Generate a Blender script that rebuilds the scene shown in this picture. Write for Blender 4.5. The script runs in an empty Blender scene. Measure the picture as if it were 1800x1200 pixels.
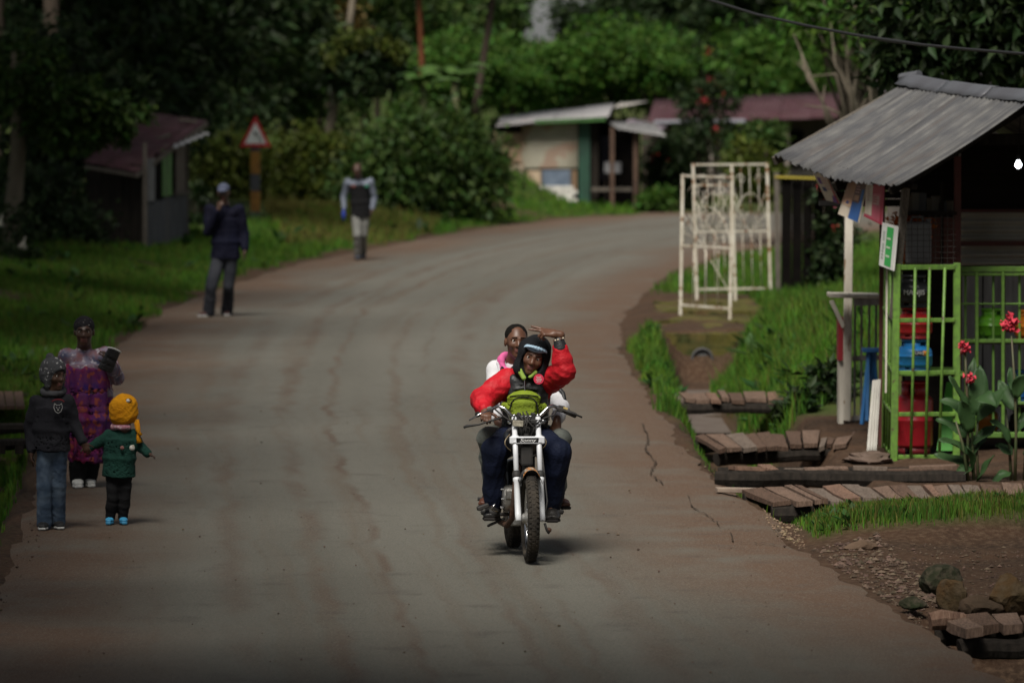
import bpy, bmesh, math, random
import numpy as np
from mathutils import Vector, Matrix, Euler
random.seed(7)
S = bpy.context.scene
COL = S.collection
PI = math.pi

# ---------------------------------------------------------------- camera, world, sun, exposure
F, CAMZ, PITCH = 10000.0, 3.4, math.atan(475 / 10000)
cam_d = bpy.data.cameras.new('camera')
cam = bpy.data.objects.new('camera', cam_d); COL.objects.link(cam)
cam.location = (0, 0, CAMZ); cam.rotation_euler = (PI / 2 - PITCH, 0, 0)
cam_d.lens = 200; cam_d.sensor_width = 36; cam_d.clip_end = 3000; cam_d.clip_start = 0.5
cam_d.dof.use_dof = True; cam_d.dof.focus_distance = 39.6; cam_d.dof.aperture_fstop = 3.4
S.camera = cam
SUN_EL, SUN_AZ = 55, 198          # azimuth the light comes from, clockwise from +Y
w = bpy.data.worlds.new('World'); S.world = w; w.use_nodes = True
nt = w.node_tree; nt.nodes.clear()
sky_n = nt.nodes.new('ShaderNodeTexSky'); sky_n.sky_type = 'NISHITA'; sky_n.sun_disc = False
sky_n.sun_elevation = math.radians(SUN_EL); sky_n.sun_rotation = math.radians(SUN_AZ)
sky_n.dust_density = 6.0; sky_n.air_density = 1.2; sky_n.altitude = 2000
hs = nt.nodes.new('ShaderNodeHueSaturation'); hs.inputs['Saturation'].default_value = 0.25
bg = nt.nodes.new('ShaderNodeBackground'); bg.inputs['Strength'].default_value = 0.05
ow = nt.nodes.new('ShaderNodeOutputWorld')
nt.links.new(sky_n.outputs[0], hs.inputs['Color']); nt.links.new(hs.outputs[0], bg.inputs['Color'])
nt.links.new(bg.outputs[0], ow.inputs['Surface'])
sun_d = bpy.data.lights.new('sun', 'SUN'); sun_d.energy = 4.6; sun_d.angle = math.radians(26); sun_d.color = (1, .95, .87)
sun = bpy.data.objects.new('sun', sun_d); COL.objects.link(sun)
_a, _e = math.radians(SUN_AZ), math.radians(SUN_EL)
sun.rotation_euler = Vector((math.sin(_a) * math.cos(_e), math.cos(_a) * math.cos(_e), math.sin(_e))).to_track_quat('Z', 'Y').to_euler()
S.view_settings.view_transform = 'Standard'; S.view_settings.look = 'None'
S.view_settings.exposure = 0.14; S.view_settings.gamma = 1; S.view_settings.use_curve_mapping = False
S.cycles.max_bounces = 6; S.cycles.diffuse_bounces = 3; S.cycles.transparent_max_bounces = 6
S.cycles.use_denoising = True

def at(px, py, d):
    """world point seen at photo pixel (1800 x 1200) at depth d"""
    u, v = (px - 900) / F, (600 - py) / F
    t = d / (math.cos(PITCH) + v * math.sin(PITCH))
    return Vector((u * t, d, CAMZ + t * (-math.sin(PITCH) + v * math.cos(PITCH))))
def gp(px, py, z=0.0):
    v = (600 - py) / F
    t = (z - CAMZ) / (-math.sin(PITCH) + v * math.cos(PITCH))
    return Vector(((px - 900) / F * t, t * (math.cos(PITCH) + v * math.sin(PITCH)), z))
def sm(a, b, x):
    t = np.clip((x - a) / (b - a), 0, 1); return t * t * (3 - 2 * t)

# ---------------------------------------------------------------- materials
MATS = {}
def mat(name, col, rough=.6, var=None, vscale=6, bump=0, bscale=30, metal=0, stretch=(1, 1, 1), spec=.5, island=0,
        transl=0, var2=None, v2scale=30, emit=0, coords='Object', spots=None, sscale=40, sthr=.62):
    """procedural Principled material: base colour, large and fine noise variation, bump, per-island variation"""
    if name in MATS: return MATS[name]
    m = bpy.data.materials.new(name); m.use_nodes = True; MATS[name] = m
    n, l = m.node_tree.nodes, m.node_tree.links
    b = n['Principled BSDF']; b.inputs['Roughness'].default_value = rough; b.inputs['Metallic'].default_value = metal
    b.inputs['Specular IOR Level'].default_value = spec if rough < .75 else min(spec, .15)
    tc = n.new('ShaderNodeTexCoord'); mp = n.new('ShaderNodeMapping'); mp.inputs['Scale'].default_value = stretch
    l.new(tc.outputs[coords], mp.inputs[0])
    def noise(scale, detail=5):
        t = n.new('ShaderNodeTexNoise'); t.inputs['Scale'].default_value = scale; t.inputs['Detail'].default_value = detail
        l.new(mp.outputs[0], t.inputs['Vector']); return t.outputs['Fac']
    def ramp(src, a, bb):
        r = n.new('ShaderNodeMapRange'); r.inputs['From Min'].default_value = a; r.inputs['From Max'].default_value = bb
        l.new(src, r.inputs['Value']); return r.outputs[0]
    def mix(fac, c1, c2):
        x = n.new('ShaderNodeMix'); x.data_type = 'RGBA'; l.new(fac, x.inputs['Factor'])
        for s, c in ((x.inputs[6], c1), (x.inputs[7], c2)):
            if isinstance(c, tuple): s.default_value = c + (1,)
            else: l.new(c, s)
        return x.outputs[2]
    c = col
    if var: c = mix(ramp(noise(vscale), .35, .65), c, var)
    if var2: c = mix(ramp(noise(v2scale, 8), .42, .68), c, var2)
    if spots: c = mix(ramp(noise(sscale, 3), sthr, sthr + .05), c, spots)
    if island:
        g = n.new('ShaderNodeNewGeometry'); h = n.new('ShaderNodeHueSaturation')
        rr = n.new('ShaderNodeMapRange'); rr.inputs['To Min'].default_value = 1 - island; rr.inputs['To Max'].default_value = 1 + island
        l.new(g.outputs['Random Per Island'], rr.inputs['Value']); l.new(rr.outputs[0], h.inputs['Value'])
        m1 = n.new('ShaderNodeMath'); m1.operation = 'MULTIPLY'; m1.inputs[1].default_value = 7.31
        m2 = n.new('ShaderNodeMath'); m2.operation = 'FRACT'
        rh = n.new('ShaderNodeMapRange'); rh.inputs['To Min'].default_value = .5 - island * .06; rh.inputs['To Max'].default_value = .5 + island * .045
        l.new(g.outputs['Random Per Island'], m1.inputs[0]); l.new(m1.outputs[0], m2.inputs[0]); l.new(m2.outputs[0], rh.inputs['Value'])
        l.new(rh.outputs[0], h.inputs['Hue'])
        if isinstance(c, tuple): h.inputs['Color'].default_value = c + (1,)
        else: l.new(c, h.inputs['Color'])
        c = h.outputs[0]
    if isinstance(c, tuple): b.inputs['Base Color'].default_value = c + (1,)
    else: l.new(c, b.inputs['Base Color'])
    if bump:
        bn = n.new('ShaderNodeBump'); bn.inputs['Strength'].default_value = min(1, bump); bn.inputs['Distance'].default_value = .02
        l.new(noise(bscale, 6), bn.inputs['Height']); l.new(bn.outputs[0], b.inputs['Normal'])
    if emit:
        b.inputs['Emission Color'].default_value = (col + (1,)) if isinstance(col, tuple) else (1, 1, 1, 1); b.inputs['Emission Strength'].default_value = emit
    if transl:
        tr = n.new('ShaderNodeBsdfTranslucent'); ms = n.new('ShaderNodeMixShader'); ms.inputs[0].default_value = transl
        if isinstance(c, tuple): tr.inputs[0].default_value = c + (1,)
        else: l.new(c, tr.inputs[0])
        out = n['Material Output']
        l.new(b.outputs[0], ms.inputs[1]); l.new(tr.outputs[0], ms.inputs[2]); l.new(ms.outputs[0], out.inputs['Surface'])
    return m

# ---------------------------------------------------------------- objects
def tag(o, label=None, cat=None, group=None, kind=None):
    if label: o['label'] = label
    if cat: o['category'] = cat
    if group: o['group'] = group
    if kind: o['kind'] = kind
    return o
def thing(name, label, cat, loc=(0, 0, 0), rz=0, group=None):
    o = bpy.data.objects.new(name, None); COL.objects.link(o)
    o.location = loc; o.rotation_euler = (0, 0, rz); o.empty_display_size = .1
    ORG[o.name] = Vector(loc); return tag(o, label, cat, group)
ORG = {}
def link(name, me, parent=None, loc=None):
    o = bpy.data.objects.new(name, me); COL.objects.link(o)
    if parent is not None: o.parent = parent; ORG[o.name] = ORG.get(parent.name, Vector())
    if loc is not None: o.location = loc
    return o
def np_mesh(name, verts, faces, mats, smooth=True, mi=None):
    """verts (n,3) array; faces (m,k) array with equal k"""
    me = bpy.data.meshes.new(name); V = np.asarray(verts, np.float32); Fc = np.asarray(faces, np.int32)
    k = Fc.shape[1]
    me.vertices.add(len(V)); me.vertices.foreach_set('co', V.ravel())
    me.loops.add(Fc.size); me.loops.foreach_set('vertex_index', Fc.ravel())
    me.polygons.add(len(Fc)); me.polygons.foreach_set('loop_start', np.arange(0, Fc.size, k, dtype=np.int32))
    if mi is not None: me.polygons.foreach_set('material_index', np.asarray(mi, np.int32))
    me.polygons.foreach_set('use_smooth', np.full(len(Fc), smooth))
    for m in (mats if isinstance(mats, (list, tuple)) else [mats]): me.materials.append(m)
    me.update(calc_edges=True); me.validate(); return me
class MB:
    """collects shapes into one mesh; faces may be any polygon"""
    def __init__(s): s.v = []; s.f = []; s.mi = []; s.cur = 0; s.sm = []; s.smooth = False
    def add(s, vs, fs):
        b = len(s.v); s.v += [tuple(x) for x in vs]
        for f in fs: s.f.append([b + i for i in f]); s.mi.append(s.cur); s.sm.append(s.smooth)
        return s
    def box(s, c, size, rot=None, bev=0.0, taper=1.0):
        c = Vector(c); R = rot if isinstance(rot, Matrix) else (Euler(rot).to_matrix() if rot else Matrix.Identity(3))
        x, y, z = (q / 2 for q in size)
        if bev:
            bm = bmesh.new(); bmesh.ops.create_cube(bm, size=1)
            for q in bm.verts: q.co = Vector((q.co.x * size[0], q.co.y * size[1], q.co.z * size[2]))
            bmesh.ops.bevel(bm, geom=bm.edges[:], offset=min(bev, .45 * min(size)), segments=2 if bev > .012 else 1, profile=.6, affect='EDGES')
            bm.verts.index_update()
            r = s.add([c + R @ q.co for q in bm.verts], [[q.index for q in f.verts] for f in bm.faces]); bm.free(); return r
        vs = [(-x, -y, -z), (x, -y, -z), (x, y, -z), (-x, y, -z), (-x * taper, -y * taper, z), (x * taper, -y * taper, z), (x * taper, y * taper, z), (-x * taper, y * taper, z)]
        return s.add([c + R @ Vector(v) for v in vs], [(0, 3, 2, 1), (4, 5, 6, 7), (0, 1, 5, 4), (1, 2, 6, 5), (2, 3, 7, 6), (3, 0, 4, 7)])
    def beam(s, a, b, w, h, roll=0, bev=0):
        """rectangular bar from a to b"""
        a, b = Vector(a), Vector(b); d = b - a
        q = d.to_track_quat('Z', 'Y').to_matrix() @ Matrix.Rotation(roll, 3, 'Z')
        return s.box((a + b) / 2, (w, h, d.length), q, bev)
    def tube(s, pts, r, n=8, cap=True, flat=1.0):
        pts = [Vector(p) for p in pts]; rs = r if isinstance(r, (list, tuple)) else [r] * len(pts)
        vs, fs = [], []; up = None
        for i, p in enumerate(pts):
            t = (pts[min(i + 1, len(pts) - 1)] - pts[max(i - 1, 0)])
            t = t.normalized() if t.length > 1e-9 else Vector((0, 0, 1))
            if up is None: up = t.orthogonal().normalized()
            else:
                up = up - t * up.dot(t); up = up.normalized() if up.length > 1e-6 else t.orthogonal().normalized()
            bi = t.cross(up)
            for k in range(n):
                a = 2 * PI * k / n; vs.append(p + (up * math.cos(a) + bi * math.sin(a) * flat) * rs[i])
        for i in range(len(pts) - 1):
            for k in range(n): fs.append((i * n + k, i * n + (k + 1) % n, (i + 1) * n + (k + 1) % n, (i + 1) * n + k))
        if cap: fs.append(tuple(range(n))[::-1]); fs.append(tuple((len(pts) - 1) * n + k for k in range(n)))
        return s.add(vs, fs)
    def lathe(s, c, prof, n=20, axis='Z', rot=None):
        """prof: list of (radius, height)"""
        c = Vector(c); vs, fs = [], []
        R = rot if rot else {'Z': Matrix.Identity(3), 'X': Matrix.Rotation(PI / 2, 3, 'Y'), 'Y': Matrix.Rotation(-PI / 2, 3, 'X')}[axis]
        for r, h in prof:
            for k in range(n):
                a = 2 * PI * k / n; vs.append(c + R @ Vector((r * math.cos(a), r * math.sin(a), h)))
        for i in range(len(prof) - 1):
            for k in range(n): fs.append((i * n + k, i * n + (k + 1) % n, (i + 1) * n + (k + 1) % n, (i + 1) * n + k))
        if prof[0][0] > 1e-6: fs.append(tuple(range(n))[::-1])
        if prof[-1][0] > 1e-6: fs.append(tuple((len(prof) - 1) * n + k for k in range(n)))
        return s.add(vs, fs)
    def torus(s, c, R_, r, n=40, m=10, rot=None, prof=None):
        """ring in the YZ plane (axle along X) unless rot given; prof: list of (dr, dx)"""
        c = Vector(c); M = rot if rot else Matrix.Identity(3); vs, fs = [], []
        pr = prof or [(r * math.cos(2 * PI * j / m), r * math.sin(2 * PI * j / m)) for j in range(m)]
        m = len(pr)
        for i in range(n):
            a = 2 * PI * i / n
            for dr, dx in pr: vs.append(c + M @ Vector((dx, (R_ + dr) * math.cos(a), (R_ + dr) * math.sin(a))))
        for i in range(n):
            for j in range(m): fs.append((i * m + j, ((i + 1) % n) * m + j, ((i + 1) % n) * m + (j + 1) % m, i * m + (j + 1) % m))
        return s.add(vs, fs)
    def grid(s, P, closed=False):
        """P: rows of equal-length point lists"""
        m = len(P[0]); vs = [p for r in P for p in r]; fs = []
        for i in range(len(P) - 1):
            for j in range(m - 1): fs.append((i * m + j, i * m + j + 1, (i + 1) * m + j + 1, (i + 1) * m + j))
        return s.add(vs, fs)
    def sheet(s, P, th=.003):
        """grid with thickness"""
        nr, m = len(P), len(P[0]); V = np.array([[tuple(p) for p in r] for r in P]); du = np.gradient(V, axis=0); dv = np.gradient(V, axis=1)
        N = np.cross(du, dv); N /= np.maximum(np.linalg.norm(N, axis=2, keepdims=True), 1e-9)
        A = V + N * th / 2; B = V - N * th / 2; vs = list(A.reshape(-1, 3)) + list(B.reshape(-1, 3)); o = nr * m; fs = []
        for i in range(nr - 1):
            for j in range(m - 1):
                q = (i * m + j, i * m + j + 1, (i + 1) * m + j + 1, (i + 1) * m + j); fs.append(q[::-1]); fs.append(tuple(x + o for x in q))
        for i in range(nr - 1):
            for j in (0, m - 1): a, b = i * m + j, (i + 1) * m + j; fs.append((a, b, b + o, a + o))
        for j in range(m - 1):
            for i in (0, nr - 1): a, b = i * m + j, i * m + j + 1; fs.append((a, b, b + o, a + o))
        return s.add(vs, fs)
    def build(s, name, mats, parent=None, recalc=True):
        off = ORG.get(parent.name, Vector()) if parent is not None else Vector()
        me = bpy.data.meshes.new(name)
        me.from_pydata([(v[0] - off.x, v[1] - off.y, v[2] - off.z) for v in s.v], [], s.f)
        for m in (mats if isinstance(mats, (list, tuple)) else [mats]): me.materials.append(m)
        me.polygons.foreach_set('material_index', s.mi); me.polygons.foreach_set('use_smooth', s.sm); me.update()
        if recalc:
            bm = bmesh.new(); bm.from_mesh(me); bmesh.ops.recalc_face_normals(bm, faces=bm.faces); bm.to_mesh(me); bm.free()
        return link(name, me, parent)
    def top(s, name, mats, label, cat, loc, group=None, rz=0):
        """one-mesh thing with its origin at loc"""
        ORG['_tmp'] = Vector(loc)
        class T: name = '_tmp'
        off = Vector(loc); s.v = [(v[0] - off.x, v[1] - off.y, v[2] - off.z) for v in s.v]
        o = s.build(name, mats); o.location = loc; o.rotation_euler = (0, 0, rz); ORG[o.name] = off
        return tag(o, label, cat, group)
def text_mesh(txt, size, M, name, matl, parent, th=.001, xs=1.0, shear=0.0, align='CENTER'):
    """lettering as flat mesh, local XY plane mapped through matrix M"""
    cu = bpy.data.curves.new('txt', 'FONT'); cu.body = txt; cu.size = size; cu.extrude = th; cu.align_x = align; cu.align_y = 'CENTER'; cu.shear = shear
    ob = bpy.data.objects.new('txt', cu); COL.objects.link(ob)
    dg = bpy.context.evaluated_depsgraph_get(); me = bpy.data.meshes.new_from_object(ob.evaluated_get(dg))
    bpy.data.objects.remove(ob); off = ORG.get(parent.name, Vector()) if parent is not None else Vector()
    me.transform(Matrix.Translation(-off) @ M @ Matrix.Diagonal((xs, 1, 1, 1))); me.materials.clear(); me.materials.append(matl); me.name = name
    return link(name, me, parent)
def frame(o, x, y):
    """4x4 matrix with local x, y axes"""
    x, y = Vector(x).normalized(), Vector(y).normalized(); z = x.cross(y); M = Matrix.Identity(4)
    for i in range(3): M[i][0], M[i][1], M[i][2], M[i][3] = x[i], y[i], z[i], o[i]
    return M
def copy_tree(o, parent=None):
    c = o.copy(); COL.objects.link(c)
    if parent is not None: c.parent = parent
    for ch in list(o.children): copy_tree(ch, c)
    return c
# ---------------------------------------------------------------- setting: ground, road, ditch, grass
RNG = np.random.default_rng(5)
def fbm(x, y, f=1.0, seed=0, oct=4):
    r = np.random.default_rng(seed + 100); o = np.zeros(np.broadcast(x, y).shape); a = 1.0; tot = 0
    for i in range(oct):
        for k in range(3):
            th = r.uniform(0, 2 * PI); p = r.uniform(0, 2 * PI)
            o = o + a * np.sin((x * math.cos(th) + y * math.sin(th)) * f * r.uniform(.7, 1.3) + p + .9 * o)
        tot += 3 * a; a *= .55; f *= 1.95
    return o / tot * 1.7
def col_pts(lst): g = [gp(px, py) for px, py in lst]; g.sort(key=lambda p: p.y); return np.array([p.y for p in g]), np.array([p.x for p in g])
LEFT_PX = [(-60, 1240), (-20, 1120), (0, 1060), (30, 975), (62, 900), (92, 800), (125, 720), (205, 610), (300, 540), (410, 500), (525, 462), (650, 438), (760, 415), (880, 396), (1000, 383), (1120, 376.5)]
RIGHT_PX = [(1800, 1240), (1760, 1200), (1700, 1160), (1620, 1100), (1560, 1060), (1480, 1010), (1432, 975), (1392, 948), (1336, 900), (1262, 850), (1205, 790), (1150, 720), (1108, 650), (1086, 600), (1090, 560), (1122, 520), (1172, 480), (1262, 446), (1400, 420), (1560, 402), (1720, 388), (1900, 376.5)]
LD, LX = col_pts(LEFT_PX); RD, RX = col_pts(RIGHT_PX)
def xl(d): return np.interp(d, LD, LX, left=LX[0] - .25 * 0, right=LX[-1])
def xr(d): return np.interp(d, RD, RX)
DITCH_D = np.array([18, 31, 34, 37, 41, 44, 50, 59, 65, 70, 80]); DITCH_X = np.array([3.5, 3.3, 3.15, 2.9, 2.7, 2.6, 2.22, 2.25, 2.2, 2.35, 2.6])
def ditch_mask(x, d):
    c = np.interp(d, DITCH_D, DITCH_X) + .08 * fbm(d, d * 0, 1.1, 3)
    wd = np.interp(d, [30, 36, 44, 52, 62, 70], [.55, .5, .5, .52, .55, .5])
    m = 1 - sm(.35, 1.0, np.abs(x - c) / wd * .8)
    along = (1 - sm(35.0, 36.4, d)) + sm(42.2, 44.4, d) * (1 - sm(73.6, 74.0, d))
    return m * np.clip(along, 0, 1)
def height(x, d):
    eL = xl(d) - x; eR = x - xr(d)
    h = np.full(np.broadcast(x, d).shape, -.03) + 0.0 * x
    out = np.maximum(eL, eR)
    h = h + .05 * sm(-.05, .35, out) + sm(0, .6, out) * (.05 * fbm(x, d, .8, 1) + .018 * fbm(x, d, 5, 2))
    # left verge: a shallow ditch by the near people, a grass rise further back
    dl = np.where(d < 60, 1, 0) * (1 - sm(52, 60, d))
    h = h - .42 * dl * sm(.12, .5, eL) * (1 - sm(.9, 1.6, eL))
    h = h + sm(.3, 3.5, eL) * (.12 + .22 * sm(55, 70, d)) + np.maximum(eL - 4, 0) * .045
    # right ditch and grass bank behind the kiosk
    h = h - .62 * ditch_mask(x, d)
    h = h + sm(2.55, 4.0, x) * sm(56, 60, d) * (1 - sm(69, 76, d)) * sm(.6, 1.4, eR) * .62
    h = h + .16 * sm(.05, .5, eR) * sm(40.6, 41.4, d) * (1 - sm(42.3, 43.6, d)) * (1 + .5 * fbm(x, d, 3, 8))
    h = h + .2 * sm(.1, .35, eR) * sm(56, 60, d) * (1 - sm(69, 71, d)) * (1 - sm(1.75, 2.0, x)) * sm(0, .3, eR)
    h = h + .62 * sm(135.4, 137.6, d) * (1 - sm(-.3, 1.5, x)) * sm(-6, -3, x) * (1 - sm(139, 142, d))
    # far side of the bend and the wooded hill behind
    far = np.clip(d - 140, 0, None)
    h = h + np.clip(far, 0, 40) * .012 + np.clip(d - 185, 0, 2000) * .008
    return h
def grassy(x, d):
    eL = xl(d) - x; eR = x - xr(d); n = fbm(x, d, 1.6, 11); n2 = fbm(x, d, .5, 12)
    g = np.zeros(np.broadcast(x, d).shape)
    left = sm(.1, .45, eL + .25 * n) * np.where(d > 57, 1, .55) * np.where(n2 > .62, .15, 1)
    left = left * (1 - .9 * sm(.15, .5, n) * (1 - sm(50, 60, d)))
    g = np.maximum(g, left)
    strip = sm(.05, .22, eR + .12 * n) * (1 - ditch_mask(x, d) * .95)
    g = np.maximum(g, strip * sm(56, 58.5, d) * (1 - sm(69.5, 71.5, d)))
    g = np.maximum(g, .35 * strip * sm(43, 44, d) * (1 - sm(2.0, 2.3, x)) * (1 - sm(58, 60, d)))
    g = np.maximum(g, strip * sm(40.9, 41.3, d + .15 * n) * (1 - sm(43.6, 44.2, d + .3 * n)) * sm(.1, .3, eR))
    bank = sm(2.45, 2.75, x + .15 * n) * sm(55.5, 57.5, d + .8 * n) * sm(.4, .8, eR)
    g = np.maximum(g, bank)
    g = np.maximum(g, sm(.15, .8, eR + .3 * n) * sm(82, 85, d) * np.where(n2 > .5, .4, 1))
    g = np.maximum(g, .8 * sm(.05, .3, eR + .12 * n) * (1 - sm(34.5, 35.3, d)))
    g = g * (1 - sm(71.5, 72.5, d) * (1 - sm(85.5, 87, d)) * sm(1.6, 1.75, x) * (1 - sm(3.5, 3.8, x)) * .93)
    g = np.maximum(g, sm(136, 140, d) * .8)
    return np.clip(g, 0, 1)

# ground sheet
xs = list(np.arange(-5.2, 5.21, .07)); q = .1
while xs[-1] < 1200: q *= 1.13; xs.append(xs[-1] + q)
xs = np.array([-v for v in xs[::-1] if v > 5.2] + xs)
ds = [-60, -20, 0, 10, 18, 24]
while ds[-1] < 60: ds.append(ds[-1] + .16)
while ds[-1] < 240: ds.append(ds[-1] * 1.0065)
q = 3
while ds[-1] < 1500: q *= 1.2; ds.append(ds[-1] + q)
ds = np.array(ds); X, D = np.meshgrid(xs, ds); H = height(X, np.maximum(D, 18))
V = np.stack([X, D, H], -1).reshape(-1, 3); nx, nd = len(xs), len(ds)
i, j = np.meshgrid(np.arange(nx - 1), np.arange(nd - 1)); a = (j * nx + i).ravel()
Q = np.stack([a, a + 1, a + 1 + nx, a + nx], 1)
def ground_material():
    m = bpy.data.materials.new('earth_and_turf'); m.use_nodes = True; n, l = m.node_tree.nodes, m.node_tree.links; b = n['Principled BSDF']
    b.inputs['Roughness'].default_value = .95; b.inputs['Specular IOR Level'].default_value = .15
    tc = n.new('ShaderNodeTexCoord'); at_ = n.new('ShaderNodeAttribute'); at_.attribute_name = 'turf'
    def nz(s, det=6):
        t = n.new('ShaderNodeTexNoise'); t.inputs['Scale'].default_value = s; t.inputs['Detail'].default_value = det; l.new(tc.outputs['Object'], t.inputs['Vector']); return t.outputs['Fac']
    def mx(f, c1, c2):
        x = n.new('ShaderNodeMix'); x.data_type = 'RGBA'; l.new(f, x.inputs['Factor'])
        for s, c in ((x.inputs[6], c1), (x.inputs[7], c2)):
            if isinstance(c, tuple): s.default_value = c + (1,)
            else: l.new(c, s)
        return x.outputs[2]
    def rng(s, a, bb):
        r = n.new('ShaderNodeMapRange'); r.inputs['From Min'].default_value = a; r.inputs['From Max'].default_value = bb; l.new(s, r.inputs['Value']); return r.outputs[0]
    dirt = mx(rng(nz(1.3), .35, .65), (.066, .036, .021), (.038, .024, .016))
    dirt = mx(rng(nz(22, 8), .45, .7), dirt, (.09, .058, .037))
    turf = mx(rng(nz(2.2), .35, .65), (.035, .07, .012), (.055, .062, .016))
    l.new(mx(at_.outputs['Fac'], dirt, turf), b.inputs['Base Color'])
    bn = n.new('ShaderNodeBump'); bn.inputs['Strength'].default_value = .9; bn.inputs['Distance'].default_value = .03; l.new(nz(38, 8), bn.inputs['Height']); l.new(bn.outputs[0], b.inputs['Normal'])
    return m
me = np_mesh('ground', V, Q, ground_material())
t = me.attributes.new('turf', 'FLOAT', 'POINT'); t.data.foreach_set('value', grassy(X, np.maximum(D, 18)).ravel().astype(np.float32))
tag(link('ground', me), kind='structure')

# road strip with its dusty shoulders
def road_material():
    m = bpy.data.materials.new('worn_asphalt'); m.use_nodes = True; n, l = m.node_tree.nodes, m.node_tree.links; b = n['Principled BSDF']
    b.inputs['Roughness'].default_value = .88; b.inputs['Specular IOR Level'].default_value = .3
    tc = n.new('ShaderNodeTexCoord')
    def nz(src, s, det=5, sc=(1, 1, 1)):
        mp = n.new('ShaderNodeMapping'); mp.inputs['Scale'].default_value = sc; l.new(tc.outputs[src], mp.inputs[0])
        t = n.new('ShaderNodeTexNoise'); t.inputs['Scale'].default_value = s; t.inputs['Detail'].default_value = det; l.new(mp.outputs[0], t.inputs['Vector']); return t.outputs['Fac']
    def mx(f, c1, c2):
        x = n.new('ShaderNodeMix'); x.data_type = 'RGBA'; l.new(f, x.inputs['Factor'])
        for s, c in ((x.inputs[6], c1), (x.inputs[7], c2)):
            if isinstance(c, tuple): s.default_value = c + (1,)
            else: l.new(c, s)
        return x.outputs[2]
    def rng(s, a, bb, c=0, d=1):
        r = n.new('ShaderNodeMapRange'); r.inputs['From Min'].default_value = a; r.inputs['From Max'].default_value = bb; r.inputs['To Min'].default_value = c; r.inputs['To Max'].default_value = d; l.new(s, r.inputs['Value']); return r.outputs[0]
    def mt(op, a, bb):
        x = n.new('ShaderNodeMath'); x.operation = op; x.use_clamp = op != 'SUBTRACT'
        for i, v in enumerate((a, bb)):
            if isinstance(v, (int, float)): x.inputs[i].default_value = v
            else: l.new(v, x.inputs[i])
        return x.outputs[0]
    sep = n.new('ShaderNodeSeparateXYZ'); l.new(tc.outputs['UV'], sep.inputs[0]); u = sep.outputs[0]
    tar = mx(rng(nz('UV', 1, 4, (7, .05, 1)), .3, .7), (.092, .089, .073), (.122, .118, .099))
    tar = mx(rng(nz('UV', 1, 6, (26, .05, 1)), .5, .85), tar, (.092, .068, .047))
    # rust-brown soil carried onto the road by wheels: two wandering tracks and both shoulders
    wob = rng(nz('UV', 1, 5, (3, .18, 1)), .3, .7, -.075, .075)
    uu = mt('ADD', u, wob)
    edge = mt('MAXIMUM', rng(uu, .27, .09), rng(uu, .75, .93))
    edge = mt('MULTIPLY', edge, rng(nz('Object', 1.1, 6), .15, .5))
    tar = mx(edge, tar, (.096, .056, .034))
    for c0, wd, st in ((.37, .020, .7), (.445, .010, .75), (.69, .035, .55), (.27, .028, .5), (.56, .012, .45), (.62, .008, .4)):
        dd = n.new('ShaderNodeMath'); dd.operation = 'ABSOLUTE'; dd2 = n.new('ShaderNodeMath'); dd2.operation = 'SUBTRACT'
        w2 = rng(nz('UV', 1, 2, (.5, .035, 1)), .3, .7, c0 - .03, c0 + .03); l.new(u, dd2.inputs[0]); l.new(w2, dd2.inputs[1]); l.new(dd2.outputs[0], dd.inputs[0])
        f = mt('MULTIPLY', rng(dd.outputs[0], wd, wd * .2, 0, st), rng(nz('UV', 1, 5, (20, .5, 1)), .35, .6))
        tar = mx(f, tar, (.078, .050, .034))
    tar = mx(rng(nz('Object', 2.2, 7), .58, .85), tar, (.056, .049, .042))
    tar = mx(rng(nz('Object', 80, 3), .52, .72), tar, (.165, .145, .118))
    tar = mx(rng(nz('Object', 70, 3), .6, .72), tar, (.035, .031, .027))
    l.new(tar, b.inputs['Base Color'])
    bn = n.new('ShaderNodeBump'); bn.inputs['Strength'].default_value = .9; bn.inputs['Distance'].default_value = .016; l.new(nz('Object', 48, 7), bn.inputs['Height']); l.new(bn.outputs[0], b.inputs['Normal'])
    return m
rows = [-40, 0, 12, 20, 24, 27]
while rows[-1] < 136: rows.append(rows[-1] * 1.006)
nc = 44; RV, UV = [], []; dist = 0; pm = None
for d in rows:
    a, b = float(xl(d)), float(xr(d))
    if d < 30: a, b = float(xl(30)) - (30 - d) * .02, float(xr(30)) + (30 - d) * .075
    ra, rb = .10 * float(fbm(np.array(d * 2.3), np.array(1.0), 1, 21)), .09 * float(fbm(np.array(d * 2.6), np.array(5.0), 1, 22))
    a -= ra + .05; b += rb + .03; m_ = Vector(((a + b) / 2, d)); dist += 0 if pm is None else (m_ - pm).length; pm = m_
    for k in range(nc + 1):
        u = k / nc; z = .006 + .004 * float(fbm(np.array(u * 6), np.array(d * .5), 1, 23, 2)) * min(1, 8 * u * (1 - u)) - (.03 if k in (0, nc) else 0)
        RV.append((a + (b - a) * u, d, z)); UV.append((u, dist))
n0 = nc + 1; RQ = [(r * n0 + k, r * n0 + k + 1, (r + 1) * n0 + k + 1, (r + 1) * n0 + k) for r in range(len(rows) - 1) for k in range(nc)]
me = np_mesh('road', RV, RQ, road_material()); uvl = me.uv_layers.new(name='uv'); uva = np.array(UV, np.float32)
li = np.empty(len(me.loops), np.int32); me.loops.foreach_get('vertex_index', li); uvl.data.foreach_set('uv', uva[li].ravel())
tag(link('road', me), kind='structure')

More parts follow.
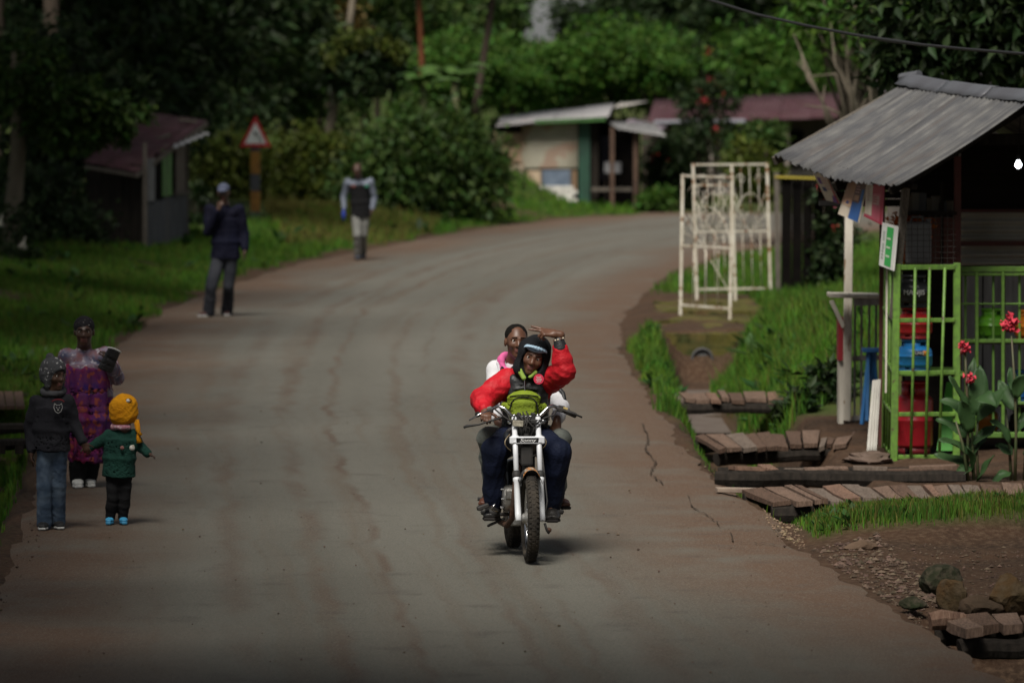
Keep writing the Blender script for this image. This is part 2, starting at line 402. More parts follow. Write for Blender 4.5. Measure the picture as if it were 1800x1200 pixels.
# cracks along the road edge, thin ribbons just above the asphalt
def crack(pts, w0, seed):
    r = random.Random(seed); P = []
    for (ax, ay), (bx, by) in zip(pts, pts[1:]):
        for t in np.linspace(0, 1, 9)[:-1]: P.append(gp(ax + (bx - ax) * t + r.uniform(-2.5, 2.5), ay + (by - ay) * t + r.uniform(-1.5, 1.5), .0215))
    mb = MB(); vs = []
    for p in P: ww = w0 * r.choice([.05, .3, .5, .8, 1.0]); vs += [(p.x - ww, p.y, p.z), (p.x + ww, p.y, p.z)]
    mb.add(vs, [(2 * k, 2 * k + 1, 2 * k + 3, 2 * k + 2) for k in range(len(P) - 1)])
    tag(mb.build('road_crack', mat('crack_soil', (.042, .030, .021), .95)), kind='structure')
crack([(1128, 742), (1140, 770), (1135, 790), (1152, 812), (1143, 832), (1168, 850)], .008, 1)
crack([(1208, 866), (1216, 890), (1245, 905), (1262, 920), (1282, 935), (1290, 952)], .009, 2)
crack([(1292, 952), (1330, 953), (1372, 956), (1440, 960)], .006, 3)

# shallow water lying in the ditch under the pipe
mb = MB(); mb.grid([[Vector((np.interp(d, DITCH_D, DITCH_X) + s * .2, d, -.575)) for s in (-1, -.3, .3, 1)] for d in np.linspace(62.5, 71, 10)])
tag(mb.build('ditch_water', mat('muddy_water', (.085, .06, .045), .55, var=(.12, .095, .075), vscale=3, bump=.15, bscale=9)), kind='structure')

# grass blades (nobody could count them)
def in_poly(px, py, poly):
    c = np.zeros(len(px), bool); m = len(poly)
    for k in range(m):
        x1, y1 = poly[k]; x2, y2 = poly[(k + 1) % m]
        cond = ((y1 > py) != (y2 > py)) & (px < (x2 - x1) * (py - y1) / (y2 - y1 + 1e-9) + x1); c ^= cond
    return c
def grass(name, poly, n, hmin, hmax, wd, matl, seed, lean=.45, off=0.0):
    r = np.random.default_rng(seed); P = np.array(poly); lo, hi = P.min(0), P.max(0)
    px, py = r.uniform(lo[0], hi[0], n), r.uniform(lo[1], hi[1], n); k = in_poly(px, py, poly); px, py = px[k], py[k]
    v = (600 - py) / F; tt = -CAMZ / (-math.sin(PITCH) + v * math.cos(PITCH)); x = (px - 900) / F * tt; d = tt * (math.cos(PITCH) + v * math.sin(PITCH))
    k = r.uniform(0, 1, len(x)) < grassy(x, d) - .08; x, d = x[k], d[k]; m = len(x)
    if m == 0: return
    z = height(x, d); cl = .55 + .6 * np.clip(fbm(x, d, 3.1, 31) + .3, 0, 1.2)
    h = r.uniform(hmin, hmax, m) * cl; a = r.uniform(0, 2 * PI, m); ln = r.uniform(.1, lean, m) * h; b2 = r.uniform(-.6, .6, m); w_ = wd * r.uniform(.6, 1.3, m)
    dx, dy = np.cos(a) * ln, np.sin(a) * ln
    base = np.stack([x, d, z - .02], 1); sx = np.stack([np.cos(b2), np.sin(b2), 0 * b2], 1) * w_[:, None] * .5
    mid = base + np.stack([dx * .35, dy * .35, h * .6 + .02], 1); tip = base + np.stack([dx, dy, h * .97 + .02], 1)
    V = np.stack([base - sx, base + sx, mid + sx * .75, tip, mid - sx * .75], 1).reshape(-1, 3); o = np.arange(m)[:, None] * 5
    tri = np.concatenate([o + [0, 1, 2], o + [0, 2, 4], o + [4, 2, 3]], 0)
    tag(link(name, np_mesh(name, V, tri, matl)), kind='stuff')
G1 = mat('grass_blade', (.06, .165, .012), .7, var=(.08, .135, .016), vscale=.9, var2=(.036, .10, .012), v2scale=2.3, island=.5, transl=.35, spec=.2)
G2 = mat('dry_grass_blade', (.105, .10, .024), .75, island=.45, transl=.3, spec=.2)
grass('grass', [(1085, 540), (1235, 560), (1235, 720), (1120, 720), (1080, 620)], 34000, .05, .2, .013, G1, 1)
grass('grass', [(1230, 520), (1560, 480), (1560, 700), (1290, 745), (1230, 700)], 90000, .08, .32, .014, G1, 2)
grass('grass', [(1130, 520), (1180, 465), (1560, 425), (1560, 545), (1150, 555)], 36000, .05, .2, .018, G1, 3)
grass('grass', [(1390, 890), (1900, 850), (1900, 985), (1400, 975)], 60000, .025, .11, .007, G1, 4)
grass('grass', [(1190, 740), (1420, 730), (1420, 960), (1380, 960), (1260, 850)], 26000, .03, .11, .008, G1, 5)
grass('grass', [(1620, 1085), (1900, 1200), (1900, 1300), (1760, 1240)], 16000, .04, .13, .006, G1, 6)
grass('grass', [(0, 430), (320, 430), (430, 490), (290, 570), (215, 620), (120, 720), (-60, 760), (-60, 430)], 120000, .07, .2, .012, G1, 7)
grass('grass', [(330, 440), (560, 400), (900, 372), (960, 385), (780, 425), (640, 450), (420, 500), (320, 520)], 60000, .06, .22, .022, G1, 8)
grass('dry_grass', [(1230, 540), (1480, 560), (1560, 700), (1290, 745), (1230, 700)], 5000, .12, .34, .011, G2, 14)
grass('dry_grass', [(1390, 890), (1900, 850), (1900, 985), (1400, 975)], 9000, .04, .15, .007, G2, 15)
grass('dry_grass', [(0, 430), (320, 430), (430, 490), (290, 570), (120, 720), (-60, 760)], 12000, .1, .22, .012, G2, 16)
grass('dry_grass', [(460, 395), (780, 395), (740, 430), (500, 445)], 9000, .1, .3, .022, G2, 9)
grass('grass', [(-60, 690), (90, 690), (60, 900), (20, 1000), (-60, 1000)], 30000, .05, .18, .008, G1, 10)
grass('grass', [(860, 345), (1100, 352), (1190, 376), (900, 384)], 9000, .06, .25, .03, G1, 12)

# loose stones and litter at the road edge
def scatter(name, poly, n, s0, s1, matl, seed, flat=.6):
    r = np.random.default_rng(seed); P = np.array(poly); lo, hi = P.min(0), P.max(0)
    px, py = r.uniform(lo[0], hi[0], n), r.uniform(lo[1], hi[1], n); k = in_poly(px, py, poly); px, py = px[k], py[k]
    v = (600 - py) / F; tt = -CAMZ / (-math.sin(PITCH) + v * math.cos(PITCH)); x = (px - 900) / F * tt; d = tt * math.cos(PITCH); z = height(x, d); m = len(x)
    z = np.where((x > xl(d)) & (x < xr(d)), .012, z)
    dirs = np.array([(1, 0, 0), (0, 1, 0), (-1, 0, 0), (0, -1, 0), (0, 0, 1), (0, 0, -1)], float)
    s = s0 * (s1 / s0) ** (r.uniform(0, 1, m) ** 2); rr = r.uniform(.6, 1.25, (m, 6, 1)); a = r.uniform(0, 2 * PI, m); c, sn = np.cos(a)[:, None], np.sin(a)[:, None]
    L = dirs[None] * rr * s[:, None, None]; L[:, :, 2] *= flat
    Lx = L[:, :, 0] * c - L[:, :, 1] * sn; Ly = L[:, :, 0] * sn + L[:, :, 1] * c
    V = np.stack([Lx + x[:, None], Ly + d[:, None], L[:, :, 2] + z[:, None] + s[:, None] * .2], -1).reshape(-1, 3); o = np.arange(m)[:, None] * 6
    T = np.concatenate([o + np.array(f) for f in ((0, 1, 4), (1, 2, 4), (2, 3, 4), (3, 0, 4), (1, 0, 5), (2, 1, 5), (3, 2, 5), (0, 3, 5))], 0)
    tag(link(name, np_mesh(name, V, T, matl, smooth=False)), kind='stuff')
ST = mat('loose_stone', (.10, .072, .052), .9, island=.5, bump=.3, bscale=60)
scatter('gravel', [(1425, 962), (1560, 955), (1600, 1000), (1680, 1080), (1600, 1078), (1500, 1015)], 2600, .008, .035, ST, 3)
scatter('gravel', [(1500, 960), (1800, 965), (1800, 1080), (1650, 1060)], 900, .006, .022, ST, 4)
scatter('gravel', [(1130, 640), (1260, 800), (1400, 950), (1430, 975), (1380, 965), (1180, 790)], 700, .006, .022, ST, 5)
scatter('gravel', [(1330, 890), (1400, 905), (1420, 960), (1370, 950)], 600, .006, .02, mat('dry_litter', (.19, .14, .09), .9, island=.4), 6)
scatter('gravel', [(-20, 960), (60, 920), (120, 740), (140, 740), (90, 930), (0, 1080)], 500, .006, .025, ST, 7)
scatter('gravel', [(300, 700), (1150, 700), (1350, 1000), (1500, 1200), (100, 1200), (150, 900)], 260, .005, .014, ST, 8)

# broad leaved weeds scattered through the verges
def weeds(poly, n, seed, s0, s1):
    r = np.random.default_rng(seed); P = np.array(poly); lo, hi = P.min(0), P.max(0); px, py = r.uniform(lo[0], hi[0], n), r.uniform(lo[1], hi[1], n); k = in_poly(px, py, poly); Vs, Ts, o = [], [], 0
    for x_, y_ in zip(px[k], py[k]):
        p = gp(x_, y_); z = float(height(np.array(p.x), np.array(p.y))); m = r.integers(6, 15); s = r.uniform(s0, s1)
        if float(grassy(np.array(p.x), np.array(p.y))) < .3: continue
        for i in range(m):
            a = r.uniform(0, 2 * PI); e = r.uniform(.15, 1.1); L = s * r.uniform(.6, 1.2); d_ = np.array([math.cos(a) * math.cos(e), math.sin(a) * math.cos(e), math.sin(e)]); sd = np.array([-math.sin(a), math.cos(a), 0]) * L * .22; b = np.array([p.x, p.y, z]) + d_ * L * .1
            Vs += [b, b + d_ * L * .5 + sd, b + d_ * L - np.array([0, 0, L * .15]), b + d_ * L * .5 - sd]; Ts += [(o, o + 1, o + 2), (o, o + 2, o + 3)]; o += 4
    if Vs: tag(link('weeds', np_mesh('weeds', Vs, Ts, mat('weed_leaf', (.03, .075, .018), .6, island=.5, transl=.3, spec=.25))), kind='stuff')
weeds([(1230, 540), (1480, 560), (1560, 700), (1290, 745), (1230, 700)], 160, 1, .12, .34); weeds([(1085, 560), (1225, 580), (1235, 720), (1120, 720)], 60, 2, .08, .2); weeds([(1390, 900), (1900, 870), (1900, 970), (1400, 965)], 120, 3, .05, .13)
weeds([(0, 430), (320, 430), (430, 490), (290, 570), (120, 720), (-60, 760)], 170, 4, .1, .3); weeds([(330, 440), (560, 400), (900, 372), (780, 420), (420, 500)], 80, 5, .15, .4); weeds([(1190, 740), (1300, 860), (1420, 960), (1380, 960), (1260, 860), (1190, 780)], 70, 6, .05, .12)
# ---------------------------------------------------------------- trees, hedges, shrubs
def leaves(name, blobs, n, ll, lw, seed, clumps=90, sig=.16, shell=.62, droop=.25, flat=.35):
    """n leaf-sized faces gathered in clumps through the volume of ellipsoid blobs [(x,y,z,rx,ry,rz), ...]"""
    r = np.random.default_rng(seed); B = np.array(blobs, float); vol = np.prod(B[:, 3:], 1) ** .6; vol /= vol.sum()
    bi = r.choice(len(B), clumps, p=vol); u = r.normal(size=(clumps, 3)); u /= np.linalg.norm(u, axis=1, keepdims=True)
    cr = r.uniform(shell, 1.05, clumps)[:, None]; C = B[bi, :3] + u * B[bi, 3:] * cr; R = B[bi, 3:].mean(1)
    ci = r.integers(0, clumps, n); cs = sig * R[ci] * r.uniform(.6, 1.5, clumps)[ci]
    P = C[ci] + r.normal(size=(n, 3)) * cs[:, None]
    out = u[ci] + r.normal(size=(n, 3)) * .75; out[:, 2] -= droop; out /= np.linalg.norm(out, axis=1, keepdims=True)
    up = r.normal(size=(n, 3)) * .6 + u[ci] * .5 + np.array([0, 0, .75]); side = np.cross(out, up); side /= np.maximum(np.linalg.norm(side, axis=1, keepdims=True), 1e-6)
    nn = np.cross(side, out); s = r.uniform(.6, 1.35, (n, 1))
    L = ll * s; W_ = lw * s * .5
    V = np.stack([P, P + out * L * .45 + side * W_ + nn * W_ * flat, P + out * L - nn * L * .12, P + out * L * .45 - side * W_ + nn * W_ * flat], 1).reshape(-1, 3)
    o = np.arange(n)[:, None] * 4
    return V, np.concatenate([o + [0, 1, 2], o + [0, 2, 3]], 0)
def leaf_mesh(name, matl, *a, **k):
    V, T = leaves(name, *a, **k); return np_mesh(name, V, T, matl)
LG = {  # foliage colours by species
    'dark': mat('leaf_dark', (.018, .036, .010), .6, island=.55, transl=.25, spec=.25),
    'mid': mat('leaf_mid', (.037, .075, .014), .6, island=.55, transl=.3, spec=.25),
    'bright': mat('leaf_bright', (.048, .115, .014), .6, island=.5, transl=.32, spec=.25),
    'yellow': mat('leaf_yellow', (.062, .085, .011), .6, island=.5, transl=.3, spec=.25),
    'rust': mat('leaf_rust', (.085, .06, .012), .6, island=.5, transl=.3, spec=.25),
    'red': mat('petal_red', (.35, .03, .03), .6, island=.4, transl=.25), 'white': mat('petal_white', (.6, .58, .5), .6, island=.2, transl=.3)}
BARK = mat('bark', (.042, .032, .025), .95, var=(.065, .05, .038), vscale=5, bump=.8, bscale=18, stretch=(1, 1, .3))
BARKP = mat('bark_pale', (.17, .145, .11), .95, var=(.09, .075, .055), vscale=4, bump=.8, bscale=16, stretch=(1, 1, .3))
def trunk_mb(h, r, seed, limbs=6, lean=(0, 0), spread=1.0, r_top=.35, start=.45):
    q = random.Random(seed); mb = MB(); mb.smooth = True
    pts = [Vector((lean[0] * t + q.uniform(-.06, .06) * h * .25 * (t > 0), lean[1] * t + q.uniform(-.06, .06) * h * .25 * (t > 0), h * t)) for t in (0, .2, .4, .6, .8, 1)]
    pts[0].z = -.3; mb.tube(pts, [r * 1.25, r, r * .9, r * .78, r * .6, r * r_top], 9)
    for k in range(limbs):
        t = q.uniform(start, .95); i = min(4, int(t * 5)); b = pts[i].lerp(pts[i + 1], t * 5 - i); a = q.uniform(0, 2 * PI); L = h * q.uniform(.22, .42) * spread
        e = b + Vector((math.cos(a) * L, math.sin(a) * L, L * q.uniform(.4, 1.0)))
        mb.tube([b, b.lerp(e, .5) + Vector((0, 0, -.06 * L)), e], [r * .42, r * .27, r * .1], 6)
    return mb
def crown_blobs(cx, cy, cz, R, Hh, n, seed):
    q = random.Random(seed); o = [(cx, cy, cz, R * .62, R * .62, Hh * .55)]
    for k in range(n):
        a = 2 * PI * k / n + q.uniform(-.4, .4); rr = R * q.uniform(.35, .68); z = cz + Hh * q.uniform(-.55, .6)
        s = R * q.uniform(.3, .5); o.append((cx + rr * math.cos(a), cy + rr * math.sin(a), z, s, s, s * q.uniform(.6, .9)))
    return o
CROWN = {}
for i, (nm, col, R, Hh, n, ll, lw, sd) in enumerate([
        ('broad', 'dark', 2.6, 2.6, 8500, .26, .12, 1), ('loose', 'mid', 2.3, 2.8, 6500, .28, .12, 2), ('tall', 'dark', 1.9, 3.6, 8000, .24, .11, 3),
        ('light', 'bright', 2.2, 2.2, 6500, .27, .13, 4), ('rusty', 'rust', 1.7, 1.9, 4500, .24, .1, 5)]):
    CROWN[nm] = (leaf_mesh('crown', LG[col], crown_blobs(0, 0, 0, R, Hh, 9, sd), n, ll, lw, sd, clumps=150, sig=.22), trunk_mb(1, .05, sd))
TR = {nm: v[1].build('trunk', BARK) for nm, v in CROWN.items()}
for t_ in TR.values(): COL.objects.unlink(t_)
TRUNKME = {nm: t_.data for nm, t_ in TR.items()}
def tree(x, d, kind, th, cs, label, rz=0, group=None, csz=None, bark=None):
    """a tree: trunk th metres tall and a crown of one of the kinds scaled by cs"""
    z = float(height(np.array(float(x)), np.array(float(d)))); t = thing('tree', label, 'tree', (x, d, z), rz, group)
    k = link('trunk', TRUNKME[kind], t); k.scale = (1.6 + th * .16, 1.6 + th * .16, th)
    c = link('crown', CROWN[kind][0], t); c.location = (0, 0, th); c.scale = (cs, cs, csz or cs); return t
def px_tree(px, py, d, kind, cs, label, rz=0, csz=None, group=None):
    """crown centre seen at pixel px, py at depth d"""
    p = at(px, py, d); z = float(height(np.array(p.x), np.array(p.y))); return tree(p.x, p.y, kind, max(.8, p.z - z), cs, label, rz, group, csz)
# the wood on the hill behind the bend
gB = 'trees of the wood behind the bend'
FAR = 'dark leafy tree of the wood closing the view behind the roadside buildings'
q = random.Random(11)
LM = ['over the bare trunk at the picture edge', 'between the bare trunk and the plank shed', 'over the shady end of the plank shed', 'over the middle of the maroon shed roof', 'over the high end of the maroon shed roof', 'just past the high end of the plank shed', 'short of the triangular sign', 'straight above the triangular sign', 'just past the triangular sign', 'over the yellowish green hedge', 'over the small round crowned tree', 'over the banana plants', 'over the huge bush', 'at the edge of the sky gap', '', '', 'past the sky gap', 'over the long maroon roof', 'over the straggling red flowered shrub', 'over the white gates', 'over the wicket of the white gates', 'short of the many stemmed tree', 'behind the many stemmed tree', 'over the kiosk ridge end', 'over the kiosk ridge', 'over the ridge at the picture edge']
for k in range(26):
    px = 20 + k * 72 + q.uniform(-25, 25)
    if abs(px - 972) < 290: continue
    px_tree(px, q.uniform(-40, 40), q.uniform(195, 240), q.choice(['broad', 'tall', 'loose', 'tall']), q.uniform(1.0, 1.5), 'dark tree of the far wood ' + (LM[k] or 'beside the sky gap, number %s' % 'one two'.split()[k % 2]), q.uniform(0, 6), csz=q.uniform(1.1, 1.8), group=gB)
for k, (px, py, d, kd, cs) in enumerate([(690, 20, 168, 'loose', 1.0), (790, 60, 172, 'loose', 1.1), (842, 110, 175, 'broad', .75), (560, 60, 165, 'rusty', 1.1), (520, 10, 160, 'rusty', 1.0), (640, -30, 170, 'rusty', 1.2),
        (1075, 85, 178, 'broad', .8), (1140, 40, 182, 'tall', 1.1), (1230, 60, 180, 'broad', 1.2), (1310, 40, 176, 'tall', 1.2), (1400, 60, 172, 'broad', 1.2), (825, 30, 190, 'loose', .8), (1000, 175, 186, 'broad', .62), (815, -20, 185, 'tall', .9)]):
    px_tree(px, py, d, kd, cs, ['mid green loose crowned tree above the top of the huge bush', 'mid green loose crowned tree above the banana plants', 'broad dark tree above the patchwork shed roof', 'yellowish brown tree above the hedge, next to the small round crowned tree',
        'yellowish brown tree above the hedge, next to the road sign', 'yellowish brown tree top high above the small round crowned tree', 'dark tree low under the sky gap', 'broad dark tree above the grey awning of the patchwork shed', 'slender dark tree beside the sky gap above the sheds', 'broad dark tree above the straggling red flowered shrub',
        'slender dark tree above the long maroon roof', 'broad dark tree between the maroon roof and the many stemmed tree', 'thin mid green tree beside the slim grey trunk', 'slender dark tree top above the slim grey trunk', 'extra dark tree'][k], k * 1.3, group='trees above the sheds and hedge')
for k, (px, py, d, cs) in enumerate([(900, 150, 158, .62), (985, 145, 160, .66), (1075, 125, 162, .8), (1150, 130, 160, .62), (1340, 130, 163, .75), (1430, 150, 160, .6), (830, 130, 150, .6), (760, 160, 148, .62)]):
    px_tree(px, py, d, 'light', cs, 'bright green bushy tree ' + ['behind the canvas end of the patchwork shed', 'behind the middle of the patchwork shed roof', 'behind the light tin end of the patchwork shed', 'behind the grey awning of the patchwork shed', 'behind the long maroon roof', 'behind the end of the maroon roof by the kiosk', 'beside the slim grey trunk', 'beside the banana plants'][k], k * 2.1, group='bright green trees behind the sheds')
# dark trees on the near side of the left shed
for k, (px, py, d, kd, cs, lab) in enumerate([
        (60, 60, 118, 'broad', 1.25, 'dark broad tree behind the plank shed, nearest the picture edge'), (190, 90, 122, 'broad', 1.1, 'dark broad tree rising straight behind the maroon shed roof'), (310, 40, 125, 'tall', 1.2, 'tall dark tree between the plank shed roof and the triangular sign'),
        (420, 90, 140, 'broad', 1.1, 'dark tree right above the triangular road sign'), (500, 120, 146, 'loose', .9, 'green tree behind the yellowish hedge near the sign'), (70, 210, 104, 'broad', .8, 'dark bushy tree crowding the shady side of the plank shed'), (400, 190, 150, 'tall', .75, 'dark young tree behind the hedge under the road sign level')]):
    px_tree(px, py, d, kd, cs, lab, k * 1.7)
# tree whose trunk stands at the picture edge, its leafy bough over the shed roof
b = gp(16, 490); t = thing('tree', 'tree with a bare straight trunk and a leafy bough hanging over the plank shed roof', 'tree', b)
mb = MB(); mb.smooth = True; mb.tube([b + Vector((0, 0, -.3)), at(22, 380, b.y), at(32, 255, b.y), at(30, 90, b.y)], [.17, .15, .13, .11], 9); mb.build('trunk', BARKP, t)
mb = MB(); mb.smooth = True; mb.tube([at(32, 240, b.y), at(120, 200, b.y), at(220, 195, b.y - .3)], [.08, .05, .02], 6); mb.build('bough', BARK, t)
bl = []
for px, py, rr in [(60, 170, .5), (120, 185, .45), (175, 200, .42), (225, 195, .3), (90, 230, .4), (30, 120, .6), (150, 240, .3), (200, 235, .25)]: p = at(px, py, b.y - .2) - b; bl.append((p.x, p.y, p.z, rr, rr, rr * .7))
link('crown', leaf_mesh('crown', LG['mid'], bl, 5200, .17, .07, 31, clumps=130, sig=.25), t)

def shrub(name, label, cat, px0, px1, pyt, pyb, d, col, n, ll, lw, seed, depth=1.0, group=None, nb=9, stems=True, clumps=160, sig=.3, boxy=False):
    """a bush or hedge filling the pixel box at depth d"""
    a, c = at(px0, pyb, d), at(px1, pyt, d); base = Vector(((a.x + c.x) / 2, d, a.z)); wd, hh = c.x - a.x, c.z - a.z; t = thing(name, label, cat, base, 0, group)
    q = random.Random(seed); bl = []
    for k in range(nb):
        s = min(wd, hh) * q.uniform(.24, .38)
        if boxy: x = -wd / 2 + wd * (k + .5) / nb; bl += [(x, q.uniform(-.2, .2) * depth, hh * z_, wd / nb * .8, depth * .45, hh * .2) for z_ in (.2, .5, .8)]
        else:
            fx = q.uniform(-1, 1); x = fx * (wd / 2 - s * .8); z = s * .7 + (hh - s * 1.6) * q.uniform(0, 1) * (1 - .35 * fx * fx); bl.append((x, q.uniform(-.4, .4) * depth, z, s, s * depth, s * .85))
    link('foliage', leaf_mesh('foliage', LG[col], bl, n, ll, lw, seed, clumps=clumps, sig=sig), t)
    if stems:
        mb = MB(); mb.smooth = True
        for k in range(6): x = q.uniform(-.35, .35) * wd; mb.tube([base + Vector((x, 0, -.2)), base + Vector((x * 1.15, q.uniform(-.2, .2), hh * .4)), base + Vector((x * 1.4, q.uniform(-.3, .3), hh * .75))], [.04, .03, .012], 6)
        mb.build('stem', BARK, t)
    return t
shrub('hedge', 'long yellowish green hedge behind the road sign and the walking man', 'hedge', 345, 640, 242, 388, 131, 'yellow', 16000, .16, .08, 41, 1.2, nb=12, clumps=420, sig=.42, boxy=True)
shrub('bush', 'huge dense dark green bush at the inside of the bend beside the patchwork shed', 'bush', 605, 880, 185, 400, 126.5, 'mid', 22000, .19, .09, 42, 1.1, nb=15, clumps=420, sig=.3)
shrub('bush', 'yellow leaved shrub squeezed between the huge bush and the patchwork shed', 'bush', 850, 884, 215, 330, 128.5, 'yellow', 1500, .15, .07, 43, .8, nb=5, clumps=50)
shrub('bush', 'dark undergrowth beside the plank shed under the overhanging tree', 'bush', -30, 165, 290, 470, 98, 'dark', 9000, .15, .07, 44, 1.2, nb=10)
shrub('bush', 'dark bush hiding the back corner of the plank shed', 'bush', 325, 365, 290, 420, 112, 'dark', 2600, .15, .07, 45, .8, nb=6)
shrub('bush', 'green shrub with yellow leaves behind the white gates', 'bush', 1285, 1372, 238, 340, 112, 'yellow', 3400, .15, .07, 46, .9, nb=7)
shrub('bush', 'bright green shrub above the yellow one behind the white gates', 'bush', 1290, 1400, 215, 290, 114, 'mid', 3400, .15, .07, 47, .9, nb=7)
shrub('bush', 'dark green garden shrub in front of the long maroon roofed building', 'bush', 1140, 1240, 230, 350, 141, 'dark', 3200, .17, .08, 48, .9, nb=7)
shrub('grass_clump', 'low green verge plants at the foot of the long building across the bend', 'plant', 1120, 1200, 325, 372, 137, 'bright', 1500, .16, .06, 49, .6, nb=6, stems=False)
for k, (a0, a1, y0, y1, d) in enumerate([(1425, 1490, 640, 715, 57.5), (1380, 1430, 690, 740, 57)]):
    shrub('leafy_plant', ['dark broad leaved plant on the bank just behind the white counter post', 'small leafy weed at the foot of the grass bank'][k], 'plant', a0, a1, y0, y1, d, 'dark', 420, .13, .055, 51 + k, .5, nb=5, stems=False, clumps=50, sig=.5)
# low tree with pale leaning trunk and a round crown by the hedge
b = gp(572, 388); b.y = 134; b = at(572, 380, 134); t = thing('tree', 'small tree with a pale leaning trunk and round crown above the hedge', 'tree', b)
mb = MB(); mb.smooth = True; mb.tube([b + Vector((0, 0, -.2)), at(580, 225, 134), at(592, 160, 134), at(612, 60, 134), at(622, -20, 134)], [.13, .12, .11, .09, .07], 9); mb.tube([at(592, 160, 134), at(625, 140, 134), at(665, 105, 134)], [.07, .05, .02], 6); mb.build('trunk', BARKP, t)
bl = []
for px, py, rr in [(600, 110, .55), (640, 100, .6), (680, 100, .5), (630, 140, .5), (665, 135, .45), (590, 85, .4), (690, 75, .35)]: p = at(px, py, 133.5) - b; bl.append((p.x, p.y, p.z, rr, rr, rr * .75))
link('crown', leaf_mesh('crown', LG['dark'], bl, 5000, .2, .08, 61, clumps=120, sig=.28), t)
bl = []
for px, py, rr in [(585, 90, .3), (620, 70, .32), (690, 90, .28), (655, 75, .25)]: p = at(px, py, 133) - b; bl.append((p.x, p.y, p.z, rr, rr, rr * .6))
link('new_shoots', leaf_mesh('new_shoots', LG['yellow'], bl, 900, .18, .07, 62, clumps=40, sig=.3), t)
# bare trunks standing in the greenery
def bare(label, pts, d, r, matl, name='tree'):
    b = at(pts[0][0], pts[0][1], d); t = thing(name, label, 'tree' if name == 'tree' else 'pole', b); mb = MB(); mb.smooth = True
    mb.tube([at(x, y, d) for x, y in pts], [r * (1 - .35 * k / len(pts)) for k in range(len(pts))], 9); mb.build('trunk' if name == 'tree' else 'shaft', matl, t); return t
t = bare('slim grey trunk leaning over the huge bush near the patchwork shed', [(828, 400), (836, 190), (852, 90), (866, 0), (872, -60)], 139, .1, BARK)
p = at(872, -60, 139) - t.location; link('crown', leaf_mesh('crown', LG['dark'], crown_blobs(p.x, p.y, p.z + .8, 1.6, 1.4, 7, 66), 3000, .26, .11, 66, clumps=80, sig=.25), t)
t = bare('straight reddish brown trunk above the banana leaves', [(748, 400), (742, 130), (739, 60), (736, 0), (734, -60)], 141, .085, mat('red_bark', (.16, .055, .025), .85, var=(.11, .04, .02), vscale=4))
p = at(734, -60, 141) - t.location; link('crown', leaf_mesh('crown', LG['mid'], crown_blobs(p.x, p.y, p.z + .8, 1.5, 1.4, 7, 67), 3000, .26, .11, 67, clumps=80, sig=.25), t)
# banana plants: each leaf a long arching blade
def banana(px, py, d, seed, label):
    b = at(px, 400, d); t = thing('banana_plant', label, 'plant', b); q = random.Random(seed); c = at(px, py, d)
    mb = MB(); mb.smooth = True; mb.tube([b, b.lerp(c, .6), c], [.16, .13, .08], 9); mb.build('stem', mat('banana_stem', (.09, .10, .03), .7, var=(.06, .05, .025), vscale=3), t)
    for k in range(8):
        a = 2 * PI * k / 8 + q.uniform(-.4, .4); L = q.uniform(.9, 1.3); up = q.uniform(.5, 1.1); P = []
        dx, dy = math.cos(a), math.sin(a)
        for s in np.linspace(0, 1, 7):
            cc = c + Vector((dx * L * s * .8, dy * L * s * .8, up * L * (s - .75 * s * s))); w_ = .17 * math.sin(PI * min(1, .08 + s * .95)) + .01; sd = Vector((-dy, dx, 0))
            P.append([cc - sd * w_ + Vector((0, 0, -.05)), cc, cc + sd * w_ + Vector((0, 0, -.05))])
        mb = MB(); mb.smooth = True; mb.sheet(P, .006); mb.build('leaf', mat('banana_leaf', (.05, .13, .02), .5, var=(.075, .14, .03), vscale=3, transl=.3), t)
banana(742, 150, 137, 71, 'banana plant with broad arching leaves beside the reddish trunk')
banana(800, 140, 138, 72, 'banana plant with broad arching leaves beside the slim grey trunk')
# white trumpet flowers in the dark growth by the shed
t = thing('flowering_shrub', 'drooping white trumpet flowers beside the bare trunk at the picture edge', 'plant', gp(52, 470))
mb = MB(); mb.smooth = True
for px, py in [(42, 425), (2, 385), (0, 460), (545, 172)][:3]:
    p = at(px, py, 90); mb.lathe(p, [(.004, .10), (.014, .02), (.03, -.05), (.075, -.1)], 9, rot=Euler((.5, .3, 0)).to_matrix())
mb.build('blossom', LG['white'], t); p = at(20, 420, 90.4) - t.location
link('foliage', leaf_mesh('foliage', LG['dark'], [(p.x, p.y, p.z, .45, .4, .5), (p.x + .2, p.y, p.z - .5, .4, .4, .3)], 1400, .13, .05, 73, clumps=60, sig=.3), t)
# bougainvillea with red flowers above the sheds
p = at(1240, 345, 139.5); t = thing('flowering_shrub', 'tall straggling shrub with scattered red flowers before the maroon roof', 'shrub', p)
bl = []
for px, py, rr in [(1240, 160, .35), (1225, 200, .35), (1255, 210, .4), (1235, 250, .4), (1270, 175, .3), (1215, 240, .3), (1200, 170, .2)]: c = at(px, py, 139.5) - p; bl.append((c.x, c.y, c.z, rr, rr, rr))
link('foliage', leaf_mesh('foliage', LG['dark'], bl, 2200, .17, .07, 74, clumps=80, sig=.4), t)
bl = [(*(at(px, py, 139.0) - p), .06, .06, .06) for px, py in [(1228, 155), (1252, 140), (1268, 158), (1225, 175), (1245, 93), (1232, 205), (1155, 250), (1148, 278), (1170, 282), (1260, 230), (1240, 178)]]
link('blossom', leaf_mesh('blossom', LG['red'], bl, 70, .08, .06, 75, clumps=34, sig=.6), t)
mb = MB(); mb.smooth = True
for x in (-.2, .05, .3): mb.tube([p + Vector((x * .4, 0, -.2)), p + Vector((x, 0, 1.2)), p + Vector((x * 1.6, .1, 2.4))], [.05, .035, .015], 6)
mb.build('stem', BARK, t)
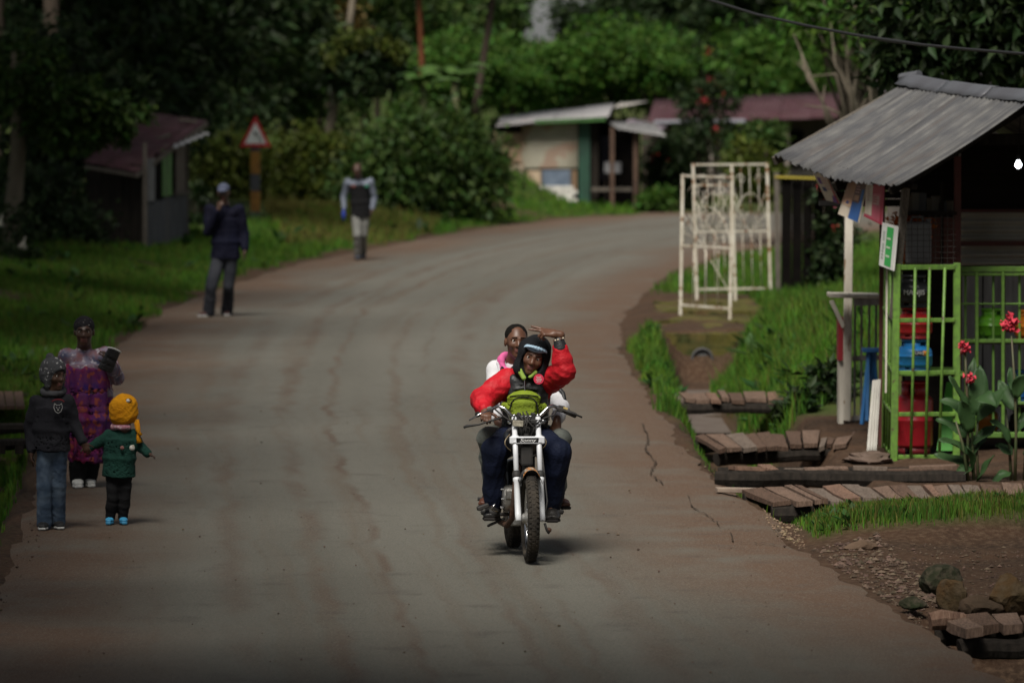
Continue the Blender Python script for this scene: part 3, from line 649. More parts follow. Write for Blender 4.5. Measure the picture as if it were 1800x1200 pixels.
# many-stemmed tree with pale twigs behind the kiosk
d0 = 88.0; b = at(1450, 520, d0); b.z = float(height(np.array(b.x), np.array(d0))); t = thing('tree', 'many stemmed tree with pale bare twigs rising behind the kiosk roof', 'tree', b)
q = random.Random(81); mb = MB(); mb.smooth = True
mb.tube([b + Vector((0, 0, -.2)), at(1455, 330, d0), at(1520, 215, d0), at(1545, 90, d0), at(1540, -30, d0)], [.16, .15, .15, .12, .08], 9); mb.build('trunk', BARKP, t)
for k in range(30):
    sx, sy = q.uniform(1480, 1545), q.uniform(150, 260); ex, ey = q.uniform(1395, 1590), q.uniform(-50, 60); my = (sy + ey) / 2; dd = d0 + q.uniform(-.6, .8)
    mb = MB(); mb.smooth = True; mb.tube([at(1490, min(300, sy + 70), d0), at(sx, sy, dd), at((sx + ex * 1.3) / 2.3 + q.uniform(-12, 12), my, dd), at(ex, ey, dd)], [.036, .034, .024, .011], 6); mb.build('branch', BARKP, t)
for pts in ([(1462, 215), (1430, 150), (1405, 105)], [(1462, 215), (1440, 170), (1395, 60)], [(1440, 168), (1420, 140), (1408, 95)], [(1500, 160), (1468, 115), (1460, 40)], [(1468, 130), (1425, 135), (1400, 110)], [(1475, 200), (1455, 190), (1412, 185)], [(1452, 210), (1446, 180), (1450, 150)]):
    mb = MB(); mb.smooth = True; mb.tube([at(1505, 290, d0)] + [at(x, y, d0 - .8) for x, y in pts], [.032, .024, .018, .008], 6); mb.build('branch', BARKP, t)
bl = []
for px, py, rr in [(1400, 10, .16), (1395, 70, .12), (1425, 20, .2), (1440, 90, .12), (1470, 10, .22), (1520, 5, .25), (1545, 40, .25), (1450, 50, .12), (1580, 30, .25), (1500, 60, .16), (1560, 85, .2), (1440, -20, .25)]: c = at(px, py, d0 - .3) - b; bl.append((c.x, c.y, c.z, rr * 1.4, rr * 1.4, rr * 1.4))
link('crown', leaf_mesh('crown', LG['bright'], bl, 1150, .22, .07, 82, clumps=75, sig=.5), t)
# big leaved dark tree over the kiosk roof
d0 = 64.0; b = at(1700, 480, d0); b.z = float(height(np.array(b.x), np.array(d0))); t = thing('tree', 'dark large leaved tree overhanging the ridge of the kiosk', 'tree', b)
mb = MB(); mb.smooth = True; mb.tube([b + Vector((0, 0, -.2)), at(1690, 250, d0), at(1680, 60, d0), at(1660, -80, d0)], [.16, .14, .1, .06], 9); mb.build('trunk', BARK, t)
bl = []
for px, py, rr in [(1600, 40, .4), (1660, 30, .5), (1720, 50, .5), (1780, 40, .5), (1640, 100, .35), (1700, 110, .35), (1620, -30, .6), (1740, -40, .7), (1820, 20, .6), (1590, 100, .25), (1570, 140, .2), (1830, 120, .4)]: c = at(px, py, d0) - b; bl.append((c.x, c.y, c.z, rr, rr, rr))
link('crown', leaf_mesh('crown', LG['dark'], bl, 5200, .2, .075, 84, clumps=220, sig=.32), t)
# added trees, nearly all out of view, placed to darken verges and near road
SHD = ['tall shade tree standing beyond the verge where the woman and children walk', 'tall shade tree beyond the grass verge near the plank shed']
for k, (x, d, kd, th, cs) in enumerate([(-5.6, 33.5, 'broad', 6.6, 1.05), (-6.4, 37.5, 'broad', 7.0, 1.0), (-5.8, 41.5, 'tall', 7.2, 1.2), (-6.6, 46, 'broad', 7.2, 1.1), (-6.8, 51, 'tall', 7.4, 1.25), (-7.6, 57, 'broad', 7.6, 1.15), (-8.6, 65, 'broad', 7.8, 1.2), (-5.2, 28, 'tall', 6.8, 1.2), (-4.0, 23.4, 'broad', 10.2, 1.65), (-4.2, 19, 'tall', 9.6, 1.7), (-4.8, 16.5, 'broad', 9.4, 1.6)]):
    tree(x, d, kd, th, cs, SHD[0], k * 1.1, group='shade trees along the verge')
for k, (x, d, kd, th, cs) in enumerate([(-10.6, 76, 'broad', 8, 1.4), (-7.9, 70, 'broad', 8.6, 1.2), (-8.6, 79, 'broad', 9.0, 1.5), (-11.4, 86, 'broad', 8.4, 1.5), (-10.6, 90, 'broad', 9.4, 1.9), (-11.0, 97, 'broad', 10, 1.9), (-8.9, 110, 'broad', 11.5, 1.7), (-10.3, 114, 'broad', 11, 1.7), (-12.5, 122, 'broad', 12, 1.9)]):
    tree(x, d, kd, th, cs, SHD[1], k * 1.4, group='shade trees along the verge')
for k, (x, d, kd, th, cs) in enumerate([(6.0, 33, 'broad', 6.2, 1.05), (7.3, 38.5, 'broad', 6.6, 1.1), (5.2, 27, 'tall', 6.4, 1.1), (8.4, 46, 'tall', 7, 1.1), (4.3, 26.5, 'broad', 9.4, 1.65), (4.9, 34, 'broad', 7.6, 1.15), (3.7, 20.5, 'broad', 10.0, 1.7), (5.0, 17, 'broad', 9.4, 1.6)]):
    tree(x, d, kd, th, cs, 'tall shade tree standing beyond the stones and planks opposite the kiosk', k * 1.9, group='shade trees along the ditch')
# ---------------------------------------------------------------- buildings, sign, gates, bridges
def lerp4(P00, P01, P10, P11, u, v): return P00.lerp(P01, u).lerp(P10.lerp(P11, u), v)
def corr(P00, P01, P10, P11, waves, amp, nrows=4, per=6, sag=0, jit=0, seed=0):
    """corrugated sheet grid: waves counted along P00->P01, ridges running P00->P10"""
    n = (P01 - P00).cross(P10 - P00).normalized(); q = random.Random(seed); rows = []
    for r in range(nrows + 1):
        v = r / nrows; row = []
        for k in range(waves * per + 1):
            u = k / (waves * per); p = lerp4(P00, P01, P10, P11, u, v) + n * (amp * math.sin(2 * PI * u * waves)) + Vector((0, 0, -sag * math.sin(PI * u) * v))
            if jit and r in (0, nrows): p = p + (P10 - P00).normalized() * (jit * math.sin(u * 41 + seed) * .5 + jit * math.sin(u * 17 + seed * 2))
            row.append(p)
        rows.append(row)
    return rows
RUSTROOF = mat('maroon_tin', (.062, .024, .032), .8, var=(.09, .048, .058), vscale=2.5, var2=(.05, .03, .026), v2scale=7, bump=.15, bscale=20)
TIN = mat('weathered_tin', (.19, .19, .195), .55, var=(.12, .118, .115), vscale=3.5, var2=(.24, .235, .225), v2scale=9, stretch=(1, 1, 1), bump=.15, bscale=25, metal=.25)
OLDWOOD = mat('grey_plank', (.12, .105, .09), .9, var=(.06, .052, .045), vscale=4, var2=(.16, .14, .115), v2scale=22, stretch=(6, 6, .6), bump=.5, bscale=20)
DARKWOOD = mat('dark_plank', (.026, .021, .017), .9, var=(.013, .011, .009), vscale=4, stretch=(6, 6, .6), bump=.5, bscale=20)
SHADOWWALL = mat('sooty_board', (.004, .0035, .0035), .95, var=(.007, .006, .005), vscale=3, spec=.04, bump=.3, bscale=14)  # near-black: deep shade is put into the board colour
GREENP = mat('green_paint', (.012, .06, .035), .7, var=(.01, .04, .025), vscale=4, bump=.2, bscale=20)
def planks(mbname, P0, P1, z0, z1, n, th, matl, parent, seed, jag=.03, gap=.006, skip=()):
    """vertical planks side by side from P0 to P1, each an object"""
    q = random.Random(seed); ax = (P1 - P0); L = ax.length; ax.normalize(); nrm = Vector((-ax.y, ax.x, 0)); ed = [0]
    for k in range(n): ed.append(ed[-1] + q.uniform(.75, 1.25))
    for k in range(n):
        if k in skip: continue
        a, b = ed[k] / ed[-1] * L + gap / 2, ed[k + 1] / ed[-1] * L - gap / 2; t = (a + b) / 2 / L
        zb, zt = (z0[0] * (1 - t) + z0[1] * t), (z1[0] * (1 - t) + z1[1] * t) - q.uniform(0, jag); c = P0 + ax * (a + b) / 2 + nrm * q.uniform(-.008, .008)
        mb = MB(); mb.box((c.x, c.y, (zb + zt) / 2), (b - a, th, zt - zb), Matrix.Rotation(math.atan2(ax.y, ax.x), 3, 'Z') @ Matrix.Rotation(q.uniform(-.008, .008), 3, 'Y')); mb.build('plank', matl, parent)

# --- plank shed with the maroon roof
A, C_, B, Dd = Vector((-7.55, 100.8, 0)), Vector((-6.45, 100, 0)), Vector((-5.92, 103.6, 0)), Vector((-7.0, 104.6, 0))
for v_ in (A, C_, B, Dd): v_.z = float(height(np.array(v_.x), np.array(v_.y))) - .05
t = thing('wooden_shed', 'small dark plank shed with a maroon tin roof and green shutter', 'shed', C_)
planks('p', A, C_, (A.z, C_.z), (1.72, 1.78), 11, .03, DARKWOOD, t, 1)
lo = C_.lerp(B, .02)
planks('p', lo, B, (C_.z, B.z), (1.08, 1.22), 13, .03, mat('blue_grey_plank', (.10, .105, .115), .9, var=(.055, .055, .06), vscale=4, stretch=(6, 6, .6), bump=.4, bscale=20), t, 2)
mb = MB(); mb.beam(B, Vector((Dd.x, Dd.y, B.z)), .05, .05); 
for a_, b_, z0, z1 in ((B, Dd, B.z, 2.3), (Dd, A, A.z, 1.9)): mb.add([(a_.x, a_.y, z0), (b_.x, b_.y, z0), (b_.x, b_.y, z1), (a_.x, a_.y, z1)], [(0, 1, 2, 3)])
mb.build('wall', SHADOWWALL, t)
mb = MB(); mb.beam(C_, C_ + Vector((0, 0, 1.9)), .07, .07); mb.beam(B, Vector((B.x, B.y, 2.35)), .08, .08); mb.beam(C_.lerp(B, .5), Vector((*C_.lerp(B, .5).xy, 2.1)), .05, .05); mb.build('post', OLDWOOD, t)
def on_wall(tt, z): p = C_.lerp(B, tt); return Vector((p.x - .0, p.y, z))
ax = (B - C_).normalized(); nrm = Vector((ax.y, -ax.x, 0)); RW = Matrix.Rotation(math.atan2(ax.y, ax.x), 3, 'Z')
for tt, wd, z0, z1, nm, mm in ((.13, .55, 1.1, 1.86, 'board', mat('grey_board', (.2, .2, .205), .8, var=(.13, .13, .13))), (.30, .5, 1.12, 1.95, 'board', SHADOWWALL), (.5, .8, 1.17, 2.0, 'shutter', mat('green_shutter', (.07, .2, .03), .7, var=(.05, .13, .025), vscale=5)), (.82, .8, 1.2, 2.05, 'board', mat('brown_board', (.13, .11, .09), .8, var=(.09, .07, .06)))):
    c = on_wall(tt, (z0 + z1) / 2) + nrm * .01; mb = MB(); mb.box(c, (wd, .025, z1 - z0), RW); o = mb.build(nm, mm, t)
mb = MB(); mb.box(on_wall(.82, 1.2) + nrm * .05, (1.3, .06, .05), RW); mb.build('sill', OLDWOOD, t)
E1, E2, R1, R2 = at(146, 285, 100.5), at(240, 303, 99.6), at(364, 212, 104.2), at(262, 199, 105.2)
for k in range(5):
    mb = MB(); mb.smooth = True; u0, u1 = k / 5, (k + 1.06) / 5; mb.sheet([[p + Vector((0, 0, .008 * (k % 2))) for p in r] for r in corr(R1.lerp(R2, u0), R1.lerp(R2, u1), E2.lerp(E1, u0), E2.lerp(E1, u1), 5, .011, 4, 6, seed=k)], .004); mb.build('roof_sheet', RUSTROOF, t)
mb = MB(); mb.beam(at(238, 303, 99.7) - Vector((0, 0, .05)), at(148, 288, 100.4) - Vector((0, 0, .05)), .03, .06); mb.beam(E2 - Vector((0, 0, .06)), R1 - Vector((0, 0, .06)), .04, .07); mb.build('rafter', OLDWOOD, t)
P = [[at(302, 262, 101.6), at(365, 236, 103.0)], [at(305, 256, 101.8), at(368, 231, 103.2)]]
mb = MB(); mb.smooth = True; mb.sheet(corr(at(303, 262, 101.5), at(368, 235, 103.4), at(306, 254, 102.1), at(362, 231, 104), 6, .02, 2), .004); mb.build('awning', mat('pale_tin', (.42, .43, .44), .5, var=(.28, .28, .28), metal=.2), t)
mb = MB(); mb.box((R1.lerp(R2, .3) + E2.lerp(E1, .3)) / 2 + Vector((.1, .4, .1)), (.3, .1, .05), (0, -.3, .6)); mb.build('loose_timber', OLDWOOD, t); mb = MB(); mb.box(at(330, 212, 104), (.35, .08, .05), (0, .1, .2)); mb.build('loose_timber', OLDWOOD, t)

# --- road sign
b = gp(449, 414); t = thing('road_sign', 'triangular red bordered warning sign with a bend arrow on a yellow and black banded post', 'road sign', b)
zs = [b.z - .2] + [at(449, py, b.y).z for py in (375, 326, 290, 253)]
bands = [(-.3, at(0, 372, b.y).z, 'k'), (at(0, 372, b.y).z, at(0, 336, b.y).z, 'y'), (at(0, 336, b.y).z, at(0, 306, b.y).z, 'k'), (at(0, 306, b.y).z, at(0, 266, b.y).z, 'y'), (at(0, 266, b.y).z, at(0, 240, b.y).z, 'k')]
for z0, z1, c in bands:
    mb = MB(); mb.box((b.x, b.y, (z0 + z1) / 2), (.2, .12, z1 - z0), bev=.008); mb.build('post_band', mat('band_yellow', (.30, .14, .015), .7, var=(.20, .09, .015), vscale=6) if c == 'y' else mat('band_black', (.04, .043, .05), .7, var=(.07, .07, .075), vscale=5), t)
T0, T1, T2 = at(449, 203, b.y - .1), at(421, 258.5, b.y - .1), at(477, 258.5, b.y - .1)
cen = (T0 + T1 + T2) / 3
def tri(sc, dy): return [cen + (p - cen) * sc + Vector((0, dy, 0)) for p in (T0, T1, T2)]
def tri_prism(sc, y0, y1):
    a, c = tri(sc, y0), tri(sc, y1); return MB().add(a + c, [(0, 1, 2), (5, 4, 3), (0, 3, 4, 1), (1, 4, 5, 2), (2, 5, 3, 0)])
o = tri_prism(1, 0, .02).build('sign_plate', mat('sign_red', (.5, .015, .025), .5), t); o2 = tri_prism(.68, -.006, -.001).build('sign_face', mat('sign_white', (.82, .82, .8), .5), o)
def spx(px, py): return at(px, py, b.y - .11)
mb = MB(); pts = [spx(459, 254), spx(459, 247), spx(457.5, 241), spx(454, 237), spx(450, 235.5)]
for p, r in zip(pts, pts[1:]): mb.beam(p, r.lerp(r + (r - p) * .15, 1), .06, .006)
mb.add([spx(451.5, 231), spx(444.5, 232.5), spx(450, 240)], [(0, 1, 2)]); o3 = mb.build('bend_arrow', mat('sign_black', (.012, .012, .014), .5), o); o3.location.y -= .004

# --- patchwork shed at the bend
d1 = 138.8
def F1(px, py, dd=0): return at(px, py, d1 + dd)
t = thing('patchwork_shed', 'low patchwork shed of tin, canvas and white bricks with a dark open front', 'shed', F1(1000, 370))
def panel(name, x0, x1, y0, y1, matl, dd=0, th=.03, bev=.004):
    a, c = F1(x0, y1, dd), F1(x1, y0, dd); mb = MB(); mb.box(((a.x + c.x) / 2, d1 + dd, (a.z + c.z) / 2), (c.x - a.x, th, c.z - a.z), bev=bev); return mb.build(name, matl, t)
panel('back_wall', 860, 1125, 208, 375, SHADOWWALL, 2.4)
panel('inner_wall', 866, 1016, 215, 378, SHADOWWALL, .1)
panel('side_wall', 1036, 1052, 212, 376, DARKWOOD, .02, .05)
CANVAS = mat('tan_canvas', (.36, .25, .17), .9, var=(.28, .19, .13), vscale=2.5, bump=.5, bscale=4)
def cloth(name, x0, x1, y0, y1, matl, seed, dd=-.03):
    P = [[F1(x0 + (x1 - x0) * u, y0 + (y1 - y0) * v, dd - .03 * float(fbm(np.array(u * 3), np.array(v * 4), 1.6, seed))) for u in np.linspace(0, 1, 12)] for v in np.linspace(0, 1, 10)]
    mb = MB(); mb.smooth = True; mb.sheet(P, .01); return mb.build(name, matl, t)
cloth('canvas_sheet', 868, 919, 233, 291, CANVAS, 1); cloth('canvas_sheet', 868, 922, 290, 330, mat('pale_canvas', (.42, .34, .25), .9, var=(.3, .24, .18), vscale=2), 2)
mb = MB(); mb.smooth = True; mb.sheet(corr(F1(917, 219, -.08), F1(917, 297, -.1), F1(1016, 217, -.08), F1(1016, 296, -.1), 9, .012, 4), .004)
m_ = mat('cream_tin', (.31, .29, .22), .6, var=(.25, .23, .175), vscale=2, spots=(.25, .17, .12), sscale=1.5, sthr=.52); mb.build('tin_sheet', m_, t)
panel('door_post', 1017, 1037, 208, 374, GREENP, -.06, .12)
panel('board', 923, 952, 299, 337, mat('peach_board', (.40, .27, .17), .8, var=(.45, .36, .26), vscale=2.5), -.05)
o = panel('window', 950, 1006, 296, 334, OLDWOOD, -.06, .03); mb = MB(); a, c = F1(954, 331, -.085), F1(1002, 299, -.085); mb.box(((a.x + c.x) / 2, a.y, (a.z + c.z) / 2), (c.x - a.x, .012, c.z - a.z)); mb.build('pane', mat('blue_plastic', (.16, .2, .26), .3, var=(.1, .13, .18), vscale=3), o)
panel('board', 1005, 1014, 297, 334, mat('brown_strip', (.2, .13, .08), .8), -.05)
WB = [mat('white_brick', (.66, .64, .59), .85, var=(.5, .48, .44), vscale=4, bump=.3, bscale=25)]
bm_ = None; q = random.Random(3); src = None
for r in range(6):
    y1 = 370 - r * 7.2; y0 = y1 - 6.8
    for k in range(8):
        x0 = 868 + k * 18.7 - (9 if r % 2 else 0); x1 = x0 + 18.2
        x0, x1 = max(867, x0), min(1015, x1)
        if x1 - x0 < 3: continue
        if x1 < 905 + 0 and y0 > 350: continue
        o = panel('brick', x0, x1, y0, y1, WB[0], -.06 + q.uniform(-.006, .006), .1, .008)
Rf = [F1(872, 222, -.5), F1(1068, 206, -.5), F1(880, 206, 2.6), F1(1078, 183, 2.6)]
for k in range(4):
    u0, u1 = k / 4, (k + 1.04) / 4; mb = MB(); mb.smooth = True; z = Vector((0, 0, .012 * (k % 2)))
    mb.sheet(corr(Rf[2].lerp(Rf[3], u0) + z, Rf[2].lerp(Rf[3], u1) + z, Rf[0].lerp(Rf[1], u0) + z, Rf[0].lerp(Rf[1], u1) + z, 8, .016, 3), .004); mb.build('roof_sheet', mat('grey_tin', (.34, .33, .33), .5, var=(.26, .25, .25), vscale=1.5, spots=(.2, .1, .06), sscale=2, sthr=.66), t)
mb = MB(); mb.beam(F1(940, 215, -.47), F1(1064, 209, -.47), .03, .1); mb.build('fascia', mat('bright_green_paint', (.05, .16, .03), .7, var=(.03, .09, .02)), t)
mb = MB(); mb.beam(F1(872, 224, -.4), F1(938, 216, -.4), .03, .06); mb.build('fascia', DARKWOOD, t)
mb = MB(); mb.smooth = True; mb.sheet(corr(F1(1078, 190, 1.5), F1(1112, 184, 1.5), F1(1090, 181, 3), F1(1142, 178, 3), 5, .015, 2), .004); mb.build('roof_sheet', mat('light_tin', (.42, .4, .36), .5, var=(.3, .28, .25)), t)
mb = MB(); mb.smooth = True; mb.sheet(corr(F1(1066, 214, .2), F1(1150, 216, .2), F1(1086, 226, -1.2), F1(1172, 240, -1.2), 9, .016, 3), .004); mb.build('awning', TIN, t)
mb = MB(); mb.smooth = True; mb.sheet(corr(F1(1108, 208, 1.5), F1(1172, 222, 1.5), F1(1100, 214, .3), F1(1160, 232, .3), 6, .016, 2), .004); mb.build('awning', mat('purple_tin', (.2, .16, .19), .6), t)
for x, y0 in ((1076, 224), (1117, 228)):
    a, c = F1(x, 376, -.9), F1(x, y0, -.9); mb = MB(); mb.beam(a, c, .11, .1); mb.build('post', mat('brown_post', (.11, .07, .05), .9, var=(.07, .045, .035)), t)
panel('counter', 1040, 1110, 330, 336, OLDWOOD, -.3, .3)
cloth('hanging_sheet', 1062, 1092, 285, 305, mat('grey_plastic', (.2, .2, .21), .6), 5, .3)
cloth('hanging_sheet', 1055, 1075, 240, 320, mat('dark_cloth', (.03, .028, .04), .9), 6, .6)
panel('stool_frame', 1062, 1066, 300, 374, DARKWOOD, .5, .08); 
# --- long building with the maroon roof
d2 = 152.0
def F2(px, py, dd=0): return at(px, py, d2 + dd)
t = thing('long_building', 'long low dark walled building under a maroon tin roof behind the gates', 'building', F2(1300, 352))
def panel2(name, x0, x1, y0, y1, matl, dd=0, th=.05):
    a, c = F2(x0, y1, dd), F2(x1, y0, dd); mb = MB(); mb.box(((a.x + c.x) / 2, d2 + dd, (a.z + c.z) / 2), (c.x - a.x, th, c.z - a.z)); return mb.build(name, matl, t)
panel2('wall', 1128, 1490, 205, 365, mat('brown_black_wall', (.04, .032, .028), .9, var=(.07, .055, .045), vscale=1.2, bump=.3, bscale=10), .1)
panel2('wall_panel', 1252, 1292, 252, 350, mat('pale_plaster', (.34, .31, .28), .9, var=(.24, .22, .19), vscale=2), .0)
panel2('wall_panel', 1320, 1362, 240, 262, mat('ochre_plaster', (.24, .2, .12), .9, var=(.16, .13, .08)), .0)
panel2('plinth', 1300, 1480, 298, 352, mat('grey_plaster', (.16, .145, .13), .9, var=(.11, .1, .09), vscale=2), .0)
for x0, x1, y0, y1 in ((1178, 1225, 262, 350), (1385, 1412, 230, 290)): o = panel2('door', x0, x1, y0, y1, SHADOWWALL, .02)
panel2('window', 1330, 1352, 262, 292, mat('dark_glass', (.02, .02, .025), .2), .02)
for x in (1166, 1246, 1298, 1380): panel2('post', x, x + 7, 212, 352, mat('pale_post', (.2, .17, .15), .9), -.9, .1)
for k in range(6):
    u0, u1 = k / 6, (k + 1.03) / 6; a0, a1, b0, b1 = F2(1138, 218, -1.3), F2(1482, 207, -1.3), F2(1150, 176, 2.4), F2(1490, 163, 2.4); z = Vector((0, 0, .012 * (k % 2)))
    mb = MB(); mb.smooth = True; mb.sheet(corr(b0.lerp(b1, u0) + z, b0.lerp(b1, u1) + z, a0.lerp(a1, u0) + z, a0.lerp(a1, u1) + z, 8, .018, 3), .005); mb.build('roof_sheet', RUSTROOF, t)
mb = MB(); mb.beam(F2(1268, 176, 2.4), F2(1490, 166, 2.4), .3, .05); mb.build('ridge_cap', mat('ridge_tin', (.36, .33, .35), .5, var=(.26, .23, .25)), t)
mb = MB(); mb.beam(F2(1150, 214, -1.35), F2(1310, 212, -1.35), .03, .09); mb.build('gutter', mat('gutter_grey', (.26, .26, .3), .5), t)

# --- dark creeper covered screen that the gates hang from
d3 = 84.5
a = at(1368, 525, d3); zg = float(height(np.array(a.x), np.array(d3)))
t = thing('boundary_screen', 'tall black board screen overgrown with creeper beside the white gates', 'fence', Vector((a.x, d3, zg)))
q = random.Random(9); x0 = a.x + .04
for k in range(6):
    wd = .16; c = x0 + wd * (k + .5); mb = MB(); mb.box((c, d3 + .9 * k / 6 * .3, (zg - .2 + at(0, 308 + q.uniform(0, 5), d3).z) / 2), (wd - .008, .035, at(0, 308, d3).z - zg + .2)); mb.build('board', SHADOWWALL, t)
mb = MB(); mb.beam(Vector((a.x, d3 - .02, zg - .2)), at(1365, 303, d3 - .02), .075, .075); mb.build('post', OLDWOOD, t)
mb = MB(); mb.beam(at(1362, 311, d3 - .06), at(1462, 314, d3 - .06), .03, .035); mb.build('rail', mat('yellow_rail', (.32, .26, .03), .6), t)
bl = [];
for px, py, rr in [(1452, 340, .16), (1462, 390, .18), (1450, 440, .18), (1468, 470, .2), (1440, 490, .15), (1475, 340, .15), (1480, 420, .2)]: c = at(px, py, d3 - .1) - t.location; bl.append((c.x, c.y, c.z, rr, .12, rr))
link('creeper', leaf_mesh('creeper', LG['dark'], bl, 1300, .10, .06, 91, clumps=60, sig=.4), t)
bl = [(*(at(px, py, d3 - .3) - t.location), .05, .05, .07) for px, py in [(1447, 330), (1452, 345), (1446, 318), (1470, 355), (1460, 400)]]
link('blossom', leaf_mesh('blossom', LG['red'], bl, 60, .06, .05, 92, clumps=14, sig=.6), t)
# --- white steel gates
GW = mat('gate_white', (.62, .585, .50), .55, var=(.45, .40, .31), vscale=5, spots=(.19, .085, .03), sscale=9, sthr=.57)
def gate(label, O, U, V, wd, ht, seed, wicket=None):
    """leaf standing on O, U along its width, V up"""
    t = thing('gate', label, 'gate', O)
    P = lambda u, v: O + U * u + V * v
    def bar(name, pts, r=.012): mb = MB(); mb.smooth = True; mb.tube(pts, r, 6); return mb.build(name, GW, t)
    def post(u, v0, v1, wd_=.043): mb = MB(); mb.beam(P(u, v0), P(u, v1), wd_, wd_, bev=.004); mb.build('post', GW, t)
    def rail(v, u0, u1, h=.032): mb = MB(); mb.beam(P(u0, v), P(u1, v), h, .03); mb.build('rail', GW, t)
    post(0, -.03, ht); post(wd, -.03, ht)
    rail(ht - .02, .03, wd - .03); rail(ht * .50, .03, wd - .03, .03); rail(.16, .03, wd - .03, .03)
    if wicket: post(wicket, -.03, ht * .99); rail(ht * .84, .03, wicket - .03, .07)
    secs = [(0, wicket), (wicket, wd)] if wicket else [(0, wd)]
    for s0, s1 in secs:
        w_ = s1 - s0; top = ht * (.80 if (wicket and s0 == 0) else .97)
        for k in range(1, 4): bar('bar', [P(s0 + w_ * k / 4, .17), P(s0 + w_ * k / 4, ht * .5)], .006)
        for k in range(1, 4): bar('bar', [P(s0 + w_ * k / 4, ht * .5), P(s0 + w_ * k / 4, top)], .005)
        for k in range(7):                                   # sunburst rays
            a_ = PI * (k + .5) / 7; L = min(.34 * ht, w_ * .5 / max(.2, abs(math.cos(a_)))) * .95; c = P(s0 + w_ / 2, ht * .52)
            bar('ray', [c, c + U * math.cos(a_) * L + V * math.sin(a_) * L], .0045)
        bar('arch', [P(s0 + w_ / 2 + w_ * .46 * math.cos(x), ht * .52 + ht * .26 * math.sin(x)) for x in np.linspace(0, PI, 12)], .006)
        bar('arch', [P(s0 + w_ / 2 + w_ * .22 * math.cos(x), ht * .52 + ht * .12 * math.sin(x)) for x in np.linspace(0, PI, 10)], .005)
        for sg in (-1, 1): bar('scroll', [P(s0 + w_ * (.5 + sg * (.25 + .14 * math.cos(x) * (1 - x / 9))), ht * .88 + .09 * math.sin(x) * (1 - x / 9)) for x in np.linspace(0, 7, 16)], .0045)
        bar('brace', [P(s0 + .03, ht * .72), P(s1 - .03, ht * .2)], .005)
O = at(1225, 530, 84); O.z = .02; E = at(1366, 526, 84.4); U = Vector((E.x - O.x, .5, 0)).normalized(); Vv = Vector((-.03, 0, 1)).normalized()
gate('wide white steel gate leaf with a wicket frame hinged on the dark screen', O, U, Vv, (E.x - O.x), 2.02, 1, wicket=(E.x - O.x) * .52)
O = at(1196, 560, 78.4); O.z = .02; E = at(1284, 571, 77); U = Vector((E.x - O.x, -1.2, 0)); wd = U.length; U.normalize()
gate('narrow rusty white gate leaf swung out toward the road over the mossy slab', O, U, Vector((.015, 0, 1)).normalized(), wd, 1.96, 2)
# --- mossy culvert slab with its pipe
MOSS = mat('mossy_concrete', (.085, .085, .016), .95, var=(.10, .065, .03), vscale=1.6, var2=(.045, .05, .016), v2scale=6, bump=.7, bscale=18)
t = thing('culvert', 'mossy concrete culvert slab under the white gates with a round drain pipe', 'culvert', gp(1235, 600))
for y0, y1, x0, x1, z in ((527, 536, 1150, 1330, .03), (541, 552, 1150, 1340, .05), (558, 571, 1140, 1335, .05), (573, 586, 1130, 1310, .02)):
    mb = MB(); a, b2, c, e = gp(x0, y1), gp(x1, y1), gp(x1, y0), gp(x0, y0); P = [[lerp4(e, c, a, b2, u, v) for u in np.linspace(0, 1, 22)] for v in np.linspace(0, 1, 5)]
    P = [[Vector((p.x + .04 * float(fbm(p.x * 4, p.y * 3, 2, 44)), p.y + .22 * float(fbm(np.array(p.x * 3), np.array(p.y), 1.5, 41)), z - .09 + .035 * float(fbm(np.array(p.x * 3), np.array(p.y * 2), 2, 42)))) for p in r] for r in P]; mb.sheet(P, .15); mb.build('slab', MOSS, t)
a, b2 = gp(1150, 588), gp(1310, 588); mb = MB(); yc = a.y + .35; xc_ = gp(1236, 588).x
n_ = 16; R = .115; zc = -.33; vs, fs = [], []; x0_, x1_, z0_, z1_ = a.x, b2.x, -.62, -.12      # headwall with a round hole
ring = [(xc_ + R * math.cos(2 * PI * k / n_), zc + R * math.sin(2 * PI * k / n_)) for k in range(n_)]
def onbox(k):
    c, s = math.cos(2 * PI * k / n_), math.sin(2 * PI * k / n_); tx = ((x1_ if c > 0 else x0_) - xc_) / c if abs(c) > 1e-6 else 1e9; tz = ((z1_ if s > 0 else z0_) - zc) / s if abs(s) > 1e-6 else 1e9; tt = min(tx, tz); return (xc_ + tt * c, zc + tt * s)
outer = [onbox(k) for k in range(n_)]
for (x, z) in ring + outer: vs.append((x, yc, z))
for k in range(n_): fs.append((k, (k + 1) % n_, n_ + (k + 1) % n_, n_ + k))
mb.add(vs, fs)
for cx, cz in ((x0_, z0_), (x1_, z0_), (x0_, z1_), (x1_, z1_)): pass
mb.build('headwall', MOSS, t)
mb = MB(); mb.smooth = True; mb.torus((0, 0, 0), R + .015, .02, 20, 6, rot=Matrix.Rotation(PI / 2, 3, 'Z')); mb.v = [(v[0] + xc_, v[1] + yc - .02, v[2] + zc) for v in mb.v]; mb.lathe((xc_, yc, zc), [(R, 0), (R, 1.6), (0.001, 1.6)], 20, 'Y'); mb.build('pipe', mat('grey_pipe', (.10, .10, .10), .8, var=(.06, .06, .06)), t)

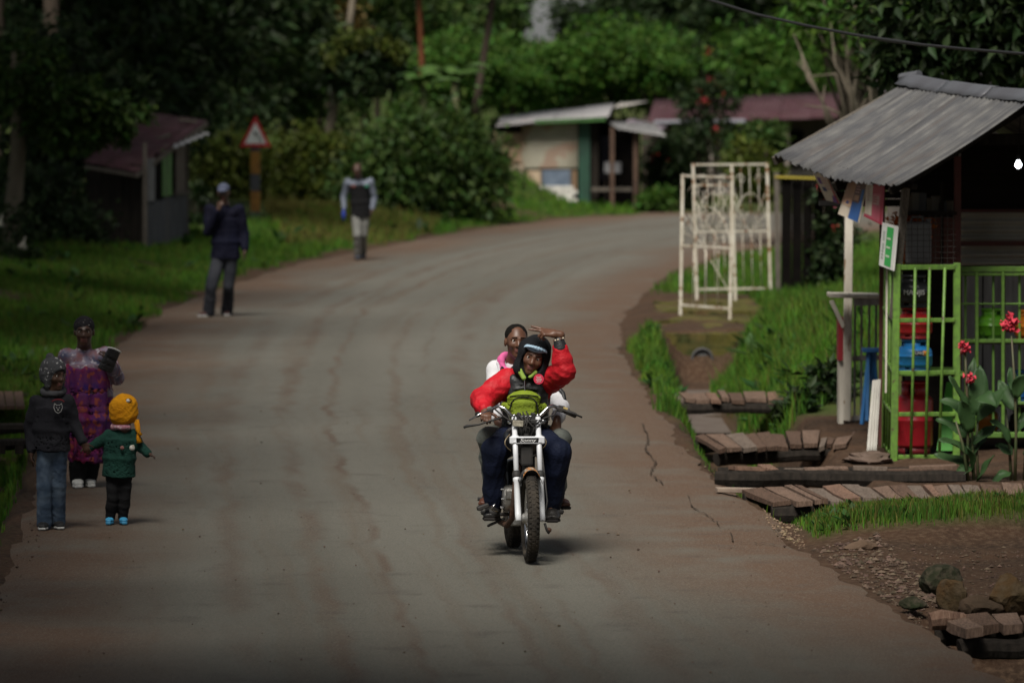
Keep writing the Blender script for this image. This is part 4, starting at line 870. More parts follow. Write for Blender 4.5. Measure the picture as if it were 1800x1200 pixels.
# --- plank footbridges over the ditch
BW = [mat('reddish_plank', (.17, .10, .07), .9, var=(.11, .066, .048), vscale=3, var2=(.22, .14, .10), v2scale=14, stretch=(5, .7, 1), bump=.6, bscale=25),
      mat('muddy_plank', (.10, .062, .045), .95, var=(.065, .042, .03), vscale=4, var2=(.14, .09, .065), v2scale=18, stretch=(6, .7, 1), bump=.7, bscale=25), mat('greyed_plank', (.15, .115, .092), .95, var=(.09, .068, .055), vscale=4, var2=(.2, .16, .13), v2scale=18, stretch=(6, .7, 1), bump=.7, bscale=25),
      mat('worn_plank', (.145, .095, .07), .9, var=(.09, .06, .045), vscale=3, var2=(.2, .135, .10), v2scale=16, stretch=(5, .7, 1), bump=.6, bscale=25)]
def bridge(label, FL, FR, NL, NR, n, zf, zn, seed, th=.04, beam_h=.12, beam_th=.09, overh=.05, beam_ext=(.0, .0), group='plank footbridges over the roadside ditch'):
    """deck between far edge FL-FR and near edge NL-NR (pixels); planks run far to near"""
    q = random.Random(seed); base = gp(*NL); t = thing('footbridge', label, 'footbridge', Vector((*gp((NL[0] + NR[0]) / 2, (NL[1] + NR[1]) / 2).xy, 0)), 0, group)
    fl, fr, nl, nr = (gp(*FL, zf), gp(*FR, zf), gp(*NL, zn), gp(*NR, zn)); ed = [0]
    for k in range(n): ed.append(ed[-1] + q.uniform(.55, 1.5))
    for k in range(n):
        a, b2 = ed[k] / ed[-1], ed[k + 1] / ed[-1]; g = .004 + q.uniform(0, .008); dz = q.uniform(-.014, .012); rz = q.uniform(-.009, .009); e0, e1 = q.uniform(-.1, .08), q.uniform(-.18, .12)
        w_ = (nr - nl).length; a += g / w_; b2 -= g / w_
        c = [nl.lerp(nr, a), nl.lerp(nr, b2), fl.lerp(fr, b2), fl.lerp(fr, a)]; dv = (c[0] - c[3]).normalized(); c[0] += dv * e1; c[1] += dv * (e1 + q.uniform(-.02, .02)); c[2] -= dv * e0; c[3] -= dv * e0
        for i_, s_ in zip(range(4), (1, -1, -1, 1)): c[i_].z += dz + s_ * rz
        mid = [c[0].lerp(c[3], .5) + Vector((q.uniform(-.006, .006), 0, q.uniform(-.01, .004))), c[1].lerp(c[2], .5) + Vector((q.uniform(-.006, .006), 0, q.uniform(-.01, .004)))]
        top = [c[0], c[1], mid[1], c[2], c[3], mid[0]]; vs = [p - Vector((0, 0, th * q.uniform(.8, 1.1))) for p in top] + top
        mb = MB(); mb.add(vs, [(0, 5, 2, 1), (5, 4, 3, 2), (6, 7, 8, 11), (11, 8, 9, 10)] + [(i_, (i_ + 1) % 6, 6 + (i_ + 1) % 6, 6 + i_) for i_ in range(6)]); mb.build('plank', q.choice(BW), t)
    for s_, (l, r, zz) in enumerate(((nl.lerp(fl, .06), nr.lerp(fr, .06), zn), (nl.lerp(fl, .9), nr.lerp(fr, .9), zf))):
        u = (r - l).normalized(); l, r = l - u * beam_ext[0], r + u * beam_ext[1]; mb = MB(); mb.smooth = False
        P = [l.lerp(r, k / 8) - Vector((0, q.uniform(-.01, .01), th + beam_h / 2 + q.uniform(-.012, .012))) for k in range(9)]
        for p, r2 in zip(P, P[1:]): pass
        mb.tube(P, [beam_h * .56 * q.uniform(.9, 1.1) for _ in P], 8, flat=.8); mb.build('beam', DARKWOOD, t)
    return t
bridge('weathered plank footbridge leading to the white counter post', (1220, 765), (1508, 755), (1262, 789), (1490, 779), 11, .03, .05, 1)
bridge('longest plank footbridge in front of the canna plants', (1302, 855), (1850, 850), (1360, 879), (1850, 876), 19, .07, .09, 2, beam_h=.14)
bridge('plank footbridge furthest up the ditch near the grass strip', (1168, 690), (1385, 686), (1185, 702), (1385, 702), 8, .05, .06, 4, beam_h=.1)
bridge('low plank footbridge below the mossy stones at the road edge', (1640, 1080), (1850, 1078), (1690, 1103), (1850, 1103), 4, .05, .06, 5, beam_h=.13, th=.06)
t = thing('footbridge', 'broken footbridge of one long dark beam with splintered boards', 'footbridge', gp(1450, 838), 0, 'plank footbridges over the roadside ditch')
q = random.Random(12)
mb = MB(); mb.tube([gp(x, 842 + q.uniform(-1.5, 1.5), .02) for x in range(1258, 1720, 40)], [.075 * q.uniform(.9, 1.1) for _ in range(1258, 1720, 40)], 8); mb.build('beam', DARKWOOD, t)
mb = MB(); mb.tube([gp(x, 833, .0) for x in range(1262, 1700, 50)], .06, 8); mb.build('beam', DARKWOOD, t)
for k, (x0, x1, y) in enumerate([(1290, 1338, 825), (1340, 1362, 824), (1452, 1490, 824), (1500, 1560, 823), (1560, 1640, 826), (1420, 1450, 828), (1600, 1680, 822), (1380, 1412, 826)]):
    p, r = gp(x0, y, .06), gp(x1, y + q.uniform(-2, 2), .06); mb = MB(); mb.box((p + r) / 2 + Vector((0, q.uniform(-.1, .1), 0)), ((r - p).length, q.uniform(.25, .5), .03), (q.uniform(-.06, .06), q.uniform(-.05, .05), q.uniform(-.15, .15))); mb.build('board', q.choice(BW), t)
mb = MB(); p = gp(1296, 861, .03); mb.box(p, (.34, .16, .035), (0, .03, .1), bev=.004); mb.top('loose_plank', mat('bleached_plank', (.3, .24, .19), .9, var=(.2, .15, .12), vscale=6), 'short bleached board end lying at the road edge by the long footbridge', 'plank', p)
mb = MB(); mb.smooth = False; p = gp(1655, 1092, .04); mb.tube([p + Vector((-.07, 0, 0)), p + Vector((0, .01, .01)), p + Vector((.14, .05, .0))], [.055, .065, .05], 9); mb.top('log', BW[0], 'short split log end lying beside the low footbridge', 'log', p)
# log bridge at the far left verge
t = thing('footbridge', 'dark log footbridge over the verge ditch behind the boy', 'footbridge', gp(20, 730))
for y, r in ((700, .07), (752, .06), (780, .06)): mb = MB(); mb.tube([gp(-80, y, .02), gp(-10, y + 2, .03), gp(48, y - 1, .02)], [r, r * .95, r * .85], 8); mb.build('beam', DARKWOOD, t)
q = random.Random(4)
for k in range(7):
    x = -70 + k * 17; p, r = gp(x, 690, .10), gp(x + 4, 716, .09); mb = MB(); mb.beam(p, r, .085, .035, roll=q.uniform(-.08, .08)); mb.build('plank', BW[1], t)
for x in (2, 34): mb = MB(); mb.beam(gp(x, 790, -.2), gp(x, 790, .35), .07, .07); mb.build('post', DARKWOOD, t)
# --- mossy stones
def stone(label, px, py, wd, dp, ht, seed, matl, flat=.0):
    p = gp(px, py); q = random.Random(seed); bm = bmesh.new(); bmesh.ops.create_icosphere(bm, subdivisions=3, radius=.5)
    pl = [(Vector((q.uniform(-1, 1), q.uniform(-1, 1), q.uniform(-.3, 1))).normalized(), q.uniform(.26, .42)) for _ in range(9)]
    for v in bm.verts:
        for n, dd in pl:
            e = v.co.dot(n) - dd
            if e > 0: v.co -= n * e * .92
        f = 1 + .05 * math.sin(v.co.x * 17 + seed) * math.sin(v.co.y * 15) + .03 * math.sin(v.co.z * 37 + v.co.x * 29); v.co = Vector((v.co.x * wd * 1.15 * f, v.co.y * dp * 1.15 * f, v.co.z * ht * 1.2 * f))
    me = bpy.data.meshes.new('stone'); bm.to_mesh(me); bm.free(); me.materials.append(matl); o = link('stone', me); o.location = (p.x, p.y, ht * .42); return tag(o, label, 'stone', 'stones piled by the low footbridge')
MS1 = mat('green_stone', (.024, .022, .014), .95, var=(.017, .023, .010), vscale=5, var2=(.06, .05, .035), v2scale=18, bump=.8, bscale=30)
MS2 = mat('ochre_stone', (.068, .038, .016), .95, var=(.038, .027, .013), vscale=5, var2=(.07, .05, .03), v2scale=14, bump=.8, bscale=30)
stone('dark green mossy stone behind the ochre one at the road edge', 1645, 1040, .30, .28, .20, 1, MS1); stone('ochre mossy stone right above the log end', 1676, 1072, .20, .22, .22, 2, MS2)
stone('large rust coloured stone near the picture edge', 1778, 1072, .30, .26, .24, 3, MS2); stone('small flat dark stone at the asphalt edge', 1605, 1068, .16, .14, .08, 4, MS1)
stone('low brown stone between the ochre and rust coloured ones', 1725, 1078, .26, .2, .12, 5, mat('brown_stone', (.06, .04, .026), .95, var=(.04, .028, .018), bump=.7, bscale=25)); stone('earth covered stone lump where the driveway meets the grass', 1515, 968, .24, .16, .09, 6, mat('earthy_stone', (.12, .08, .055), .95, var=(.09, .06, .04), bump=.7, bscale=25))
# ---------------------------------------------------------------- gas kiosk
d4 = 49.6
KG = mat('lime_paint', (.13, .27, .035), .5, var=(.10, .20, .03), vscale=4, var2=(.08, .15, .03), v2scale=22, spots=(.075, .05, .03), sscale=15, sthr=.65, bump=.15, bscale=30)
KGD = mat('lime_paint_dull', (.11, .23, .035), .6, var=(.08, .16, .03), vscale=4)
REDB = mat('red_brown_paint', (.10, .022, .018), .7, var=(.06, .018, .014), vscale=5, bump=.3, bscale=20)
WPOST = mat('chalky_white_paint', (.62, .58, .5), .85, var=(.5, .46, .39), vscale=4, spots=(.27, .19, .12), sscale=5, sthr=.6, stretch=(3, 3, .8), bump=.3, bscale=25)
GREYP = mat('grey_board', (.2, .2, .205), .8); GPL = mat('pale_grey_plank', (.36, .35, .34), .9, var=(.24, .23, .225), vscale=4, stretch=(5, 5, .7), bump=.4, bscale=20)
ROOFM = mat('kiosk_tin', (.20, .20, .205), .5, var=(.13, .13, .135), vscale=1.4, var2=(.27, .265, .25), v2scale=4, stretch=(1, 1, 1), bump=.25, bscale=22, metal=.3)
kb = gp(1600, 806)
t = thing('kiosk', 'roadside kiosk with a sagging corrugated tin roof on white and brown posts', 'kiosk', kb)
RF, RN, EF, EN = at(1596, 141, 54), at(1824, 170, 50), at(1361, 272, 53.2), at(1580, 327, 49)
def streaky_tin(name, c1, c2, c3):
    """weathered galvanised sheet streaked down its slope"""
    m = mat(name, c1, .52, metal=.25, bump=.2, bscale=26); n, l = m.node_tree.nodes, m.node_tree.links; b = n['Principled BSDF']; tc = n.new('ShaderNodeTexCoord')
    def nz(sc, s, det=6):
        mp = n.new('ShaderNodeMapping'); mp.inputs['Scale'].default_value = sc; l.new(tc.outputs['UV'], mp.inputs[0]); t_ = n.new('ShaderNodeTexNoise'); t_.inputs['Scale'].default_value = s; t_.inputs['Detail'].default_value = det; l.new(mp.outputs[0], t_.inputs['Vector']); r = n.new('ShaderNodeMapRange'); r.inputs['From Min'].default_value = .36; r.inputs['From Max'].default_value = .64; l.new(t_.outputs['Fac'], r.inputs['Value']); return r.outputs[0]
    def mx(f, a, bb):
        x = n.new('ShaderNodeMix'); x.data_type = 'RGBA'; l.new(f, x.inputs['Factor'])
        for s, c in ((x.inputs[6], a), (x.inputs[7], bb)):
            if isinstance(c, tuple): s.default_value = c + (1,)
            else: l.new(c, s)
        return x.outputs[2]
    c = mx(nz((14, .5, 1), 1), c1, c2); c = mx(nz((60, 1.2, 1), 1), c, c3); c = mx(nz((5, 3, 1), 2), c, tuple(v * .8 for v in c1)); rr = n.new('ShaderNodeMapRange'); rr.inputs['From Min'].default_value = .7; rr.inputs['From Max'].default_value = 1.7; l.new(nz((9, 1.3, 1), 1.5), rr.inputs['Value']); c = mx(rr.outputs[0], c, (.10, .07, .055)); l.new(c, b.inputs['Base Color']); return m
KROOF = streaky_tin('streaked_kiosk_tin', (.10, .10, .105), (.042, .04, .04), (.18, .175, .165))
def roof_sheet(u0, u1, lift, seed, A0, A1, B0, B1, waves=7, name='roof_sheet', m=None):
    P = corr(A0.lerp(A1, u0), A0.lerp(A1, u1), B0.lerp(B1, u0), B0.lerp(B1, u1), waves, .012, 8, 6, jit=.012, seed=seed)
    nr, ncol = len(P), len(P[0]); P = [[p + Vector((0, 0, lift - .085 * math.sin(PI * (u0 + (u1 - u0) * c / (ncol - 1))) * (r / (nr - 1)) ** 1.5 - .03 * math.sin(PI * r / (nr - 1)))) for c, p in enumerate(row)] for r, row in enumerate(P)]
    mb = MB(); mb.smooth = True; mb.sheet(P, .003); o = mb.build(name, m or KROOF, t, recalc=False)
    uv = o.data.uv_layers.new(name='uv'); nv = nr * ncol; q_ = np.empty(len(o.data.loops), np.int32); o.data.loops.foreach_get('vertex_index', q_); q_ %= nv
    uva = np.stack([u0 + (q_ % ncol) / (ncol - 1) * (u1 - u0) + seed * 3.7, (q_ // ncol) / (nr - 1)], 1).astype(np.float32); uv.data.foreach_set('uv', uva.ravel()); return o
for k in range(5): roof_sheet(k / 5 - (.012 if k else 0), (k + 1) / 5, .006 * (k % 2) + .002 * k, k, RF, RN, EF, EN)
RB, RBN = RF + Vector((1.35, .3, -.72)), RN + Vector((1.35, .3, -.72))
for k in range(4): roof_sheet(k / 4, (k + 1.03) / 4, .006 * (k % 2) - .004, 7 + k, RF + Vector((.02, 0, -.012)), RN + Vector((.02, 0, -.012)), RB, RBN, 8)
CAP = mat('ridge_cap_tin', (.12, .125, .14), .5, var=(.09, .09, .10), vscale=2, metal=.3, bump=.2, bscale=15)
for k in range(3):
    P = []; q = random.Random(k)
    for s in np.linspace(k / 3, (k + 1.04) / 3, 9):
        c = RF.lerp(RN, s) + Vector((0, 0, .03 - .03 * math.sin(PI * s) + .008 * (k % 2))); e = (EF - RF).lerp(EN - RN, s).normalized(); w_ = .17 + .012 * math.sin(s * 60)
        P.append([c + e * w_ + Vector((0, 0, .006)), c + e * .09 + Vector((0, 0, .016)), c + e * .03 + Vector((0, 0, .035)), c + Vector((.04, 0, .03)), c + Vector((.17, .03, -.07))])
    mb = MB(); mb.smooth = True; mb.sheet(P, .004); mb.build('ridge_cap', CAP, t)
mb = MB(); mb.tube([RF + Vector((-.06, .05, .02)), RF + Vector((.1, -.12, .05))], .045, 8); mb.build('ridge_end', CAP, t)
def beam(name, a, b, w_, h, m, roll=0, bev=.004): mb = MB(); mb.beam(a, b, w_, h, roll, bev); return mb.build(name, m, t)
dn = Vector((0, 0, -.06))
beam('rafter', RN + dn * .9 + Vector((0, .3, 0)), EN + dn * .9 + Vector((-.05, .3, 0)), .05, .06, DARKWOOD); beam('rafter', RF + dn, EF + dn, .05, .08, OLDWOOD); beam('rafter', RF.lerp(RN, .5) + dn, EF.lerp(EN, .5) + dn * 2.6, .05, .08, DARKWOOD)
beam('purlin', EF.lerp(RF, .12) + dn * 1.7, EN.lerp(RN, .12) + dn * 1.7 + Vector((0, .12, 0)), .05, .05, DARKWOOD); beam('purlin', RF + dn * 2, RN + dn * 2, .06, .06, DARKWOOD)
beam('tie_beam', at(1722, 245, 50.4), at(1960, 245, 50.4), .06, .1, DARKWOOD)
# posts
g = lambda px, py, d: at(px, py, d)
mb = MB(); mb.beam(g(1488, 748, 54.7), g(1493, 330, 54.7), .068, .08, bev=.006); mb.build('post', WPOST, t)
mb = MB(); mb.beam(g(1570, 560, 49.75), g(1593, 322, 49.5), .06, .06, bev=.006); mb.build('post', OLDWOOD, t)
mb = MB(); mb.beam(g(1549, 792, 51.6), g(1551, 330, 51.6), .045, .05, bev=.004); mb.build('post', REDB, t)
mb = MB(); mb.beam(g(1683, 812, 50.4), g(1683, 275, 50.4), .06, .06, bev=.004); mb.build('post', REDB, t)
# body walls
def wallp(name, x0, x1, y0, y1, d, m, th=.04): a, c = g(x0, y1, d), g(x1, y0, d); mb = MB(); mb.box(((a.x + c.x) / 2, d, (a.z + c.z) / 2), (c.x - a.x, th, c.z - a.z)); return mb.build(name, m, t)
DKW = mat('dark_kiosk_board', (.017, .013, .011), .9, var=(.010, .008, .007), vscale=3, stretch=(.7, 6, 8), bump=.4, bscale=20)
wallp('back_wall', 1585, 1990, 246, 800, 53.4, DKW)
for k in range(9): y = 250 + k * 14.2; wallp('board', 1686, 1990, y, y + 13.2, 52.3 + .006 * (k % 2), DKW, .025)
P = [[g(1686 + (2000 - 1686) * u, 372 + (466 - 372) * v, 52.2 - .02 * math.sin(2 * PI * v * 6.5)) for u in np.linspace(0, 1, 6)] for v in np.linspace(0, 1, 60)]
mb = MB(); mb.smooth = True; mb.sheet(P, .004); mb.build('tin_wall', mat('greyed_tin', (.36, .34, .30), .6, var=(.25, .235, .2), vscale=2.5, bump=.1, bscale=20), t)
wallp('batten', 1686, 1990, 424, 432, 52.12, REDB, .03); wallp('batten', 1686, 1990, 368, 373, 52.12, REDB, .03); wallp('batten', 1683, 1689, 250, 800, 52.1, GPL, .03)
q = random.Random(8)
for k in range(8): x = 1690 + k * 38; wallp('plank', x, x + 36.5, 468, 800, 52.3 + q.uniform(-.01, .01), GPL, .025)
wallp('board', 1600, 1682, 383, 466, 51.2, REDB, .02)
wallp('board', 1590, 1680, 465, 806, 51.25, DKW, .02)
wallp('floor', 1560, 1990, 806, 826, 50.6, DARKWOOD, 1.9)
wallp('shelf', 1588, 1682, 372, 377, 50.6, OLDWOOD, .4)
wallp('mullion', 1653, 1659, 320, 465, 50.5, DARKWOOD, .03); wallp('lintel', 1592, 1682, 372, 378, 50.2, DKW, .03)
P0 = g(1432, 312, 53.6)
for k in range(4): wallp('weatherboard', 1438, 1592, 308 + k * 14, 321 + k * 14, 53.5 - .004 * (k % 2), DKW, .02)
wallp('ledge', 1440, 1476, 353, 361, 53.0, GREYP, .15)
# --- steel gas cage in front
cg = thing('gas_cage', 'lime green barred steel cage holding gas cylinders in front of the kiosk', 'cage', g(1625, 806, d4))
def cbar(name, a, b, w_, par=cg, m=KG, bev=.005): mb = MB(); mb.beam(a, b, w_, w_, bev=bev); return mb.build(name, m, par)
cbar('corner_post', g(1571, 813, d4), g(1577, 464, d4), .062); cbar('corner_post', g(1681, 804, d4 + .15), g(1682, 462, d4 + .15), .062)
cbar('corner_post', g(1553, 788, 51.2), g(1557, 468, 51.2), .035)
for y in (470, 563, 655, 728, 803): cbar('rail', g(1578, y, d4), g(1678, y - .5, d4 + .12), .038 if y != 470 else .045)
for x0, x1 in ((1602, 1609), (1628, 1634), (1652, 1661)): mb = MB(); mb.smooth = True; mb.tube([g(x0 - 1, 803, d4 - .03), g(x1, 470, d4 - .03)], .013, 8); mb.build('bar', KG, cg)
for k in range(4): xx = 1555 + k * 4.4; dd = 51.1 - k * .36; mb = MB(); mb.smooth = True; mb.tube([g(xx - 2, 789 + k * 5, dd), g(xx + 2, 470, dd)], .012, 8); mb.build('bar', KG, cg)
for y, y2 in ((470, 466), (563, 541), (655, 625), (728, 705), (806, 780)): cbar('side_rail', g(1572, y, d4 + .02), g(1554, y2, 51.2), .03)
for y in (655, ): a, c = g(1577, y, d4 + .05), g(1680, y, 50.9); mb = MB(); mb.box(((a.x + c.x) / 2, (a.y + c.y) / 2, a.z - .02), (c.x - a.x, 1.1, .02)); mb.build('shelf', KGD, cg)
a, c = g(1577, 803, d4 + .05), g(1680, 803, 50.9); mb = MB(); mb.box(((a.x + c.x) / 2, (a.y + c.y) / 2, a.z - .01), (c.x - a.x, 1.1, .02)); mb.build('shelf', DARKWOOD, cg)
mb = MB(); mb.beam(g(1666, 792, 50.2), g(1668, 672, 50.2), .02, .02); mb.v = []; mb.f = []; mb.mi = []; mb.sm = []
GB = [g(1646, 792, 50.1), g(1684, 792, 50.1), g(1682, 668, 50.3), g(1664, 672, 50.3)]
mb.add(GB + [p + Vector((0, .02, 0)) for p in GB], [(0, 1, 2, 3), (7, 6, 5, 4), (0, 4, 5, 1), (1, 5, 6, 2), (2, 6, 7, 3), (3, 7, 4, 0)]); mb.top('green_board', mat('bright_green_board', (.09, .42, .05), .5, var=(.07, .32, .04)), 'bright green board leaning inside the cage beside the tall red cylinder', 'board', g(1666, 792, 50.1))
# --- open rack to the side
rk = thing('gas_rack', 'lime green barred rack of gas cylinders behind the canna plants', 'rack', g(1760, 770, 50.6))
d5 = 50.6
for y, h in ((473, .05), (482, .03), (599, .035), (708, .03), (764, .05)): cbar('rail', g(1688, y, d5), g(1960, y, d5), h, rk, KGD if y > 600 else KG)
cbar('rail', g(1688, 534, d5 + .02), g(1960, 534, d5 + .02), .018, rk, KGD)
for x, w_, mm, dd in ((1697, .022, KGD, .06), (1717, .03, KG, -.03), (1746, .022, KGD, .06), (1763, .03, KG, -.03), (1792, .022, KGD, .06), (1822, .03, KG, -.03), (1862, .03, KG, -.03)): cbar('bar', g(x, 764, d5 + dd), g(x, 478, d5 + dd), w_, rk, mm)
for y in (601, 710, 766): a, c = g(1688, y, d5), g(1960, y, d5); mb = MB(); mb.box(((a.x + c.x) / 2, d5 + .4, a.z - .012), (c.x - a.x, .8, .02)); mb.build('shelf', OLDWOOD if y < 700 else DARKWOOD, rk)
# --- cylinders
def cylinder(px, pyb, d, r, h, colour, label, name, seed=0, collar=True, letters=None, tall=False, dark=None):
    b = g(px, pyb, d); o = thing('gas_cylinder', label, 'gas cylinder', b, 0, 'gas cylinders on sale at the kiosk'); Z = Vector((0, 0, 1))
    m = mat('enamel_' + name, colour, .35, var=tuple(c * .8 for c in colour), vscale=5, spots=tuple(c * .45 + .01 for c in colour), sscale=16, sthr=.68, bump=.08, bscale=30)
    md = mat('enamel_dark_' + name, tuple(c * .5 + .005 for c in colour), .5)
    hb = h * (.72 if not tall else .74); sh = r * .45; z0 = h * .1
    mb = MB(); mb.smooth = True; prof = [(r * .55, z0)] + [(r * (.55 + .45 * math.sin(a)), z0 + sh * .55 * (1 - math.cos(a))) for a in np.linspace(.2, PI / 2, 6)] + [(r, z0 + hb * .5), (r * 1.012, z0 + hb * .505), (r * 1.012, z0 + hb * .53), (r, z0 + hb * .535)] + [(r * (.35 + .65 * math.cos(a)), z0 + hb - sh + sh * math.sin(a)) for a in np.linspace(0, PI / 2, 7)] + [(.03, z0 + hb + .004)]
    mb.lathe(b, prof, 26); mb.build('body', m, o)
    mb = MB(); mb.smooth = True; rr = r * .86
    for k in range(3):                                        # slotted foot ring
        P = [[b + Vector((rr * math.cos(a), rr * math.sin(a), z)) for a in np.linspace(2 * PI * k / 3 + .16, 2 * PI * (k + 1) / 3 - .16, 9)] for z in (.012, z0 + .02)]; mb.sheet(P, .006)
    mb.lathe(b, [(rr + .005, .0), (rr + .005, .02), (rr - .006, .02), (rr - .006, 0)], 24); mb.build('foot_ring', md, o)
    mb = MB(); mb.smooth = True; ch = h - (z0 + hb) ; rc = r * .68; zt = z0 + hb - sh * .5
    for k in range(3):
        P = [[b + Vector((rc * math.cos(a), rc * math.sin(a), z)) for a in np.linspace(2 * PI * k / 3 + .5 + seed, 2 * PI * (k + 1) / 3 - .05 + seed, 10)] for z in (zt, zt + ch * .55, zt + ch * 1.1)]; mb.sheet(P, .007)
    mb.lathe(b, [(rc + .007, h - .022), (rc + .007, h), (rc - .008, h), (rc - .008, h - .022)], 24); mb.build('collar', m, o)
    mb = MB(); mb.smooth = True; mb.lathe(b, [(.022, z0 + hb), (.02, z0 + hb + .03), (.012, z0 + hb + .05)], 10); mb.build('valve', mat('brass', (.35, .25, .08), .35, metal=1), o)
    if letters:
        for txt, z, sz, mm, dx in letters:                    # lettering bent round the body, one mesh per word
            me_o = text_mesh(txt, sz, Matrix.Rotation(PI / 2, 4, 'X'), 'lettering', mm, None, .0008); me = me_o.data
            for v in me.vertices: a = (v.co.x + dx) / r; rr2 = r + .002 + .0008 - v.co.y; v.co = Vector((rr2 * math.sin(a), -rr2 * math.cos(a), v.co.z + z))
            me_o.parent = o
    return o
WHL = mat('white_print', (.62, .62, .6), .6); BKL = mat('black_print', (.015, .015, .018), .6); ORP = mat('orange_print', (.6, .2, .02), .6); NVY = mat('navy_print', (.02, .02, .05), .6)
cylinder(1607, 801, 50.1, .165, .66, (.38, .012, .022), 'tall red cylinder standing on the cage floor', 'deep_red', 0, tall=True)
o = cylinder(1607, 652, 50.1, .16, .285, (.02, .20, .52), 'blue cylinder with a small dark and orange badge on the middle cage shelf', 'blue', 1, letters=[('LAKE', .165, .036, WHL, .035)])
a0 = .16
mb = MB(); mb.smooth = True
mb.sheet([[o.location + Vector(((a0 + .0012) * math.sin(a), -(a0 + .0012) * math.cos(a), z)) for a in np.linspace(-.06, .52, 9)] for z in (.138, .188)], .001); mb.build('badge', NVY, o)
mb = MB(); mb.smooth = True; mb.sheet([[o.location + Vector(((a0 + .003) * math.sin(a), -(a0 + .003) * math.cos(a), z)) for a in np.linspace(.42, .8, 9)] for z in (.14, .186)], .001); mb.build('badge', ORP, o)
for c in o.children:
    if c.name.startswith('lettering'): c.location = (.002, -.003, 0)
cylinder(1607, 595, 50.1, .16, .28, (.48, .02, .025), 'red cylinder stacked on the blue one in the cage', 'red', 2)
cylinder(1605, 540, 50.1, .16, .285, (.018, .019, .021), 'black cylinder with white capital letters at the top of the cage stack', 'black', 3, letters=[('MANJIS', .135, .062, WHL, .0), ('A', .185, .04, mat('grey_print', (.25, .25, .25), .6), .03)])
cylinder(1743, 598, 50.98, .128, .285, (.12, .38, .02), 'bright green cylinder on the upper rack shelf', 'lime', 1, letters=[('GAS', .125, .03, mat('dark_green_print', (.03, .10, .01), .6), -.01)])
cylinder(1808, 598, 50.98, .128, .27, (.62, .2, .015), 'orange cylinder beside the green one on the upper rack shelf', 'orange', 0)
cylinder(1800, 707, 50.98, .15, .29, (.02, .15, .45), 'blue cylinder on the lower rack shelf behind the tall red flower', 'sea_blue', 2)
cylinder(1800, 763, 50.98, .14, .24, (.03, .03, .034), 'black and silver cylinder at the bottom of the rack', 'charcoal', 1)
cylinder(1728, 763, 51.0, .14, .27, (.5, .17, .02), 'orange cylinder half hidden by the canna leaves', 'amber', 1)
cylinder(1860, 707, 50.98, .15, .29, (.4, .02, .025), 'red cylinder at the end of the lower rack shelf', 'scarlet', 1)
# jerrycan, netting and goods above the cage
b = g(1614, 463, 50.3); mb = MB(); mb.box(b + Vector((0, 0, .185)), (.225, .16, .37), bev=.03); jc = thing('jerrycan', 'grey plastic jerrycan standing on top of the cage behind wire mesh', 'jerrycan', b)
GJ = mat('grey_plastic_can', (.17, .175, .185), .5, var=(.13, .13, .14), vscale=4); mb.build('body', GJ, jc)
mb = MB(); mb.smooth = True; mb.tube([b + Vector((-.07, 0, .36)), b + Vector((-.05, 0, .41)), b + Vector((.03, 0, .41)), b + Vector((.05, 0, .36))], .014, 8); mb.build('handle', GJ, jc)
mb = MB(); mb.lathe(b + Vector((.085, 0, .36)), [(.025, 0), (.025, .035), (0, .035)], 12); mb.build('cap', GJ, jc)
ms = thing('wire_mesh', 'rusty square wire mesh stretched over the opening above the cage', 'wire mesh', g(1635, 463, 49.95)); RW_ = mat('rusty_wire', (.05, .04, .035), .7)
for k in range(9): mb = MB(); x = 1592 + k * 10.5; mb.tube([g(x, 464, 49.95), g(x, 378, 49.95)], .0028, 5); mb.build('wire', RW_, ms)
for k in range(9): mb = MB(); y = 464 - k * 10.2; mb.tube([g(1590, y, 49.945), g(1680, y, 49.945)], .0028, 5); mb.build('wire', RW_, ms)
b = g(1598, 400, 50.75); V_, T_ = leaves('n', [(0, 0, 0, .17, .05, .085), (-.1, 0, -.12, .05, .05, .16)], 900, .05, .035, 5, clumps=40, sig=.3); o = link('net_bag', np_mesh('net_bag', V_, T_, mat('orange_netting', (.62, .17, .015), .6, island=.3, transl=.35)), None, b); tag(o, 'crumpled orange net bag behind the grey jerrycan', 'net bag')
GL = ['small goods box %s on the shelf over the wire mesh' % w for w in ('nearest the leaning brown post', 'second from the leaning brown post', 'third from the leaning brown post', 'in the middle', 'third from the dark red post', 'second from the dark red post', 'nearest the dark red post')]
q = random.Random(5)
for k in range(7):
    wd, hh = q.uniform(.05, .085), q.uniform(.07, .17); b = g(1597 + k * 12, 371, 50.6); mb = MB(); mb.box(b + Vector((0, 0, hh / 2)), (wd, .06, hh), bev=.006)
    mb.top('goods_box', mat('goods_%d' % (k % 3), [(.07, .055, .035), (.10, .09, .07), (.05, .05, .055)][k % 3], .6), GL[k], 'box', b, 'boxes on the kiosk shelf')
# light bulb
b = g(1790, 290, 51.0); lb = thing('light_bulb', 'glowing white bulb hanging in the dark kiosk opening', 'light bulb', b)
mb = MB(); mb.smooth = True; mb.lathe(b, [(.001, -.035)] + [(.031 * math.sin(a), -.031 * math.cos(a)) for a in np.linspace(.3, 2.5, 12)] + [(.014, .045), (.001, .045)], 32); mb.build('globe', mat('bulb_glow', (.9, .95, 1), .3, emit=7), lb)
mb = MB(); mb.lathe(b, [(.016, .043), (.018, .085), (.005, .1)], 10); mb.tube([b + Vector((0, 0, .09)), b + Vector((.02, .02, .45))], .004, 5); mb.build('holder', BKL, lb)
